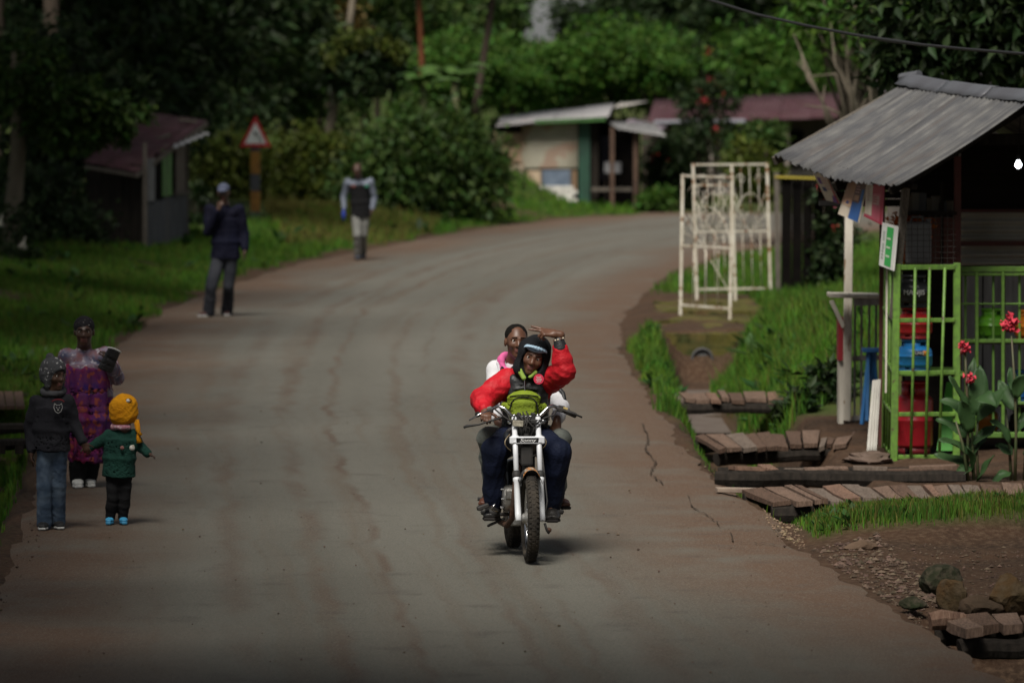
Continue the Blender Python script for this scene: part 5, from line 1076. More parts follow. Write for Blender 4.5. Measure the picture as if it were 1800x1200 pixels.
# --- hanging advertising boards
def board(label, cs, d0s, m, deco, name='sign_board', text=None):
    c = [g(x, y, d) for (x, y), d in zip(cs, d0s)]; n = (c[1] - c[0]).cross(c[3] - c[0]).normalized(); n = n if n.y < 0 else -n
    o = thing(name, label, 'sign', c[0]); mb = MB(); mb.add([p for p in c] + [p - n * .012 for p in c], [(0, 1, 2, 3), (7, 6, 5, 4), (0, 4, 5, 1), (1, 5, 6, 2), (2, 6, 7, 3), (3, 7, 4, 0)]); mb.build('panel', m, o)
    B = lambda u, v, k=1: lerp4(c[0], c[1], c[3], c[2], u, v) + n * .0022 * k
    groups_ = {}
    for (pts, mm, k) in deco: groups_.setdefault((mm.name, k), (mm, []))[1].append([B(u, v, k) for u, v in pts])
    for (nm, k), (mm, polys) in groups_.items():
        mb = MB()
        for P in polys: mb.add(P, [tuple(range(len(P)))])
        r_ = mb.build('print', mm, o, recalc=False); r_['kind'] = 'stuff'
    return o
R_ = lambda u0, u1, v0, v1: [(u0, v0), (u1, v0), (u1, v1), (u0, v1)]
pm = lambda n, c: mat('print_' + n, c, .55, var=tuple(v * .88 for v in c), vscale=9)
CRM = pm('cream', (.58, .5, .4)); PEACH = pm('peach', (.46, .25, .15)); PBL = pm('blue', (.03, .10, .30)); PINK = pm('pink', (.50, .10, .15)); CRIM = pm('crimson', (.38, .02, .05)); PUR = pm('purple', (.16, .07, .24)); WHT = pm('white', (.66, .66, .63)); GRN = pm('green', (.04, .36, .08)); BRN = pm('brown', (.16, .08, .06)); NAV = pm('navy', (.05, .06, .16)); PGR = pm('pale_green', (.5, .6, .45)); RSE = pm('rose', (.5, .28, .26))
lines = lambda u0, u1, v0, v1, n, m, k=2, seed=1: [(R_(u0 + (u1 - u0) * .04 * random.Random(seed + i).random(), u1 - (u1 - u0) * .35 * random.Random(seed * 3 + i).random(), v0 + (v1 - v0) * i / n, v0 + (v1 - v0) * (i + .45) / n), m, k) for i in range(n)]
board('narrow tilted cream board with purple print and a red edge under the eave', [(1427, 300), (1450, 305), (1476, 358), (1452, 352)], (52.2, 52.0, 51.9, 52.1), CRM,
      [([(1, 0), (1, 1), (.8, 1), (.9, .7), (.97, .2)], CRIM, 1), (R_(.15, .4, .2, .42), PUR, 1), (R_(.2, .5, .52, .66), NAV, 1), ([(.55, 1), (.9, 1), (.93, .78), (.75, .75)], PUR, 2)] + lines(.5, .9, .15, .62, 5, RSE))
board('peach and blue advertising board hanging above the white post', [(1492, 318), (1524, 320), (1508, 391), (1473, 376)], (51.2, 50.6, 50.6, 51.2), CRM,
      [(R_(0, .5, 0, .62), PEACH, 1), ([(0, .62), (.5, .62), (.5, .72), (0, .68)], pm('light_peach', (.55, .38, .26)), 1), (R_(.5, 1, 0, .55), BRN, 1), (R_(.5, 1, .55, 1), PBL, 1), (R_(.86, 1, .2, .55), PBL, 2), (R_(.22, .36, .56, .64), NAV, 2), (R_(.56, .8, .36, .5), PEACH, 2)] + lines(.55, .82, .12, .34, 3, RSE, 2, 5))
board('crimson and cream advertising board hanging beside the peach one', [(1523, 321), (1553, 318), (1549, 395), (1519, 380)], (50.5, 50.0, 50.0, 50.5), PINK,
      [(R_(.03, .42, 0, .9), CRM, 1), (R_(.42, 1, 0, .3), CRIM, 1), (R_(.9, 1, .3, 1), CRIM, 1), (R_(.45, .82, .36, .58), RSE, 1), ([(0, .95), (1, .97), (1, 1), (0, 1)], CRIM, 2)] + lines(.12, .32, .12, .55, 7, pm('faded_red', (.4, .2, .18)), 2, 7) + lines(.48, .76, .38, .56, 3, CRIM, 2, 9))
sg = board('white and green price board wired to the brown corner post', [(1551, 391), (1577.5, 398), (1570, 476), (1545, 466)], (49.9, 49.5, 49.5, 49.9), WHT,
      [(R_(.36, .8, .06, .95), GRN, 1), (R_(.12, .26, .18, .4), pm('grey', (.38, .42, .38)), 1), (R_(.12, .26, .46, .6), pm('grey', (.4, .42, .4)), 1)] + [(R_(.42, .68, v, v + .05), PGR, 2) for v in (.3, .5, .7)] + lines(.1, .28, .62, .85, 3, pm('grey', (.4, .4, .4)), 2, 11))
mb = MB(); mb.beam(g(1557, 690, 49.95), g(1559, 470, 49.95), .025, .015); mb.build('stake', WPOST, sg)
# --- white counter by the post
ct = thing('counter', 'small white wooden counter with a sloping bracket and red side board beneath', 'counter', g(1490, 745, 54.3))
def cb(name, a, b, w_, h, m, roll=0): mb = MB(); mb.beam(a, b, w_, h, roll, .003); return mb.build(name, m, ct)
a, c = g(1456, 519, 54.3), g(1546, 519, 54.3); mb = MB(); mb.box(((a.x + c.x) / 2, 54.3, a.z), (c.x - a.x, .55, .035), (0, .02, 0), bev=.004); mb.build('top', WPOST, ct)
cb('bracket', g(1461, 528, 54.05), g(1483, 575, 54.05), .05, .04, WPOST); cb('apron', g(1500, 531, 54.1), g(1545, 530, 54.1), .03, .07, GPL)
mb = MB(); a, c = g(1472, 632, 54.2), g(1481, 556, 54.2); mb.box(((a.x + c.x) / 2, 54.2, (a.z + c.z) / 2), (c.x - a.x, .3, c.z - a.z)); mb.build('side_board', mat('red_board', (.34, .02, .03), .6, var=(.25, .02, .025)), ct)
mb = MB(); a, c = g(1473, 745, 54.25), g(1481, 634, 54.25); mb.box(((a.x + c.x) / 2, 54.25, (a.z + c.z) / 2), (c.x - a.x, .3, c.z - a.z)); mb.build('side_board', WPOST, ct)
for k, x in enumerate((1502, 1513.5, 1527, 1539)): cb('plank', g(x, 748, 54.45), g(x + 1, 536, 54.45), .05 + .01 * (k % 2), .02, GPL)
cb('rail', g(1498, 735, 54.42), g(1545, 733, 54.42), .02, .05, GPL); cb('rail', g(1498, 630, 54.42), g(1545, 628, 54.42), .02, .05, GPL)
BL = mat('blue_paint', (.02, .13, .33), .55, var=(.015, .09, .24), vscale=5)
st = thing('stool', 'blue wooden stool standing by the grey planks of the counter', 'stool', g(1524, 744, 53.2))
for a, c in (((1515, 746), (1528, 618)), ((1538, 744), (1530, 618)), ((1524, 740), (1526, 618)), ((1545, 738), (1536, 618))): mb = MB(); mb.beam(g(*a, 53.2 if a[0] < 1530 else 53.5), g(*c, 53.3), .035, .03, bev=.003); mb.build('leg', BL, st)
mb = MB(); a = g(1533, 615, 53.35); mb.box(a, (.19, .25, .035), bev=.004); mb.build('seat', BL, st); mb = MB(); mb.beam(g(1518, 728, 53.25), g(1541, 726, 53.4), .025, .025); mb.build('stretcher', BL, st)
P = [[g(1534 - 11 * v + 14 * u + 3 * v * u, 668 + 132 * v - 2 * u, 50.9 - .5 * v + .015 * math.sin(u * 2 * PI * 3.5)) for u in np.linspace(0, 1, 22)] for v in np.linspace(0, 1, 8)]
mb = MB(); mb.smooth = True; mb.sheet(P, .004); mb.top('tin_strip', mat('whitish_tin', (.46, .45, .41), .6, var=(.34, .32, .29), vscale=3, bump=.2, bscale=20), 'pale strip of corrugated tin leaning against the green cage', 'tin strip', g(1527, 800, 50.4))
mb = MB(); p = gp(1528, 806, .02)
for k in range(1): pass
bm = bmesh.new(); bmesh.ops.create_icosphere(bm, subdivisions=3, radius=1)
for v in bm.verts: f = 1 + .35 * math.sin(v.co.x * 5 + 1) * math.cos(v.co.y * 6 + v.co.z * 5) + .15 * math.sin(v.co.x * 13 + v.co.y * 11); v.co = Vector((v.co.x * .19 * f, v.co.y * .4, max(-.02, v.co.z * .055 * f)))
me = bpy.data.meshes.new('cement_lump'); bm.to_mesh(me); bm.free(); me.materials.append(mat('cement', (.14, .10, .08), .95, var=(.085, .06, .045), vscale=6, bump=.6, bscale=20)); o = link('cement_lump', me, None, p); tag(o, 'lump of crumbled cement and earth at the foot of the tin strip', 'cement lump')
# --- cannas
CL = mat('canna_leaf', (.022, .058, .018), .5, spec=.25, var=(.035, .078, .026), vscale=5, transl=.18, island=.25); CS = mat('canna_stem', (.05, .075, .025), .6, var=(.07, .05, .025), vscale=5); CF = mat('canna_petal', (.62, .045, .05), .6, transl=.3, island=.25); CFD = mat('canna_bud', (.16, .02, .025), .6)
def blade(base, tip, wd, sag, q, name, par, m=CL):
    L = tip - base; n = L.length; sd = L.cross(Vector((q.uniform(-.3, .3), -.5, 1))).normalized(); P = []
    for s in np.linspace(0, 1, 9):
        c = base + L * s + Vector((0, 0, sag * n * (math.sin(PI * s) * .5 - s * s * .3))); w_ = wd * 1.25 * (math.sin(PI * min(1, s * .97 + .03)) ** .75) * (1 - .25 * s) + .004; up = sd.cross(L).normalized(); wv = .012 * math.sin(s * 9 + wd * 50)
        P.append([c - sd * w_ + up * (w_ * .35 + wv), c - sd * w_ * .5 + up * w_ * .13, c, c + sd * w_ * .5 + up * w_ * .13, c + sd * w_ + up * (w_ * .35 - wv)])
    mb = MB(); mb.smooth = True; mb.sheet(P, .002); return mb.build(name, m, par)
def canna(label, bpx, bpy_, stems, leaves_, flowers, seed):
    q = random.Random(seed); b = gp(bpx, bpy_); d = b.y; t_ = thing('canna_plant', label, 'plant', b)
    for pts in stems: mb = MB(); mb.smooth = True; mb.tube([g(x, y, d + dz) for x, y, dz in pts], [.016] + [.012] * (len(pts) - 2) + [.007], 7); mb.build('stem', CS, t_)
    for x0, y0, x1, y1, w_, dz in leaves_: blade(g(x0, y0, d + dz * .3), g(x1, y1, d + dz), w_, q.uniform(-.1, .25), q, 'leaf', t_)
    for px, py, n, s in flowers:
        c = g(px, py, d); 
        for k in range(n):
            a = q.uniform(0, 2 * PI); e = q.uniform(-.5, 1.1); v = Vector((math.cos(a) * math.cos(e), math.sin(a) * math.cos(e), math.sin(e))); st_ = c + Vector((q.uniform(-1, 1), q.uniform(-.6, .6), q.uniform(-1.1, 1))) * s * .55
            blade(st_, st_ + v * s * q.uniform(.6, 1.1), s * .24, q.uniform(-.3, .4), q, 'petal', t_, CF)
        for k in range(5): mb = MB(); mb.smooth = True; p = c + Vector((q.uniform(-.4, .4) * s, q.uniform(-.3, .3) * s, -s * q.uniform(.5, 1.1))); mb.tube([p, p + Vector((0, 0, .03)), p + Vector((.003, 0, .055))], [.008, .011, .003], 6); mb.build('bud', CFD, t_)
    return t_
canna('leafy canna with two small salmon red flowers in front of the green cage post', 1705, 845,
      [[(1700, 850, 0), (1702, 740, 0), (1698, 660, 0), (1697, 615, 0)], [(1712, 850, 0), (1708, 750, .1), (1704, 668, .1)], [(1720, 850, .05), (1716, 780, .1), (1722, 690, .1)], [(1703, 848, -.1), (1692, 780, -.1), (1680, 740, -.1)]],
      [(1702, 720, 1668, 662, .055, -.1), (1703, 735, 1652, 700, .06, .1), (1703, 770, 1645, 735, .05, .15), (1704, 800, 1650, 770, .055, -.15), (1705, 815, 1642, 800, .06, .0), (1708, 830, 1700, 780, .055, -.2), (1706, 760, 1690, 700, .06, -.1),
       (1716, 730, 1722, 640, .075, .1), (1718, 740, 1770, 680, .07, -.05), (1715, 700, 1752, 712, .07, -.2), (1712, 790, 1665, 775, .045, .2), (1708, 800, 1735, 760, .05, .2), (1716, 850, 1748, 800, .055, -.2), (1705, 690, 1712, 630, .04, .2), (1706, 820, 1680, 840, .05, -.15), (1712, 780, 1755, 745, .05, .1)],
      [(1692, 612, 9, .062), (1702, 664, 8, .06)], 1)
canna('tall canna with one heavy crimson flower head at the end of the rack', 1786, 845,
      [[(1784, 850, 0), (1786, 760, 0), (1784, 680, 0), (1778, 590, 0)], [(1778, 850, .1), (1774, 780, .1), (1768, 720, .1)], [(1800, 850, .1), (1806, 740, .1), (1812, 660, .1)]],
      [(1785, 700, 1800, 655, .05, -.1), (1784, 720, 1755, 670, .06, .15), (1776, 780, 1740, 735, .055, -.05), (1786, 760, 1830, 720, .06, .1), (1778, 800, 1750, 780, .05, .15), (1776, 830, 1745, 850, .05, -.1), (1784, 690, 1775, 645, .04, .1), (1800, 800, 1825, 770, .05, -.1)],
      [(1776, 570, 22, .085)], 2)
# --- overhead cable and the yellow pole
b = g(1790, 470, 66); zb = float(height(np.array(b.x), np.array(66.0))); po = thing('pole', 'yellow painted pole at the picture edge behind the kiosk roof', 'pole', Vector((b.x + .02, 66, zb))); mb = MB(); mb.smooth = True; p = g(1793, -60, 66); mb.tube([Vector((p.x, 66, zb - .2)), p, p + Vector((0, 0, 2.5))], [.06, .055, .05], 9); mb.build('shaft', mat('yellow_pole', (.20, .14, .02), .8, var=(.13, .09, .02), vscale=5), po)
mb = MB(); mb.smooth = True; CP = [(400, -640, 80), (900, -190, 64), (1150, -38, 57), (1240, -2, 54), (1330, 26, 52.5), (1420, 46, 51), (1510, 63, 49.8), (1560, 71, 49.2), (1620, 79, 48.4), (1700, 87, 47.5), (1800, 95, 46.4), (2100, 104, 43), (2500, 95, 40)]
mb.tube([g(*p) for p in CP], [.013 if k not in (7,) else .017 for k in range(len(CP))], 7); mb.top('overhead_cable', mat('black_cable', (.012, .012, .013), .6), 'black overhead cable drooping across the trees above the kiosk roof', 'cable', g(1420, 46, 51))
# shed far behind the kiosk
d6 = 78.0; bt = thing('tin_house', 'dim tin roofed house just visible behind the dark tree above the kiosk ridge', 'house', g(1740, 400, d6))
mb = MB(); mb.smooth = True; mb.sheet(corr(g(1540, 128, d6 + 3), g(1960, 120, d6 + 3), g(1548, 178, d6), g(1980, 172, d6), 18, .02, 3), .005); mb.build('roof', mat('purple_grey_tin', (.13, .11, .115), .6, var=(.1, .085, .09)), bt)
a, c = g(1560, 420, d6 + .4), g(1970, 168, d6 + .4); mb = MB(); mb.box(((a.x + c.x) / 2, d6 + .5, (a.z + c.z) / 2), (c.x - a.x, .1, c.z - a.z)); mb.build('wall', mat('dim_plaster', (.10, .085, .075), .9, var=(.07, .06, .055)), bt)
a, c = g(1695, 160, d6 + 2.8), g(1775, 98, d6 + 2.8); mb = MB(); mb.box(((a.x + c.x) / 2, d6 + 4.0, (a.z + c.z) / 2), (c.x - a.x, .1, c.z - a.z)); mb.build('gable', mat('grey_gable', (.15, .14, .135), .9), bt)
# ---------------------------------------------------------------- figures: smooth signed-distance bodies meshed in one skin
BIG = .35
class SDF:
    def __init__(s): s.ops = []
    def cone(s, a, b, ra, rb, k=.02, op='u'): s.ops.append(('c', np.array(a, float), np.array(b, float), ra, rb, k, op)); return s
    def ell(s, c, r, R=None, k=.02, op='u'): s.ops.append(('e', np.array(c, float), np.array(r, float), np.array(R) if R is not None else np.eye(3), 0, k, op)); return s
    def flat(s, a, b, ra, rb, side, k=.03, op='u'):
        """cone of elliptical section: ra, rb = (along side, across)"""
        s.ops.append(('f', np.array(a, float), np.array(b, float), (ra, rb), np.array(side, float), k, op)); return s
    def cut(s, p, n, k=.004): s.ops.append(('h', np.array(p, float), np.array(n, float) / np.linalg.norm(n), 0, 0, k, 's')); return s
    def bounds(s):
        lo, hi = np.full(3, 1e9), np.full(3, -1e9)
        for t, a, b, ra, rb, k, op in s.ops:
            if op != 'u': continue
            if t == 'c': r = max(ra, rb); l, h = np.minimum(a, b) - r, np.maximum(a, b) + r
            elif t == 'e': r = np.abs(ra) @ np.diag(b); r = np.sqrt((np.array(ra) ** 2) @ (b ** 2)); l, h = a - r, a + r
            else: r = max(max(ra[0]), max(ra[1])); l, h = np.minimum(a, b) - r, np.maximum(a, b) + r
            lo, hi = np.minimum(lo, l), np.maximum(hi, h)
        return lo, hi
    def mesh(s, vox):
        lo, hi = s.bounds(); lo -= vox * 2.5; hi += vox * 2.5; n = np.ceil((hi - lo) / vox).astype(int) + 1
        ax = [lo[i] + vox * np.arange(n[i]) for i in range(3)]; D = np.full(n, BIG, np.float32)
        for t, a, b, ra, rb, k, op in s.ops:
            if t == 'h': i0, i1 = np.zeros(3, int), n
            else:
                if t == 'c': r = max(ra, rb); l, h = np.minimum(a, b) - r, np.maximum(a, b) + r
                elif t == 'e': r = np.sqrt((np.array(ra) ** 2) @ (b ** 2)); l, h = a - r, a + r
                else: r = max(max(ra[0]), max(ra[1])); l, h = np.minimum(a, b) - r, np.maximum(a, b) + r
                pad = k + 3 * vox; i0 = np.clip(((l - pad - lo) / vox).astype(int), 0, n); i1 = np.clip(np.ceil((h + pad - lo) / vox).astype(int) + 1, 0, n)
            if (i1 <= i0).any(): continue
            X_ = ax[0][i0[0]:i1[0], None, None]; Y_ = ax[1][None, i0[1]:i1[1], None]; Z_ = ax[2][None, None, i0[2]:i1[2]]
            if t == 'h': d = (X_ - a[0]) * b[0] + (Y_ - a[1]) * b[1] + (Z_ - a[2]) * b[2]; d = -d   # removes the side n points to
            elif t == 'c':
                ab = b - a; L2 = max(ab @ ab, 1e-9); tt = np.clip(((X_ - a[0]) * ab[0] + (Y_ - a[1]) * ab[1] + (Z_ - a[2]) * ab[2]) / L2, 0, 1)
                d = np.sqrt((X_ - a[0] - tt * ab[0]) ** 2 + (Y_ - a[1] - tt * ab[1]) ** 2 + (Z_ - a[2] - tt * ab[2]) ** 2) - (ra + tt * (rb - ra))
            elif t == 'e':
                P = [X_ - a[0], Y_ - a[1], Z_ - a[2]]; q_ = [(P[0] * ra[0, j] + P[1] * ra[1, j] + P[2] * ra[2, j]) for j in range(3)]
                k0 = np.sqrt(sum((q_[j] / b[j]) ** 2 for j in range(3))); k1 = np.sqrt(sum((q_[j] / b[j] ** 2) ** 2 for j in range(3))); d = k0 * (k0 - 1) / np.maximum(k1, 1e-6)
            else:
                (r0, r1) = ra; ab = b - a; L = np.linalg.norm(ab); w_ = ab / L; u_ = rb - w_ * (rb @ w_); u_ /= np.linalg.norm(u_); v_ = np.cross(w_, u_)
                P = [X_ - a[0], Y_ - a[1], Z_ - a[2]]; dot = lambda e: P[0] * e[0] + P[1] * e[1] + P[2] * e[2]
                h_ = dot(w_); tt = np.clip(h_ / L, 0, 1); rx, ry = r0[0] + tt * (r1[0] - r0[0]), r0[1] + tt * (r1[1] - r0[1])
                k0 = np.sqrt((dot(u_) / rx) ** 2 + (dot(v_) / ry) ** 2); dl = (k0 - 1) * np.minimum(rx, ry); axl = np.abs(h_ - tt * L)
                d = np.where(axl > 0, np.sqrt(np.maximum(dl, 0) ** 2 + axl ** 2) + np.minimum(dl, 0) * 0, dl)
            sl = tuple(slice(i0[j], i1[j]) for j in range(3)); A = D[sl]; d = d.astype(np.float32)
            if op == 'u': h = np.maximum(k - np.abs(A - d), 0) / k; D[sl] = np.minimum(A, d) - h * h * k * .25
            else: d = -d; h = np.maximum(k - np.abs(A - d), 0) / k; D[sl] = np.maximum(A, d) + h * h * k * .25
        return surface_nets(D, lo, vox)
def surface_nets(D, lo, vox):
    ins = D < 0; n = np.array(D.shape); c = ins[:-1, :-1, :-1].astype(np.int8)
    off = [(i, j, k) for i in (0, 1) for j in (0, 1) for k in (0, 1)]; cnt = np.zeros(n - 1, np.int8)
    for o in off: cnt += ins[o[0]:n[0] - 1 + o[0], o[1]:n[1] - 1 + o[1], o[2]:n[2] - 1 + o[2]]
    act = (cnt > 0) & (cnt < 8); idx = np.full(n - 1, -1, np.int32); ijk = np.argwhere(act); idx[act] = np.arange(len(ijk))
    acc = np.zeros((len(ijk), 3)); num = np.zeros(len(ijk))
    for o in off:
        for axis in range(3):
            if o[axis]: continue
            o2 = list(o); o2[axis] = 1; v0 = D[tuple((ijk + o).T)]; v1 = D[tuple((ijk + o2).T)]; m = (v0 < 0) != (v1 < 0); tt = np.where(m, v0 / np.where(m, v0 - v1, 1), 0)
            p = np.array(o, float)[None].repeat(len(ijk), 0); p[:, axis] += tt; acc += p * m[:, None]; num += m
    V = lo + vox * (ijk + acc / np.maximum(num, 1)[:, None]); F_ = []
    for axis in range(3):
        a1, a2 = (axis + 1) % 3, (axis + 2) % 3; s0 = [slice(None)] * 3; s1 = [slice(None)] * 3; s0[axis] = slice(0, -1); s1[axis] = slice(1, None)
        e = np.argwhere(ins[tuple(s0)] != ins[tuple(s1)]); e = e[(e[:, a1] > 0) & (e[:, a2] > 0) & (e[:, a1] < n[a1] - 1) & (e[:, a2] < n[a2] - 1)]
        if not len(e): continue
        q_ = []
        for d1_, d2_ in ((0, 0), (-1, 0), (-1, -1), (0, -1)): t = e.copy(); t[:, a1] += d1_; t[:, a2] += d2_; q_.append(idx[tuple(t.T)])
        q_ = np.stack(q_, 1); sgn = ins[tuple(e.T)]; q_[~sgn] = q_[~sgn][:, ::-1]; F_.append(q_)
    F_ = np.concatenate(F_); F_ = F_[(F_ >= 0).all(1)]; return V, F_
def vnormals(V, F_):
    fn = np.cross(V[F_[:, 2]] - V[F_[:, 0]], V[F_[:, 3]] - V[F_[:, 1]]); N = np.zeros_like(V)
    for k in range(4): np.add.at(N, F_[:, k], fn)
    return N / np.maximum(np.linalg.norm(N, axis=1, keepdims=True), 1e-12)
def relax(V, F_, it=1, f=.5):
    for _ in range(it):
        S_ = np.zeros_like(V); c = np.zeros(len(V))
        for k in range(4): np.add.at(S_, F_[:, k], V[F_[:, (k + 1) % 4]] + V[F_[:, (k - 1) % 4]]); np.add.at(c, F_[:, k], 2)
        V = V * (1 - f) + f * S_ / np.maximum(c, 1)[:, None]
    return V
def folds(V, amp, freq, seed, st=(1, 1, 1)):
    """cloth creases: ridged warped noise"""
    r = np.random.default_rng(seed); P = V * np.array(st) * freq; o = np.zeros(len(V)); a = 1
    for i in range(3):
        d1, d2 = r.normal(size=3), r.normal(size=3); d1 /= np.linalg.norm(d1); d2 /= np.linalg.norm(d2)
        o += a * (1 - 2 * np.abs(np.sin(P @ d1 + 1.3 * np.sin(P @ d2 * .7 + r.uniform(0, 6)) + r.uniform(0, 6)))); a *= .6; P = P * 1.8
    return amp * o / 1.9
def sdf_obj(name, sdf, vox, mats, parent, smooth=1, fold=None, mi=None, post=None):
    V, F_ = sdf.mesh(vox); V = relax(V, F_, smooth)
    if fold: V = V + vnormals(V, F_) * folds(V, *fold)[:, None]
    if post: V = post(V, vnormals(V, F_))
    m = mi(V[F_].mean(1)) if mi else None
    return link(name, np_mesh(name, V, F_, mats, True, m), parent)
# skin and cloth
SKIN = mat('skin_brown', (.115, .052, .030), .45, var=(.09, .040, .023), vscale=14, spec=.45); SKIND = mat('skin_deep', (.065, .032, .02), .45, var=(.052, .026, .016), vscale=14, spec=.4)
LIP = mat('lip', (.15, .06, .05), .4); EYEW = mat('eye_white', (.55, .5, .45), .3); EYEB = mat('eye_iris', (.012, .008, .006), .2)
HAIR = mat('black_hair', (.008, .007, .006), .9, bump=.9, bscale=160)
def Rm(yaw=0, pitch=0, roll=0): return np.array(Matrix.Rotation(yaw, 3, 'Z') @ Matrix.Rotation(pitch, 3, 'X') @ Matrix.Rotation(roll, 3, 'Y'))
class Head:
    """c = centre of the skull; faces -Y before rotation; positive yaw turns the face to +X"""
    def __init__(s, c, sc=1, yaw=0, pitch=0, roll=0): s.c = np.array(c, float); s.sc = sc; s.R = Rm(yaw, pitch, roll)
    def p(s, x, y, z): return s.c + s.R @ (np.array([x, y, z]) * s.sc)
    def add(s, S_, neck):
        k = s.sc; e = lambda c, r, kk=.02, op='u': S_.ell(s.p(*c), np.array(r) * k, s.R, kk * k, op)
        e((0, .012, .03), (.075, .094, .088)); e((0, -.02, -.05), (.054, .066, .068), .04); e((0, -.045, -.005), (.06, .05, .06), .03); e((0, -.06, -.1), (.026, .026, .02), .03)
        for sx in (-1, 1):
            e((sx * .04, -.068, -.025), (.022, .02, .018), .02); e((sx * .033, -.101, .006), (.017, .014, .010), .012, 's'); e((sx * .078, .012, -.008), (.010, .024, .033), .008); e((sx * .013, -.098, -.032), (.010, .011, .008), .008)
            S_.cone(s.p(sx * .012, -.093, .024), s.p(sx * .05, -.08, .022), .009 * k, .008 * k, .012 * k)
        S_.cone(s.p(0, -.09, .012), s.p(0, -.108, -.026), .009 * k, .013 * k, .012 * k)
        S_.cone(s.p(-.017, -.088, -.056), s.p(.017, -.088, -.056), .008 * k, .008 * k, .008 * k); S_.cone(s.p(-.014, -.086, -.070), s.p(.014, -.086, -.070), .009 * k, .009 * k, .008 * k)
        S_.cone(s.p(-.02, -.098, -.063), s.p(.02, -.098, -.063), .003 * k, .003 * k, .004 * k, 's')
        S_.cone(s.p(0, .02, -.06), neck, .052 * k, .058 * k, .03)
    def loc(s, P): return ((P - s.c) @ s.R) / s.sc
    def lips(s, P): q_ = s.loc(P); return ((np.abs(q_[:, 0]) < .026) & (q_[:, 1] < -.078) & (q_[:, 2] > -.08) & (q_[:, 2] < -.048)).astype(int)
    def eyes(s, parent):
        for sx in (-1, 1):
            mb = MB(); mb.smooth = True; c = s.p(sx * .033, -.079, .006); f = s.R @ np.array([0, -1, 0]); M = Vector(f).to_track_quat('Z', 'Y').to_matrix(); r = .0125 * s.sc
            prof = [(r * math.sin(a), r * math.cos(a)) for a in np.linspace(0.001, 2.4, 9)]; mb.lathe(Vector(c), prof, 12, rot=M)
            mb.mi = [1 if i < 24 else 0 for i in range(len(mb.f))]; mb.v = [tuple(x) for x in mb.v]; off = ORG.get(parent.name, Vector()); mb.v = [(v[0] + off.x, v[1] + off.y, v[2] + off.z) for v in mb.v]; mb.build('eye', [EYEW, EYEB], parent)
            S2 = SDF(); k = s.sc; S2.cone(s.p(sx * .014, -.103, .030), s.p(sx * .05, -.087, .029), .004 * k, .0035 * k, .004); sdf_obj('eyebrow', S2, .003 * k, HAIR, parent)
def hand(S_, w_, d, n, side, sc=1, curl=(.5, .5, .55, .6), spread=.10, thumb=.35, tcurl=.3, length=1.0, tdir=None):
    """w wrist, d towards the fingers, n where the palm faces, thumb on side * (d x n)"""
    w_, d, n = np.array(w_, float), np.array(d, float), np.array(n, float); d /= np.linalg.norm(d); n = n - d * (n @ d); n /= np.linalg.norm(n); a = np.cross(d, n) * side
    S_.cone(w_ - d * .03 * sc, w_ + d * .015 * sc, .026 * sc, .025 * sc, .02)
    kn = w_ + d * .088 * sc
    for i, x in enumerate((.030, .010, -.010, -.028)):
        p = kn + a * x * sc - d * (.004, 0, .004, .014)[i] * sc; S_.cone(w_ + a * x * .55 * sc + d * .01 * sc, p, .014 * sc, .0115 * sc, .014)
        L = (.074, .082, .076, .06)[i] * sc * length; d0 = d + a * spread * (1.5, .4, -.6, -1.6)[i]; d0 /= np.linalg.norm(d0); A_ = 0
        for j, fr in enumerate((.45, .32, .25)):
            A_ += curl[i] * (.75, 1.0, .75)[j]; dd = d0 * math.cos(A_) + n * math.sin(A_); q_ = p + dd * L * fr
            S_.cone(p, q_, (.0098 - .001 * j) * sc, (.0090 - .0011 * j) * sc, .005); p = q_
    tb = w_ + a * .024 * sc + d * .022 * sc; td = np.array(tdir if tdir is not None else d * math.cos(thumb) * .75 + a * math.sin(thumb + .35) + n * .25, float)
    td /= np.linalg.norm(td); m_ = tb + td * .042 * sc; td2 = td + n * tcurl + d * .15; td2 /= np.linalg.norm(td2); e = m_ + td2 * .034 * sc; f = e + td2 * .024 * sc
    S_.cone(tb - td * .01 * sc, m_, .016 * sc, .0118 * sc, .012); S_.cone(m_, e, .0115 * sc, .0105 * sc, .005); S_.cone(e, f, .0105 * sc, .0085 * sc, .005)
def skeleton_body(J, sc, head, hands, neck=None, torso=(1, 1)):
    """one continuous skin: J joints: neck chest waist hip shL elL wrL shR elR wrR hipL knL anL toL hipR ..."""
    S_ = SDF(); tx, ty = torso; X = np.array(J.get('side', (1, 0, 0)), float); j = {k: np.array(v, float) for k, v in J.items()}
    S_.flat(j['waist'], j['chest'], (.115 * sc * tx, .08 * sc * ty), (.125 * sc * tx, .082 * sc * ty), X, .03); S_.flat(j['hip'], j['waist'], (.13 * sc * tx, .095 * sc * ty), (.115 * sc * tx, .08 * sc * ty), X, .03)
    S_.cone(j['chest'], j['neck'], .08 * sc, .056 * sc, .04)
    for s_ in 'LR':
        S_.cone(j['chest'] * .3 + j['sh' + s_] * .7, j['sh' + s_], .055 * sc, .048 * sc, .03); S_.cone(j['sh' + s_], j['el' + s_], .044 * sc, .036 * sc, .02); S_.cone(j['el' + s_], j['wr' + s_], .039 * sc, .026 * sc, .02)
        S_.cone(j['hip' + s_], j['kn' + s_], .068 * sc, .048 * sc, .02); S_.cone(j['kn' + s_], (j['kn' + s_] * .65 + j['an' + s_] * .35), .048 * sc, .047 * sc, .02); S_.cone(j['kn' + s_] * .65 + j['an' + s_] * .35, j['an' + s_], .047 * sc, .034 * sc, .02)
        S_.cone(j['an' + s_], j['an' + s_] * .35 + j['to' + s_] * .65 - np.array([0, 0, .022 * sc]), .032 * sc, .02 * sc, .02)
    head.add(S_, j['neck'])
    for h in hands: hand(S_, **h)
    return S_
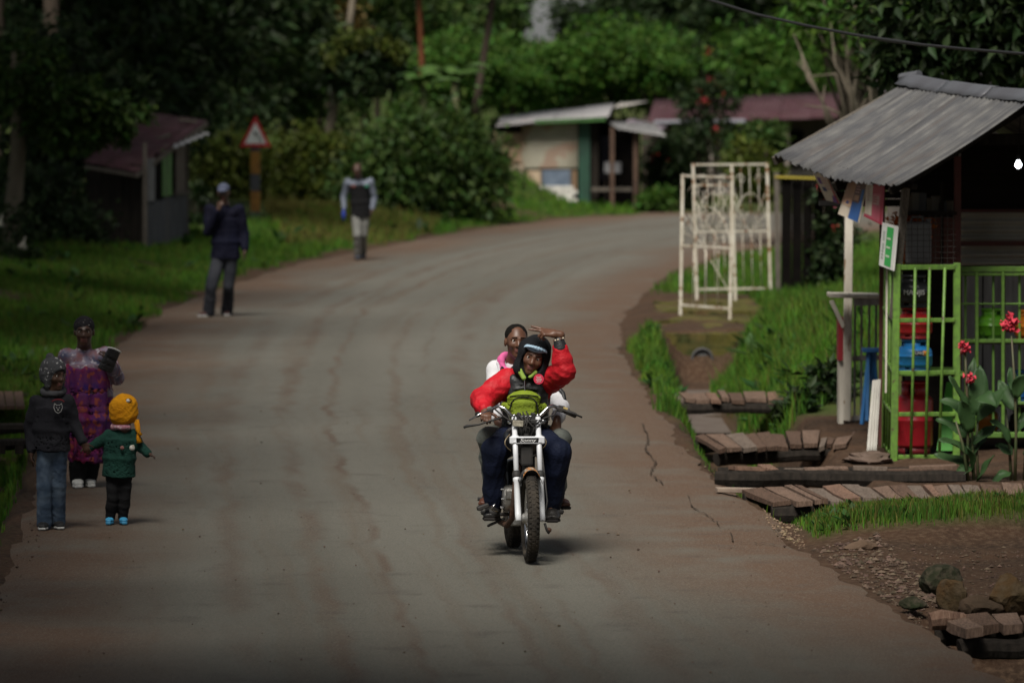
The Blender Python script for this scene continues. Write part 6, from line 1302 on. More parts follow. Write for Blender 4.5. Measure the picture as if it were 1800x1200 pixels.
def shoe(parent, heel, toe, sc, mats, name='shoe', up=(0, 0, 1), h=.07, sole=.02, vox=.006, w_=.043, shaft=None):
    """shoe with a sole of its own"""
    heel, toe = np.array(heel, float), np.array(toe, float); u = np.array(up, float); S_ = SDF(); d = (toe - heel); L = np.linalg.norm(d); d /= L; sd = np.cross(d, u)
    S_.flat(heel + u * (sole + .022 * sc), heel + d * L * .55 + u * (sole + .02 * sc), (w_ * .85 * sc, .034 * sc), (w_ * 1.02 * sc, .028 * sc), sd, .02); S_.flat(heel + d * L * .5 + u * (sole + .02 * sc), heel + d * L * .88 + u * (sole + .012 * sc), (w_ * sc, .028 * sc), (w_ * .78 * sc, .018 * sc), sd, .02)
    S_.cone(heel + d * L * .05 + u * (sole + .03 * sc), heel + d * L * .12 + u * (sole + h * sc), .038 * sc, .042 * sc, .02); S_.cut(heel + u * sole, -u)
    if shaft is not None: S_.cone(shaft, heel + d * L * .22 + u * (sole + .035), .05 * sc, .05 * sc, .02); S_.cone(heel + d * L * .2 + u * (sole + .035), heel + d * L * .6 + u * (sole + .025), .048 * sc, .042 * sc, .02)
    o = sdf_obj(name, S_, vox, mats[0], parent)
    S2 = SDF(); S2.flat(heel + u * sole * .5, heel + d * L * .6 + u * sole * .5, (w_ * .9 * sc, .03), (w_ * 1.08 * sc, .03), sd, .01); S2.flat(heel + d * L * .55 + u * sole * .5, heel + d * L * .93 + u * sole * .5, (w_ * 1.06 * sc, .03), (w_ * .75 * sc, .03), sd, .01)
    S2.cut(heel + u * sole * 1.15, u); S2.cut(heel, -u); sdf_obj('sole', S2, vox * .8, mats[1], o); return o
# ---------------------------------------------------------------- people
def mapper(base, d0):
    b = np.array(base)
    def Q(px, py, d=0.0): return np.array(at(px, py, d0 + d)) - b
    return Q
DENIM = mat('blue_jeans', (.055, .085, .13), .85, var=(.03, .045, .075), vscale=5, var2=(.11, .15, .2), v2scale=9, bump=.25, bscale=60)
NAVYT = mat('navy_trousers', (.008, .012, .032), .75, var=(.005, .008, .020), vscale=6, bump=.3, bscale=50); BLACKC = mat('black_cloth', (.010, .010, .011), .85, bump=.2, bscale=60)
REDJ = mat('red_nylon', (.50, .006, .016), .62, var=(.38, .005, .012), vscale=6, bump=.7, bscale=22, spec=.35); BLKN = mat('black_nylon', (.012, .013, .015), .5, bump=.3, bscale=45)
WHJ = mat('white_cotton', (.62, .62, .64), .8, var=(.5, .5, .53), vscale=6, bump=.2, bscale=50); SOLE = mat('rubber_sole', (.02, .018, .017), .8); SOLEW = mat('white_sole', (.5, .5, .48), .7)
def limb_cloth(S_, pts, rs, k=.012):
    for (a, b), (ra, rb) in zip(zip(pts, pts[1:]), zip(rs, rs[1:])): S_.cone(a, b, ra, rb, k)
def patch(name, parent, pts, m, k=.003): mb = MB(); off = ORG[parent.name]; mb.add([Vector(p) + off for p in pts], [tuple(range(len(pts)))]); return mb.build(name, m, parent, recalc=False)
lerp = lambda a, b, t: a + (b - a) * t

# ======== rider
rb = Vector((.07, 39.85, .29)); R0 = thing('person', 'rider in a red sleeved jacket and black hood raising two fingers over the visor', 'person', rb); Q = mapper(rb, 0)
J = dict(neck=Q(931, 655, 39.93), chest=Q(926, 690, 39.97), waist=Q(922, 738, 40.08), hip=Q(921, 768, 40.15), shL=Q(893, 668, 39.96), elL=Q(848, 702, 39.84), wrL=Q(853, 722, 39.57), shR=Q(963, 672, 39.94), elR=Q(993, 652, 39.72), wrR=Q(983, 601, 39.70),
         hipL=Q(905, 768, 40.12), knL=Q(870, 790, 39.70), anL=Q(868, 882, 39.86), toL=Q(862, 902, 39.72), hipR=Q(938, 768, 40.12), knR=Q(981, 794, 39.70), anR=Q(970, 884, 39.86), toR=Q(968, 905, 39.72))
hd = Head(Q(938, 628, 39.85), 1.0, yaw=-.06, pitch=.10, roll=.27)
body = skeleton_body(J, 1.0, hd, [dict(w_=J['wrL'], d=(.05, -.9, -.35), n=(0, -.3, -1), side=1, curl=(1.15, 1.15, 1.15, 1.2), spread=.02, thumb=.9), dict(w_=J['wrR'] + np.array([-.022, 0, .055]), sc=1.12, d=(-1, -.05, .16), n=(0, .5, -.86), side=-1, curl=(.02, .06, 1.25, 1.35), spread=.17, thumb=.2, tcurl=.9)])
sdf_obj('body', body, .0065, [SKIN, LIP], R0, 1, mi=hd.lips); hd.eyes(R0)
S_ = SDF()                                                      # red padded sleeves and shoulders
limb_cloth(S_, [lerp(J['chest'], J['shL'], .55), J['shL'], lerp(J['shL'], J['elL'], .5), J['elL'], lerp(J['elL'], J['wrL'], .55), lerp(J['elL'], J['wrL'], .9)], [.09, .085, .090, .084, .072, .050])
limb_cloth(S_, [lerp(J['chest'], J['shR'], .55), J['shR'], lerp(J['shR'], J['elR'], .5), J['elR'], lerp(J['elR'], J['wrR'], .4), lerp(J['elR'], J['wrR'], .75)], [.09, .085, .086, .080, .074, .058])
S_.flat(J['waist'] * .8 + J['chest'] * .2, J['chest'], (.165, .105), (.175, .105), (1, 0, 0), .04)
def puff(V, N):                                                # quilted rings round the sleeves
    return V + N * (.0012 * np.sin(V[:, 2] * 95 + 3 * np.sin(V[:, 0] * 14)) * (np.abs(V[:, 0] + .02) > .10))[:, None]
sdf_obj('jacket', S_, .008, REDJ, R0, 1, fold=(.009, 19, 3, (1, 1, .6)), post=puff)
S_ = SDF()                                                      # black front of the jacket
c = J['chest']; S_.flat(J['waist'] + np.array([0, -.01, -.05]), c + np.array([0, -.015, .03]), (.165, .15), (.165, .15), (1, 0, 0), .04); S_.flat(c + np.array([0, -.01, .02]), c + np.array([0, -.005, .10]), (.165, .14), (.12, .12), (1, 0, 0), .04); S_.cone(Q(903, 668, 39.90), Q(908, 720, 39.91), .045, .06); S_.cone(Q(950, 668, 39.88), Q(949, 720, 39.91), .042, .06); S_.cone(Q(906, 650, 39.98), Q(896, 660, 39.98), .04, .035)
sdf_obj('jacket_front', S_, .008, BLKN, R0, 2, fold=(.008, 16, 5))
S_ = SDF(); h = hd                                              # hood drawn round the face
S_.ell(h.p(0, .03, .035), (.118, .115, .128), h.R, .02); S_.ell(h.p(0, .02, -.05), (.11, .11, .11), h.R, .05); S_.cone(h.p(-.07, -.01, -.10), h.p(.07, -.01, -.10), .06, .06, .04); S_.cone(h.p(0, .04, -.08), J['neck'] + np.array([0, .03, -.03]), .10, .11, .04)
S_.ell(h.p(-.004, -.10, -.03), (.082, .095, .112), h.R, .01, 's'); S_.ell(h.p(0, -.15, -.05), (.078, .10, .125), h.R, .01, 's')
sdf_obj('hood', S_, .007, mat('black_fleece', (.010, .011, .013), .9, bump=.5, bscale=120), R0, 1, fold=(.010, 15, 8, (1, 1, .7)))
S_ = SDF(); pv_ = [h.p(.080 * math.sin(a), -.055 - .062 * math.cos(a), .066 + .026 * math.cos(a)) for a in np.linspace(-1.35, 1.35, 11)]
for a, b in zip(pv_, pv_[1:]): S_.flat(a, b, (.015, .006), (.015, .006), h.R @ np.array([0, 1, .28]), .008)
S_.ell(h.p(0, -.03, .075), (.078, .075, .022), h.R @ Rm(0, .2, 0), .01); sdf_obj('cap_visor', S_, .004, mat('pale_blue_cap', (.33, .45, .55), .7, var=(.25, .36, .46), vscale=10), R0)
S_ = SDF(); S_.cone(Q(914, 652, 39.82), Q(921, 664, 39.80), .024, .018, .01); S_.cone(Q(940, 655, 39.80), Q(932, 662, 39.79), .024, .016, .01); sdf_obj('shirt_collar', S_, .007, mat('lime_shirt', (.24, .36, .07), .8), R0, 1, fold=(.005, 25, 4))
S_ = SDF(); S_.cone(J['hip'] + np.array([-.07, 0, 0]), J['hip'] + np.array([.07, 0, 0]), .135, .135, .05)
for s_ in 'LR': limb_cloth(S_, [J['hip' + s_], lerp(J['hip' + s_], J['kn' + s_], .5), J['kn' + s_], lerp(J['kn' + s_], J['an' + s_], .35), lerp(J['kn' + s_], J['an' + s_], .75), J['an' + s_] + np.array([0, 0, -.045])], [.108, .103, .092, .088, .08, .060])
sdf_obj('trousers', S_, .008, NAVYT, R0, 3, fold=(.008, 17, 6, (1, 1, .6)))
BOOT = mat('black_boot', (.014, .013, .013), .45, var=(.022, .02, .018), vscale=12)
for s_ in 'LR': a = J['an' + s_]; tt = J['to' + s_]; shoe(R0, (a[0], a[1] + .05, tt[2] - .05), (tt[0] - (.012 if s_ == 'L' else -.012), tt[1] - .06, tt[2] - .05), 1.05, (BOOT, SOLE), 'boot', h=.13, w_=.050, shaft=a + np.array([0, 0, .02]))
wr = J['wrR']; ax_ = np.array([-.18, 0, .9])
S_ = SDF(); S_.cone(wr - ax_ * .045, wr + ax_ * .0, .050, .040, .02); sdf_obj('cuff', S_, .006, BLKN, R0, 1)
for k in range(11):
    a_ = 2 * PI * k / 11; mb = MB(); mb.smooth = True; c = Vector(wr) + rb + Vector((.036 * math.cos(a_) - .003, .036 * math.sin(a_), .019 + .010 * math.cos(a_))); mb.lathe(c, [(.0001, -.008), (.006, -.005), (.008, 0), (.006, .005), (.0001, .008)], 7); mb.build('bead', mat('bead_pale', (.5, .42, .32), .5) if k % 3 else mat('bead_brown', (.12, .06, .04), .5), R0)
fc = Vector(Q(947, 666, 39.765)) + rb                               # round chest badge with three lines of writing
mb = MB(); mb.lathe(fc, [(.036, 0), (.036, .006), (0.001, .006)], 22, rot=Matrix.Rotation(PI / 2, 3, 'X') @ Matrix.Rotation(.0, 3, 'Z')); bd = mb.build('chest_badge', mat('badge_red', (.55, .03, .07), .5), R0)
for txt, dz, sz in (('Soul', .013, .019), ('weng', -.002, .019), ('2013', -.018, .015)): text_mesh(txt, sz, frame(fc + Vector((0, -.008, dz)), (1, 0, .12), (-.12, 0, 1)), 'badge_lettering', mat('badge_white', (.7, .6, .6), .5), bd)
bd.children and None
mb = MB(); mb.tube([Vector(Q(922, 668, 39.80)) + rb, Vector(Q(923, 700, 39.79)) + rb], .004, 6); mb.build('zip', mat('steel', (.4, .4, .41), .3, metal=1), R0)
# lime waist bag strapped on the rider's belly
wb_o = Vector(Q(921, 712, 39.80)) + rb; bagL = mat('lime_canvas', (.20, .27, .022), .75, var=(.14, .19, .018), vscale=8, bump=.4, bscale=90); wbag = thing('waist_bag', 'lime green waist bag with a black piped front pocket strapped on the rider', 'bag', wb_o)
S_ = SDF(); S_.flat((0, 0, -.11), (0, 0, .055), (.105, .055), (.115, .05), (1, 0, 0), .03); S_.ell((0, 0, .06), (.105, .05, .045), None, .03); S_.ell((0, 0, -.10), (.095, .05, .04), None, .03); sdf_obj('pouch', S_, .006, bagL, wbag, 2, fold=(.006, 22, 2))
S_ = SDF(); S_.flat((0, -.045, -.07), (0, -.042, .02), (.088, .03), (.085, .026), (1, 0, 0), .02); S_.ell((0, -.042, .02), (.085, .026, .03), None, .02); sdf_obj('front_pocket', S_, .006, bagL, wbag, 2, fold=(.004, 26, 5))
pip = [Vector((.096 * sx, -.052, z)) for sx, z in ((-1, -.085), (-1.02, -.03), (-.93, .02), (-.7, .046), (-.35, .058), (0, .06), (.35, .058), (.7, .046), (.93, .02), (1.02, -.03), (1, -.085))]
mb = MB(); mb.smooth = True; mb.tube([p + wb_o + Vector((0, -.008, 0)) for p in pip], .0048, 6); mb.tube([wb_o + Vector((x, -.066 + .02 * abs(x) * 8 * abs(x), -.088)) for x in np.linspace(-.095, .095, 7)], .004, 6); mb.build('piping', BLACKC, wbag)
mb = MB(); mb.smooth = True; mb.tube([wb_o + Vector((x, -.055 + 2.0 * x * x, .075 - 1.2 * x * x)) for x in np.linspace(-.10, .10, 9)], .004, 6); mb.build('zip', BLACKC, wbag)
for sx in (-1, 1): S_ = SDF(); S_.flat((sx * .09, .01, -.03), (sx * .155, .06, -.01), (.03, .045), (.022, .03), (0, 1, .2), .03); sdf_obj('hip_wing', S_, .006, bagL, wbag, 2, fold=(.006, 24, 7))

# ======== passenger
pb = Vector((.02, 40.35, .32)); P0 = thing('person', 'passenger in a white and pink hooded jacket sitting behind the red jacketed rider', 'person', pb); Q = mapper(pb, 0)
J = dict(neck=Q(905, 634, 40.42), chest=Q(908, 672, 40.48), waist=Q(914, 728, 40.5), hip=Q(918, 765, 40.5), shL=Q(872, 652, 40.45), elL=Q(864, 705, 40.33), wrL=Q(876, 742, 40.15), shR=Q(958, 660, 40.45), elR=Q(986, 715, 40.28), wrR=Q(979, 742, 40.05),
         hipL=Q(896, 768, 40.42), knL=Q(858, 768, 40.02), anL=Q(864, 866, 40.22), toL=Q(853, 884, 40.08), hipR=Q(940, 768, 40.42), knR=Q(984, 772, 40.02), anR=Q(980, 866, 40.22), toR=Q(990, 886, 40.06))
hd = Head(Q(908, 600, 40.36), 1.0, yaw=.16, pitch=-.02, roll=.03)
body = skeleton_body(J, 1.0, hd, [dict(w_=J['wrL'], d=(.2, -.5, -.7), n=(.6, .2, -.3), side=1, curl=(.5, .5, .5, .5)), dict(w_=J['wrR'], d=(-.05, -.35, -.95), n=(.25, .9, -.3), side=-1, curl=(.3, .32, .36, .4), spread=.12, thumb=.3)])
sdf_obj('body', body, .0065, [SKIN, LIP], P0, 1, mi=hd.lips); hd.eyes(P0)
S_ = SDF(); h = hd; S_.ell(h.p(0, .024, .045), (.082, .094, .080), h.R, .02); S_.cut(h.p(0, -.085, .058), h.R @ np.array([0, -1, -.10])); S_.cut(h.p(0, -.055, .015), h.R @ np.array([0, -.75, -.6])); S_.cut(h.p(0, 0, -.03), h.R @ np.array([0, .2, -1])); sdf_obj('hair', S_, .005, HAIR, P0, 1, fold=(.002, 90, 1))
S_ = SDF(); S_.flat(J['waist'] + np.array([0, 0, -.06]), J['chest'], (.165, .12), (.18, .125), (1, 0, 0), .05); S_.cone(J['chest'], J['neck'] + np.array([0, 0, -.05]), .12, .075, .05)
for s_ in 'LR': limb_cloth(S_, [lerp(J['chest'], J['sh' + s_], .6), J['sh' + s_], lerp(J['sh' + s_], J['el' + s_], .5), J['el' + s_], lerp(J['el' + s_], J['wr' + s_], .8)], [.08, .07, .062, .058, .044])
sdf_obj('jacket', S_, .008, WHJ, P0, 2, fold=(.009, 15, 12))
nk = J['neck']; S_ = SDF()
ring = [nk + np.array([.10 * math.cos(a), .085 * math.sin(a) + .01, .005 - .035 * math.sin(a) * -1 - .045 * (math.sin(a) < -.3)]) for a in np.linspace(0, 2 * PI, 18)]
for a, b in zip(ring, ring[1:]): S_.cone(a, b, .026, .026, .015)
sdf_obj('hood', S_, .006, mat('pink_lining', (.62, .12, .30), .8, var=(.5, .09, .24), vscale=12), P0, 2, fold=(.006, 24, 3))
S_ = SDF()
for a, b in zip(ring, ring[1:]): o_ = np.array([0, 0, -.018]); cc = nk + np.array([0, .01, 0]); S_.cone(cc + (a - cc) * 1.16 + o_, cc + (b - cc) * 1.16 + o_, .019, .019, .012)
sdf_obj('hood_edge', S_, .006, WHJ, P0, 2)
for sx, pts in ((-1, [(884, 646, 40.35), (878, 662, 40.30), (874, 690, 40.33), (880, 730, 40.38)]), (1, [(948, 652, 40.35), (970, 668, 40.32), (990, 690, 40.28), (993, 702, 40.26), (984, 708, 40.26)])):
    mb = MB(); mb.smooth = True; P_ = [Vector(Q(*p)) + pb for p in pts]; P2 = []
    for i_ in range(len(P_) - 1): P2 += [P_[i_].lerp(P_[i_ + 1], t_) for t_ in (0, .33, .66)]
    mb.tube(P2 + [P_[-1]], .019 if sx < 0 else .014, 8, flat=.5); mb.build('backpack_strap', BLKN, P0)
S_ = SDF(); S_.flat(Q(912, 740, 40.68), Q(908, 665, 40.66), (.15, .09), (.14, .07), (1, 0, 0), .04); sdf_obj('backpack', S_, .012, BLKN, P0, 2)
S_ = SDF(); S_.cone(J['hip'] + np.array([-.07, 0, 0]), J['hip'] + np.array([.07, 0, 0]), .13, .13, .05)
for s_ in 'LR': limb_cloth(S_, [J['hip' + s_], lerp(J['hip' + s_], J['kn' + s_], .5), J['kn' + s_], lerp(J['kn' + s_], J['an' + s_], .4), J['an' + s_] + np.array([0, 0, -.03])], [.105, .09, .078, .07, .055])
sdf_obj('trousers', S_, .009, mat('grey_green_trousers', (.17, .18, .16), .85, var=(.11, .12, .11), vscale=6, bump=.2, bscale=50), P0, 2, fold=(.009, 14, 9))
RUST = mat('rust_leather', (.11, .035, .018), .5, var=(.07, .025, .014), vscale=9)
for s_ in 'LR': a = J['an' + s_]; tt = J['to' + s_]; shoe(P0, (a[0], a[1] + .04, tt[2] - .035), (tt[0] + (-.03 if s_ == 'L' else .03), tt[1] - .05, tt[2] - .035), 1.0, (RUST, SOLE), h=.06)

# ======== walkers: shared dressing
def walker(label, base_px, sc, mk, headkw, hands, body_m, group=None, vox=.009, torso=(1, 1), z=.012):
    b = gp(*base_px); b.z = z; o = thing('person', label, 'person', b, 0, group); Q = mapper(b, b.y); J = {k: Q(*v) for k, v in mk.items()}
    hk = dict(headkw); c = Q(*hk.pop('c')); hd = Head(c, **hk); hs_ = []
    for h_ in hands: h_ = dict(h_); h_['w_'] = J[h_.pop('at')]; hs_.append(h_)
    sdf_obj('body', skeleton_body(J, sc, hd, hs_, torso=torso), vox, [body_m, LIP], o, 1, mi=hd.lips); hd.eyes(o); return o, Q, J, hd
def top_cloth(name, o, J, sc, m, tr, sl, fold, hem=None, vox=.010, hemw=None, chest_w=None, mi=None, mats=None):
    S_ = SDF(); X = (1, 0, 0); hem = J['hip'] if hem is None else hem
    S_.flat(hem, J['waist'], hemw or (tr[0] * 1.08, tr[1] * 1.1), (tr[0], tr[1]), X, .06 * sc); S_.flat(J['waist'], J['chest'], (tr[0], tr[1]), chest_w or (tr[0] * 1.05, tr[1]), X, .06 * sc); S_.cone(J['chest'], J['neck'] + np.array([0, 0, -.02 * sc]), .11 * sc, .07 * sc, .05 * sc)
    for s_ in 'LR': limb_cloth(S_, [lerp(J['chest'], J['sh' + s_], .6), J['sh' + s_], lerp(J['sh' + s_], J['el' + s_], .5), J['el' + s_], lerp(J['el' + s_], J['wr' + s_], .9)], [v * sc for v in sl], .014 * sc)
    return sdf_obj(name, S_, vox, mats or m, o, 2, fold=fold, mi=mi)
def legs_cloth(name, o, J, sc, m, rs, fold, vox=.010, hem=0.0):
    S_ = SDF(); S_.cone(J['hip'] + np.array([-.06 * sc, 0, 0]), J['hip'] + np.array([.06 * sc, 0, 0]), rs[0] * 1.15 * sc, rs[0] * 1.15 * sc, .05)
    for s_ in 'LR': limb_cloth(S_, [J['hip' + s_], lerp(J['hip' + s_], J['kn' + s_], .5), J['kn' + s_], lerp(J['kn' + s_], J['an' + s_], .5), J['an' + s_] + np.array([0, 0, hem])], [v * sc for v in rs], .012 * sc)
    return sdf_obj(name, S_, vox, m, o, 2, fold=fold)
def feet(o, J, sc, mats, name='shoe', L=.25, h=.07, out=.15, sole=.02, zl=0.0):
    for s_ in 'LR':
        a = J['an' + s_]; z = zl; sg = -1 if s_ == 'L' else 1; f = J['to' + s_] - a; f[2] = 0; f /= np.linalg.norm(f); hl = np.array([a[0], a[1], z]) - f * .07 * sc; shoe(o, hl, hl + f * L * sc, sc, mats, name, h=h, sole=sole)
# --- woman
W0, Q, J, hd = walker('stout woman in a dotted black headscarf and red patterned wrap carrying a bag', (143, 858), .92,
    dict(neck=(148, 612), chest=(149, 640), waist=(151, 690), hip=(153, 725), shL=(117, 628), elL=(106, 668, .03), wrL=(112, 705, -.05), shR=(184, 626), elR=(205, 662, .0), wrR=(194, 640, -.20), hipL=(141, 730), knL=(139, 790, -.03), anL=(136, 845, .02), toL=(138, 853, -.12), hipR=(166, 730), knR=(162, 790, .03), anR=(156, 843, .12), toR=(160, 850, .0)),
    dict(c=(148, 583, -.03), sc=.98, yaw=.04, pitch=.03), [dict(at='wrR', d=(-.35, -.3, .9), n=(-.7, .5, .2), side=1, sc=.9, curl=(.6, .6, .6, .6)), dict(at='wrL', d=(.1, -.3, -.9), n=(1, 0, 0), side=-1, sc=.9)], SKIND, torso=(1.25, 1.3))
BLOUSE = mat('print_blouse', (.30, .26, .33), .8, var=(.07, .08, .14), vscale=11, var2=(.22, .09, .09), v2scale=17, spots=(.42, .38, .42), sscale=24, sthr=.58, bump=.2, bscale=50)
top_cloth('blouse', W0, J, .95, BLOUSE, (.205, .15), (.09, .08, .074, .07, .06), (.008, 15, 21), hem=J['waist'] - np.array([0, 0, .03]))
S_ = SDF(); S_.flat(Q(152, 812, .0), Q(152, 735, .0), (.15, .125), (.215, .185), (1, 0, 0), .05); S_.flat(Q(152, 735, .0), Q(151, 644, -.015), (.215, .185), (.20, .18), (1, 0, 0), .05); S_.cut(Q(152, 810), (-.05, 0, -1)); S_.cut(Q(151, 634, -.1), (.0, .15, 1))
WRAP = mat('kanga_print', (.20, .016, .05), .8, var=(.035, .022, .15), vscale=4.2, var2=(.12, .035, .11), v2scale=13, spots=(.26, .06, .05), sscale=21, sthr=.55, bump=.2, bscale=50)
sdf_obj('wrap', S_, .010, WRAP, W0, 2, post=lambda V, N: V + N * (.010 * np.sin(7 * np.arctan2(V[:, 1], V[:, 0] - .04) + 1.3 * np.sin(V[:, 2] * 4)) + .006 * np.sin(15 * np.arctan2(V[:, 1], V[:, 0] - .04) + 2 * np.sin(V[:, 2] * 6)))[:, None])
mb = MB(); mb.smooth = True; P_ = [Vector(Q(x, y, -.185)) + W0.location for x, y in ((118, 640), (120, 680), (126, 720), (133, 750), (133, 790), (128, 808))]; mb.tube([p + Vector((.0, .035 if k in (0, 5) else .012, 0)) for k, p in enumerate(P_)], .016, 7, flat=.5); mb.build('wrap_hem', mat('kanga_border', (.24, .03, .06), .8, var=(.09, .02, .09), vscale=14), W0)
S_ = SDF(); h = hd; S_.ell(h.p(0, .02, .04), (.086, .103, .092), h.R, .02); S_.ell(h.p(0, .085, -.01), (.055, .05, .05), h.R, .03); S_.cut(h.p(0, -.085, .05), h.R @ np.array([0, -1, -.35])); S_.cut(h.p(0, 0, -.025), h.R @ np.array([0, -.25, -1]))
sdf_obj('headscarf', S_, .007, mat('dotted_scarf', (.014, .013, .015), .8, spots=(.5, .48, .46), sscale=75, sthr=.68), W0, 2, fold=(.004, 30, 5))
legs_cloth('trousers', W0, J, .95, BLACKC, (.10, .095, .085, .08, .07), (.008, 14, 23)); feet(W0, J, .95, (mat('white_canvas_shoe', (.55, .55, .52), .8, spots=(.2, .2, .2), sscale=40), SOLEW))
bo = Vector(Q(193, 632, -.27)) + W0.location; hb = thing('handbag', 'black zipped bag held up against the shoulder of the woman', 'bag', bo); S_ = SDF(); R_b = Rm(0, .15, .45)
S_.flat(R_b @ np.array([0, 0, -.10]), R_b @ np.array([0, 0, .10]), (.07, .03), (.055, .024), R_b @ np.array([1, .35, 0]), .02); sdf_obj('pouch', S_, .007, mat('black_leather', (.012, .012, .014), .4, bump=.2, bscale=60), hb, 1)
mb = MB(); mb.smooth = True; mb.tube([bo + Vector(R_b @ np.array([x, .35 * x - .02, .103 - 3 * x * x])) for x in (-.06, -.03, 0, .03, .058)], .0065, 6); mb.build('zip', SOLEW, hb)
# --- boy
B0, Q, J, hd = walker('boy in a dark hooded sweatshirt, blue jeans and a patterned grey knitted hat', (88, 932), .74,
    dict(neck=(93, 690), chest=(90, 715), waist=(90, 755), hip=(92, 790), shL=(63, 706), elL=(52, 752, .03), wrL=(55, 795, -.03), shR=(119, 704), elR=(132, 748, .02), wrR=(146, 778, -.04), hipL=(80, 792), knL=(78, 855, -.02), anL=(77, 918, .02), toL=(74, 928, -.1), hipR=(104, 792), knR=(103, 852, .03), anR=(101, 914, .10), toR=(106, 924, .0)),
    dict(c=(95, 660, -.01), sc=.90, yaw=.75, pitch=.05), [dict(at='wrL', d=(.02, -.1, -1), n=(1, .1, 0), side=-1, sc=.68, curl=(.3, .3, .35, .4)), dict(at='wrR', d=(.45, -.1, -.9), n=(-.2, .9, .2), side=1, sc=.68, curl=(.6, .6, .6, .6))], SKIND, vox=.008)
SWEAT = mat('charcoal_sweatshirt', (.013, .013, .017), .9, var=(.02, .02, .024), vscale=5, bump=.25, bscale=70)
top_cloth('sweatshirt', B0, J, .78, SWEAT, (.132, .098), (.08, .068, .064, .060, .048), (.007, 17, 31), hem=Q(88, 792), hemw=(.155, .115), vox=.009)
S_ = SDF(); nk = J['neck']; ring = [nk + np.array([.075 * math.cos(a), .065 * math.sin(a) + .012, .012 + .018 * math.sin(a)]) for a in np.linspace(0, 2 * PI, 16)]
for a, b in zip(ring, ring[1:]): S_.cone(a, b, .024, .024, .012)
sdf_obj('hood', S_, .007, mat('grey_hood', (.06, .06, .065), .9), B0, 2, fold=(.005, 25, 3))
HATP = mat('grey_knit', (.06, .061, .066), .95, spots=(.4, .4, .4), sscale=38, sthr=.60, bump=.7, bscale=110)
S_ = SDF(); h = hd; S_.ell(h.p(0, .015, .05), (.092, .108, .095), h.R, .02); S_.ell(h.p(0, .03, -.005), (.09, .10, .08), h.R, .02); S_.cone(h.p(.07, .01, 0), h.p(.075, -.01, -.085), .03, .022, .03); S_.cone(h.p(-.07, .01, 0), h.p(-.075, -.01, -.085), .03, .022, .03); S_.ell(h.p(-.01, .05, .155), (.03, .03, .028), None, .012); S_.ell(h.p(0, -.12, -.04), (.07, .085, .085), h.R, .015, 's')
sdf_obj('knitted_hat', S_, .006, HATP, B0, 2, fold=(.003, 40, 6))
legs_cloth('jeans', B0, J, .78, DENIM, (.085, .08, .073, .072, .074), (.006, 22, 32, (1, 1, .7)), vox=.009, hem=-.01); feet(B0, J, .80, (mat('black_trainer', (.013, .013, .014), .6), SOLEW), zl=0.0, sole=.014)
lg = Vector(Q(102, 716, -.15)) + B0.location; wl = mat('white_flock', (.36, .36, .35), .7)                # printed chest crest
for k, (x0, z0, x1, z1) in enumerate(((-.026, .03, -.032, 0), (-.032, 0, -.02, -.03), (-.02, -.03, 0, -.042), (0, -.042, .02, -.03), (.02, -.03, .032, 0), (.032, 0, .026, .03), (-.026, .03, -.012, .018), (-.012, .018, .012, .018), (.012, .018, .026, .03), (-.014, .002, -.006, -.004), (.014, .002, .006, -.004), (-.008, -.02, .008, -.02), (0, -.01, 0, -.02))): mb = MB(); mb.beam(lg + Vector((x0, .02 * abs(x0) * 10, z0)), lg + Vector((x1, .02 * abs(x1) * 10, z1)), .006, .003); o_ = mb.build('crest_line', wl, B0)
mb = MB(); mb.smooth = True; mb.tube([lg + Vector((.05 * math.cos(a), .004, .03 + .03 * math.sin(a))) for a in np.linspace(.4, 2.7, 9)], .006, 6, flat=.4); mb.build('crest_arc', mat('dull_red_flock', (.12, .015, .02), .8), B0)
# --- toddler
T0, Q, J, hd = walker('toddler in a yellow tasselled hat, green sweater and blue sandals', (207, 923), .56,
    dict(neck=(218, 752), chest=(212, 770), waist=(210, 805), hip=(209, 838), shL=(193, 765), elL=(172, 778, -.01), wrL=(155, 788, -.03), shR=(234, 764), elR=(247, 786, -.02), wrR=(261, 797, -.06), hipL=(200, 840), knL=(198, 875, -.02), anL=(194, 908, .02), toL=(190, 918, -.08), hipR=(219, 840), knR=(219, 874, .0), anR=(216, 908, .03), toR=(219, 918, -.07)),
    dict(c=(218, 722, .0), sc=.86, yaw=2.4, pitch=-.15), [dict(at='wrL', d=(-.9, -.1, -.15), n=(.1, .2, -1), side=1, sc=.48, curl=(.7, .7, .7, .7)), dict(at='wrR', d=(.7, -.3, -.3), n=(0, -.4, -1), side=-1, sc=.48, curl=(.35, .3, .4, .5), spread=.2)], SKIND, vox=.0075)
SWG = mat('bottle_green_knit', (.012, .048, .036), .9, var=(.009, .034, .027), vscale=6, bump=.5, bscale=90)
top_cloth('sweater', T0, J, .58, SWG, (.122, .095), (.095, .08, .074, .07, .06), (.006, 19, 41), hem=Q(209, 838), hemw=(.13, .105), vox=.008)
YEL = mat('yellow_knit', (.60, .26, .008), .95, var=(.50, .20, .006), vscale=8, bump=.8, bscale=120)
S_ = SDF(); h = hd; S_.ell(h.p(0, .0, .035), (.104, .115, .10), h.R, .02); S_.ell(h.p(0, .01, -.045), (.098, .108, .075), h.R, .04); S_.cut(h.p(0, 0, -.115), h.R @ np.array([0, 0, -1])); S_.ell(h.p(0, -.14, -.04), (.07, .07, .08), h.R, .015, 's'); sdf_obj('knitted_hat', S_, .006, YEL, T0, 2, fold=(.005, 26, 7))
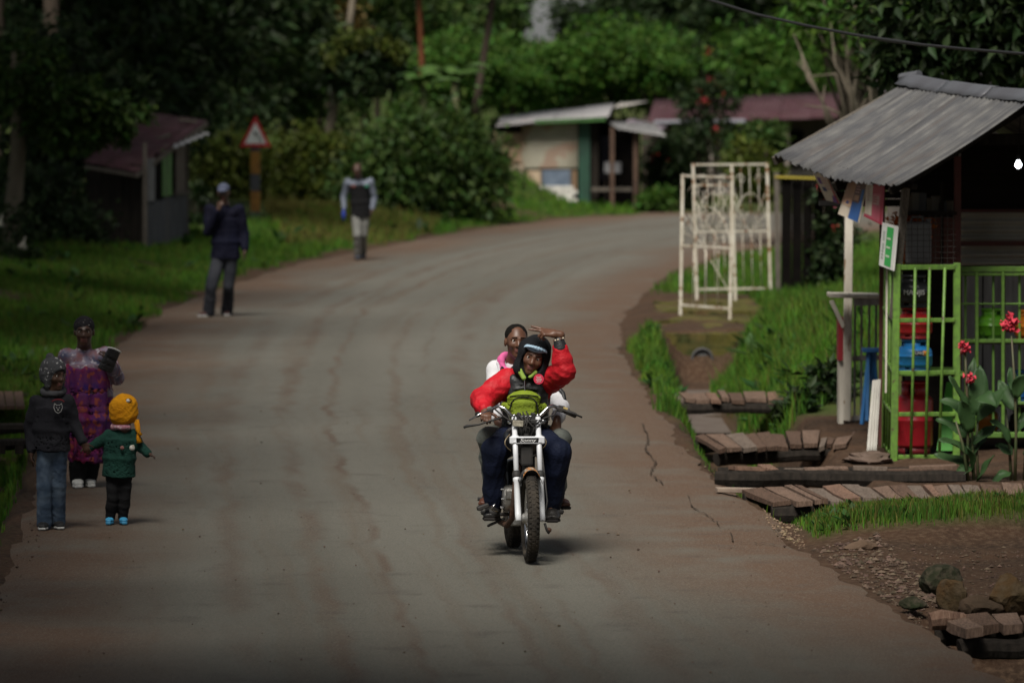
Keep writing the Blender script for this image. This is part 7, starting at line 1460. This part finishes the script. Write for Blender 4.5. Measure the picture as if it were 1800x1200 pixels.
for k, pts in enumerate(([(241, 738, -.05), (244, 752, -.07), (243, 768, -.075), (245, 778, -.08)], [(239, 742, -.06), (241, 756, -.085), (248, 765, -.09)])):
    mb = MB(); mb.smooth = True; mb.tube([Vector(Q(*p)) + T0.location for p in pts], [.016, .012, .015, .024][:len(pts)], 8); mb.build('tassel', YEL, T0)
pm_ = Vector(Q(226, 704, -.09)) + T0.location; mb = MB(); mb.smooth = True; mb.tube([pm_ + Vector((.022 * math.cos(a), .004, .012 * math.sin(a))) for a in np.linspace(0, 2 * PI, 13)], .0035, 5); mb.build('hat_emblem', BLACKC, T0)
mb = MB(); mb.smooth = True; mb.lathe(pm_ + Vector((-.004, -.001, 0)), [(.014, 0), (.014, .004), (.001, .004)], 12, rot=Matrix.Rotation(PI / 2, 3, 'X')); mb.build('hat_emblem', SOLEW, T0)
S_ = SDF(); nk = J['neck']
for a0, a1 in zip(np.linspace(2.2, 5.2, 8), np.linspace(2.2, 5.2, 8)[1:]): S_.cone(nk + np.array([.075 * math.cos(a0), .06 * math.sin(a0), .012]), nk + np.array([.075 * math.cos(a1), .06 * math.sin(a1), .012]), .024, .024, .012)
sdf_obj('scarf', S_, .007, mat('pink_check', (.42, .20, .24), .9, spots=(.5, .4, .42), sscale=50, sthr=.55), T0, 2, fold=(.005, 25, 3))
legs_cloth('trousers', T0, J, .58, BLACKC, (.10, .09, .082, .078, .07), (.005, 24, 42), vox=.008)
SAN = mat('blue_sandal', (.05, .32, .55), .5, var=(.04, .25, .45), vscale=12); feet(T0, J, .60, (SAN, mat('blue_sole', (.04, .24, .42), .6)), 'sandal', h=.035, sole=.018)
p_ = Vector(Q(225, 787, -.13)) + T0.location
for k, (x, z, s_, c_) in enumerate(((-.045, .0, .016, (.22, .10, .09)), (.03, .0, .022, (.5, .48, .44)), (.036, .012, .012, (.4, .36, .3)))): mb = MB(); mb.smooth = True; mb.lathe(p_ + Vector((x, .012, z)), [(s_, 0), (s_ * .9, .006), (.001, .007)], 9, rot=Matrix.Rotation(PI / 2, 3, 'X')); mb.build('sweater_patch', mat('patch_%d' % k, c_, .8), T0)
# --- man with the cap
M0, Q, J, hd = walker('man in a blue grey cap and navy jacket walking with one hand at the mouth', (385, 557), 1.05,
    dict(neck=(395, 360), chest=(395, 385), waist=(397, 425), hip=(396, 450), shL=(369, 368), elL=(365, 408, -.08), wrL=(384, 368, -.22), shR=(420, 368), elR=(430, 410, .04), wrR=(430, 440, -.06), hipL=(385, 452), knL=(371, 505, -.2), anL=(367, 547, -.1), toL=(364, 555, -.12), hipR=(407, 452), knR=(402, 503, -.02), anR=(399, 548, .25), toR=(399, 556, .1)),
    dict(c=(393, 339, -.03), sc=1.05, yaw=-.1, pitch=.06), [dict(at='wrL', d=(.35, -.1, .9), n=(.6, .7, 0), side=1, curl=(.7, .7, .7, .7)), dict(at='wrR', d=(.05, -.15, -1), n=(-1, 0, 0), side=-1, curl=(.4, .4, .45, .5))], SKIND, vox=.011)
top_cloth('jacket', M0, J, 1.06, mat('navy_jacket', (.005, .006, .018), .8, var=(.004, .004, .012), vscale=4, bump=.2, bscale=40), (.19, .13), (.085, .075, .07, .066, .055), (.010, 12, 51, (1, 1, .6)), hem=Q(396, 455), hemw=(.215, .15), vox=.012)
S_ = SDF(); h = hd; S_.ell(h.p(0, .012, .05), (.088, .106, .085), h.R, .02); S_.cut(h.p(0, 0, .035), h.R @ np.array([0, 0, -1])); S_.ell(h.p(0, -.115, .045), (.068, .07, .012), h.R @ Rm(0, .2, 0), .015); sdf_obj('cap', S_, .007, mat('blue_grey_cap', (.07, .08, .12), .85), M0, 1)
legs_cloth('trousers', M0, J, 1.06, mat('grey_jeans', (.04, .042, .05), .9, var=(.02, .022, .028), vscale=4, bump=.2, bscale=50), (.095, .088, .078, .078, .082), (.008, 16, 52, (1, 1, .6)), vox=.012, hem=-.02); feet(M0, J, 1.08, (mat('dark_red_shoe', (.06, .02, .02), .6), SOLEW), h=.06)
# --- man in the pale sleeved jacket
N0, Q, J, hd = walker('bareheaded man in a black vest over pale grey sleeves and light trousers', (633, 457), 1.02,
    dict(neck=(630, 314), chest=(631, 332), waist=(633, 355), hip=(634, 372), shL=(611, 320), elL=(604, 347, .06), wrL=(605, 368, -.06), shR=(651, 320), elR=(658, 347, .06), wrR=(654, 369, -.04), hipL=(626, 374), knL=(628, 415, -.18), anL=(629, 450, .0), toL=(628, 457, -.15), hipR=(641, 374), knR=(639, 412, .0), anR=(638, 445, .35), toR=(639, 456, .2)),
    dict(c=(628, 299, -.08), sc=1.05, yaw=-.1, pitch=.22), [dict(at='wrL', d=(.05, -.1, -1), n=(1, 0, 0), side=-1, curl=(.9, .9, .9, .9)), dict(at='wrR', d=(-.05, -.15, -1), n=(-1, 0, 0), side=-1, curl=(.5, .5, .5, .5))], SKIND, vox=.012)
top_cloth('jacket', N0, J, 1.02, mat('pale_grey_sleeve', (.14, .16, .205), .7, var=(.09, .105, .14), vscale=5), (.15, .105), (.08, .068, .06, .056, .048), (.008, 14, 61), hem=Q(634, 368), vox=.013)
S_ = SDF(); S_.flat(Q(634, 382), J['waist'], (.185, .15), (.18, .15), (1, 0, 0), .05); S_.flat(J['waist'], J['chest'] + np.array([0, -.01, .08]), (.18, .15), (.175, .155), (1, 0, 0), .05); sdf_obj('vest', S_, .012, BLACKC, N0, 2, fold=(.01, 12, 62))
S_ = SDF(); h = hd; S_.ell(h.p(0, .024, .04), (.080, .092, .080), h.R, .02); S_.cut(h.p(0, -.08, .05), h.R @ np.array([0, -1, -.3])); S_.cut(h.p(0, 0, -.02), h.R @ np.array([0, 0, -1])); sdf_obj('hair', S_, .009, HAIR, N0, 1)
legs_cloth('trousers', N0, J, 1.02, mat('stone_trousers', (.20, .20, .185), .85, var=(.14, .14, .13), vscale=5), (.095, .085, .073, .068, .066), (.007, 17, 63), vox=.012); feet(N0, J, 1.05, (mat('grey_shoe', (.05, .055, .075), .7), SOLE), h=.06)
for x, c_ in ((621, (.2, .06, .05)), (645, (.03, .2, .12))): p = Vector(Q(x, 327, -.14)) + N0.location; mb = MB(); mb.box(p, (.07, .012, .035), bev=.003); mb.build('vest_badge', mat('badge_%d' % x, c_, .6), N0)
b = Vector(Q(604, 377, -.1)) + N0.location; mb = MB(); mb.smooth = True; mb.lathe(b, [(.001, -.10), (.03, -.095), (.034, .02), (.02, .06), (.014, .10), (.001, .10)], 12); mb.top('bottle', mat('blue_bottle', (.03, .06, .35), .3), 'small blue bottle carried low in the hand of the walker in pale sleeves', 'bottle', b)
# ---------------------------------------------------------------- motorcycle
bk = thing('motorcycle', 'small worn motorcycle without headlight carrying two riders straight down the road', 'motorcycle', (.0685, 39.83, .012), math.radians(5.2)); ORG[bk.name] = Vector((0, 0, 0))
CHR = mat('chrome', (.62, .63, .65), .22, metal=1, var=(.5, .5, .52), vscale=20); ALU = mat('dull_alloy', (.42, .41, .39), .4, metal=.85, var=(.26, .25, .23), vscale=14, bump=.15, bscale=60); FWH = mat('fork_white', (.66, .68, .71), .35, var=(.56, .57, .6), vscale=9)
RUB = mat('tyre_rubber', (.022, .020, .018), .85, var=(.05, .042, .033), vscale=9, bump=.5, bscale=70); BLK = mat('black_enamel', (.010, .010, .011), .3, bump=.05, bscale=40); BLKM = mat('black_matt', (.013, .013, .013), .7, var=(.025, .022, .02), vscale=12); RUSTP = mat('rusty_pipe', (.10, .05, .03), .7, var=(.06, .035, .025), vscale=10, metal=.4, bump=.3, bscale=40)
def wheel(y, R, tw, name='wheel'):
    w_ = thing(name, None, None, (0, y, R)); w_.parent = bk; ORG[w_.name] = Vector((0, 0, 0)); rt = tw * .5
    pr = [(rt * 1.02 * math.sin(a) * .95 + .0, rt * math.cos(a)) for a in np.linspace(-.5, PI + .5, 13)]
    mb = MB(); mb.smooth = True; mb.torus((0, 0, 0), R - rt * .97, rt, 64, prof=pr); ty = mb.build('tyre', RUB, w_)
    mb = MB(); q = random.Random(3)
    for k in range(52):                                     # tread blocks round the crown of the tyre
        a = 2 * PI * k / 52
        for dx, tilt in ((-.30, .25), (.30, -.25), (0, 0)):
            aa = a + (PI / 52 if dx == 0 else 0); M = Matrix.Rotation(aa, 3, 'X'); mb.box(M @ Vector((dx * tw, 0, R - .001 - (.004 if dx else 0))), (tw * .22, .017, .0055), M @ Matrix.Rotation(dx * 1.7, 3, 'Y'))
    tb = mb.build('tread', RUB, w_); tb['kind'] = 'stuff'
    mb = MB(); mb.smooth = True; mb.torus((0, 0, 0), R - rt * 1.75, .012, 48, prof=[(.010, -.022), (.004, -.012), (.004, .012), (.010, .022), (-.006, .018), (-.008, 0), (-.006, -.018)]); mb.build('rim', CHR, w_)
    mb = MB(); mb.smooth = True; mb.lathe((-.06, 0, 0), [(.02, 0), (.035, .01), (.035, .02), (.06, .03), (.06, .095), (.035, .1), (.02, .12)], 20, 'X'); mb.build('hub', ALU, w_)
    mb = MB()
    for k in range(36): a = 2 * PI * k / 36; b = a + (.35 if k % 2 else -.35); sx = .03 if k % 4 < 2 else -.03; mb.tube([(sx, .035 * math.cos(b), .035 * math.sin(b)), (0, (R - rt * 1.8) * math.cos(a), (R - rt * 1.8) * math.sin(a))], .0018, 4)
    sp = mb.build('spokes', CHR, w_); sp['kind'] = 'stuff'; return w_
YF, YR, RW0 = -.635, .635, .305
wheel(YF, RW0, .085); wheel(YR, .298, .108)
tanr = math.tan(math.radians(25)); fk = lambda z, x=0, dy=0: Vector((x, YF + (z - RW0) * tanr + dy, z))
def bpart(name, mb, m): return mb.build(name, m, bk)
def tube(name, pts, r, m, n=10): mb = MB(); mb.smooth = True; mb.tube(pts, r, n); return bpart(name, mb, m)
for sx in (-1, 1):
    x = sx * .083; fd = (fk(1) - fk(.3)).normalized()
    tube('fork_tube', [fk(.56, x), fk(.985, x)], .0185, FWH, 14)
    mb = MB(); mb.smooth = True; M = fd.to_track_quat('Z', 'Y').to_matrix(); mb.lathe(fk(.285, x), [(.012, 0), (.022, .004), (.022, .05), (.0215, .29), (.026, .295), (.026, .318), (.02, .322)], 16, rot=M); bpart('fork_slider', mb, FWH)
    mb = MB(); mb.smooth = True; mb.lathe(fk(.578, x), [(.027, 0), (.030, .006), (.030, .03), (.024, .045), (.02, .046)], 16, rot=M); bpart('fork_seal', mb, BLKM)
    mb = MB(); mb.smooth = True; mb.lathe(fk(.985, x), [(.022, 0), (.022, .01), (.012, .02), (.001, .021)], 14, rot=M); bpart('fork_cap', mb, CHR)
    mb = MB(); mb.smooth = True; mb.lathe(fk(.955, sx * .118, -.03), [(.013, 0), (.017, .006), (.012, .014), (.001, .016)], 12, 'Y'); mb.v = [(v[0], v[1], v[2]) for v in mb.v]; bpart('bolt', mb, CHR)
    mb = MB(); mb.box(fk(.53, sx * .066, .02), (.03, .03, .02)); bpart('mudguard_bracket', mb, FWH)
    mb = MB(); mb.smooth = True; mb.lathe(fk(.30, sx * .075), [(.014, 0), (.014, .03 * sx), (.001, .031 * sx)], 12, 'X'); bpart('axle_nut', mb, ALU)
mb = MB(); mb.beam(fk(.83, -.122, -.006), fk(.83, .122, -.006), .052, .05, bev=.006); yk = bpart('lower_yoke', mb, FWH)
for sx in (-1, 1): mb = MB(); mb.smooth = True; mb.lathe(fk(.802, sx * .083), [(.027, 0), (.03, .005), (.03, .055), (.026, .06)], 16, rot=(fk(1) - fk(.3)).normalized().to_track_quat('Z', 'Y').to_matrix()); bpart('yoke_clamp', mb, FWH)
pc = fk(.83, 0, -.0345); mb = MB(); mb.box(pc, (.155, .006, .036), bev=.002); pl = mb.build('maker_plate', BLK, yk)
text_mesh('Sonny', .036, frame(pc + Vector((0, -.0042, 0)), (1, 0, 0), (0, 0, 1)), 'lettering', mat('plate_white', (.7, .7, .7), .5), pl, xs=1.25, shear=.35)
for z in (.0185, -.0185): mb = MB(); mb.box(pc + Vector((0, -.003, z)), (.158, .003, .003)); mb.build('plate_border', FWH, pl)
mb = MB(); mb.beam(fk(.955, -.115), fk(.955, .115), .035, .03, bev=.006); bpart('top_yoke', mb, BLKM)
tube('steering_stem', [fk(.80, 0, .05), fk(.97, 0, .05)], .028, BLKM)
hb_ = lambda x, z, dy=0: Vector((x, -.315 + dy, z))
HB = [hb_(-.335, .992, .14), hb_(-.25, 1.03, .08), hb_(-.19, 1.062, .03), hb_(-.15, 1.045, .01), hb_(-.105, .998, 0), hb_(-.08, .986, 0), hb_(.08, .986, 0), hb_(.105, .998, 0), hb_(.15, 1.045, .01), hb_(.19, 1.062, .03), hb_(.25, 1.035, .08), hb_(.36, .985, .14)]
tube('handlebar', HB, .0125, CHR, 10)
for sx in (-1, 1): mb = MB(); mb.box(hb_(sx * .05, .985), (.03, .04, .06), bev=.005); bpart('bar_clamp', mb, BLKM)
for sx, a, b in ((-1, HB[0], HB[1]), (1, HB[11], HB[10])):
    tube('grip', [a, a.lerp(b, .75)], [.0185, .0175], BLKM, 12); a2 = b.lerp(a, .05); mb = MB(); mb.box(a2 + Vector((0, -.005, .004)), (.055, .045, .045), (0, .2 * sx, 0), bev=.008); bpart('switch_box', mb, BLKM if sx > 0 else mat('grey_switch', (.10, .10, .09), .6))
    pv = b + Vector((sx * .01, -.045, -.005)); tube('lever', [pv, pv + Vector((sx * .06, -.02, -.018)), pv + Vector((sx * .135, -.012, -.05 - .012 * (sx < 0)))], [.008, .0065, .0065], CHR if sx < 0 else BLKM, 8)
    mb = MB(); mb.box(pv + Vector((-sx * .012, .018, 0)), (.05, .035, .03), (0, .2 * sx, 0), bev=.006); bpart('lever_perch', mb, BLKM)
mb = MB(); mb.box(HB[10] + Vector((.03, -.05, .008)), (.03, .012, .012), (0, .3, 0)); bpart('switch_button', mb, mat('cream_switch', (.5, .38, .14), .5))
tube('hanging_strap', [hb_(-.16, .985, -.02), hb_(-.24, .965, -.02), hb_(-.33, .935, -.01), hb_(-.41, .925, 0), hb_(-.435, .915, 0)], [.008, .007, .007, .011, .009], BLKM, 6)
mb = MB(); mb.box(fk(.945, -.062, -.05), (.075, .012, .042), (.0, .06, 0), bev=.004); bpart('instrument_bracket', mb, mat('worn_ivory', (.40, .37, .29), .6, var=(.2, .18, .14), vscale=40))
q = random.Random(4)
for k in range(9):                                              # control cables and wiring looped before the steering head
    x0, x1 = q.uniform(-.16, .18), q.uniform(-.05, .06); tube('cable', [hb_(x0, 1.0 + q.uniform(-.02, .03), -.01), hb_(x0 * .9 + q.uniform(-.03, .03), .97, -.05), hb_(x1 * 1.2, .91, -.04 + q.uniform(-.03, .02)), hb_(x1, .84, .0)], .0052, BLKM, 6)
for sx, pts in ((-1, [hb_(-.215, 1.04, .03), hb_(-.17, 1.0, -.05), hb_(-.11, .96, -.06), hb_(-.06, .90, -.03)]), (1, [hb_(.225, 1.04, .04), hb_(.19, 1.0, -.05), hb_(.13, .985, -.07), hb_(.05, .93, -.04)])): tube('cable', pts, .006, BLKM, 6)
mb = MB(); mb.box(fk(.90, 0, .09), (.13, .10, .15), bev=.02); bpart('wiring_bundle', mb, BLKM); mb = MB(); mb.box(fk(.72, 0, .07), (.085, .06, .14), bev=.015); bpart('horn', mb, BLKM)
# mudguard with flowered decal
def arch(R_, a, hw, n=11, drop=.085): return [Vector((x, YF - R_ * math.cos(a), RW0 + R_ * math.sin(a) - (abs(x) / hw) ** 2.6 * drop)) for x in np.linspace(-hw, hw, n)]
P = [arch(.350, a, .076, drop=.095 - .03 * min(1, abs(a - 1.32))) for a in np.linspace(1.30, 2.9, 16)]
mb = MB(); mb.smooth = True; mb.sheet(P, .004); bpart('mudguard', mb, BLK)
DEC = mat('flower_decal', (.42, .37, .28), .5, spots=(.36, .14, .03), sscale=34, sthr=.48, var=(.03, .028, .025), vscale=60)
P = [arch(.354, a, .066, drop=.07) for a in np.linspace(1.30, 1.55, 6)]
mb = MB(); mb.smooth = True; mb.sheet(P, .002); bpart('decal', mb, DEC)
# tank, seat, frame
def bsdf(name, S_, vox, m, sm_=2): return sdf_obj(name, S_, vox, m, bk, sm_)
S_ = SDF(); S_.ell((0, -.06, .80), (.145, .27, .12), None, .03); S_.ell((0, -.19, .82), (.12, .13, .10), None, .05); tk = bsdf('fuel_tank', S_, .012, BLK)
for sx in (-1, 1): tube('tank_stripe', [Vector((sx * (.06 + .085 * math.sin(t)), -.29 + .1 * (1 - math.sin(t)) - .0, .72 + .17 * (t / PI))) for t in np.linspace(.25, 2.9, 10)], .004, mat('tan_stripe', (.28, .22, .14), .5), 6)
S_ = SDF(); S_.flat((0, .12, .75), (0, .72, .78), (.13, .045), (.12, .04), (1, 0, 0), .03); bsdf('seat', S_, .012, BLKM)
for sx in (-1, 1): tube('frame_tube', [Vector((sx * .05, .1, .72)), Vector((sx * .07, .5, .70)), Vector((sx * .08, .8, .76))], .016, BLKM); tube('shock_absorber', [Vector((sx * .12, .5, .70)), Vector((sx * .125, .61, .33))], [.022, .026], BLKM); tube('swingarm', [Vector((sx * .07, .12, .33)), Vector((sx * .09, YR, .298))], .02, BLKM)
tube('down_tube', [Vector((0, -.27, .76)), Vector((0, -.17, .40)), Vector((0, -.02, .26)), Vector((0, .2, .27))], .02, BLKM)
P = [[Vector((x, YR - .33 * math.cos(a), .298 + .33 * math.sin(a) - (abs(x) / .07) ** 3 * .02)) for x in np.linspace(-.07, .07, 7)] for a in np.linspace(.4, 2.4, 12)]
mb = MB(); mb.smooth = True; mb.sheet(P, .004); bpart('rear_guard', mb, BLK)
# engine
mb = MB(); mb.smooth = True; mb.lathe((-.145, -.03, .40), [(.03, 0), (.075, .004), (.088, .02), (.092, .05), (.092, .16), (.07, .2), (.07, .27)], 26, 'X'); eng = bpart('crankcase', mb, ALU)
mb = MB(); mb.smooth = True; mb.lathe((-.152, .09, .385), [(.02, 0), (.055, .004), (.065, .02), (.065, .25)], 22, 'X'); bpart('clutch_cover', mb, ALU)
for k in range(6): a = 2 * PI * k / 6; mb = MB(); mb.lathe((-.155, -.03 + .075 * math.cos(a), .40 + .075 * math.sin(a)), [(.006, 0), (.006, .02)], 8, 'X'); bpart('cover_bolt', mb, CHR)
mb = MB(); mb.box((-.10, -.115, .43), (.05, .03, .07), bev=.008); bpart('engine_bracket', mb, ALU)
for k in range(9): mb = MB(); mb.box((0, -.12 + k * .003, .50 + k * .017), (.15 - .004 * abs(k - 4), .14, .006), (.15, 0, 0), bev=.002); bpart('cooling_fin', mb, mat('rusty_fin', (.15, .10, .06), .6, metal=.5, var=(.09, .055, .035), vscale=15))
mb = MB(); mb.box((0, -.11, .56), (.10, .10, .18), (.15, 0, 0)); bpart('cylinder_barrel', mb, BLKM); mb = MB(); mb.box((0, -.10, .675), (.13, .13, .05), (.15, 0, 0), bev=.012); bpart('cylinder_head', mb, ALU)
tube('exhaust_pipe', [Vector((-.035, -.17, .64)), Vector((-.06, -.25, .57)), Vector((-.075, -.26, .44)), Vector((-.085, -.20, .27)), Vector((-.11, -.05, .21)), Vector((-.14, .15, .22)), Vector((-.155, .4, .25))], .021, RUSTP, 12)
tube('silencer', [Vector((-.155, .38, .25)), Vector((-.165, .5, .27)), Vector((-.17, .85, .33))], [.022, .042, .042], RUSTP, 14)
mb = MB(); mb.box((-.05, -.06, .235), (.09, .10, .05), bev=.01); bpart('sump', mb, ALU); mb = MB(); mb.box((-.062, -.10, .275), (.055, .012, .045), (.1, 0, 0), bev=.003); bpart('reflector', mb, mat('yellow_tag', (.38, .24, .015), .5))
for sx in (-1, 1):
    tube('footpeg', [Vector((sx * .09, -.02, .285)), Vector((sx * .20, -.02, .285)), Vector((sx * .285, -.035, .30))], [.012, .014, .016], BLKM); mb = MB(); mb.box((sx * .255, -.03, .30), (.075, .05, .026), (0, -.15 * sx, 0), bev=.006); bpart('peg_rubber', mb, BLKM)
    tube('rear_peg', [Vector((sx * .10, .36, .36)), Vector((sx * .28, .36, .365))], .013, BLKM)
tube('gear_lever', [Vector((-.16, -.02, .31)), Vector((-.19, -.13, .315)), Vector((-.235, -.155, .33)), Vector((-.20, -.16, .37))], .0065, CHR, 8); mb = MB(); mb.box((-.285, -.12, .345), (.085, .05, .03), (0, -.35, .1), bev=.006); bpart('toe_guard', mb, BLKM)
tube('brake_pedal', [Vector((.12, .0, .28)), Vector((.15, -.13, .27)), Vector((.20, -.16, .28))], .008, BLKM, 8); tube('side_stand', [Vector((-.12, .05, .25)), Vector((-.21, .14, .20)), Vector((-.22, .18, .19))], .010, BLKM); mb = MB(); mb.smooth = True; mb.lathe((.13, -.62, .22), [(.001, -.02), (.018, -.01), (.02, .01), (.001, .02)], 10); bpart('cable_end', mb, RUSTP)
tube('brake_cable', [Vector((.10, YF + .0, .30)), Vector((.12, YF + .02, .42)), Vector((.11, YF + .15, .62)), Vector((.09, -.36, .9))], .006, BLKM, 6)
tube('side_bracket', [Vector((.10, YF, .27)), Vector((.115, YF - .01, .22)), Vector((.13, YF, .20))], .009, BLKM, 6)
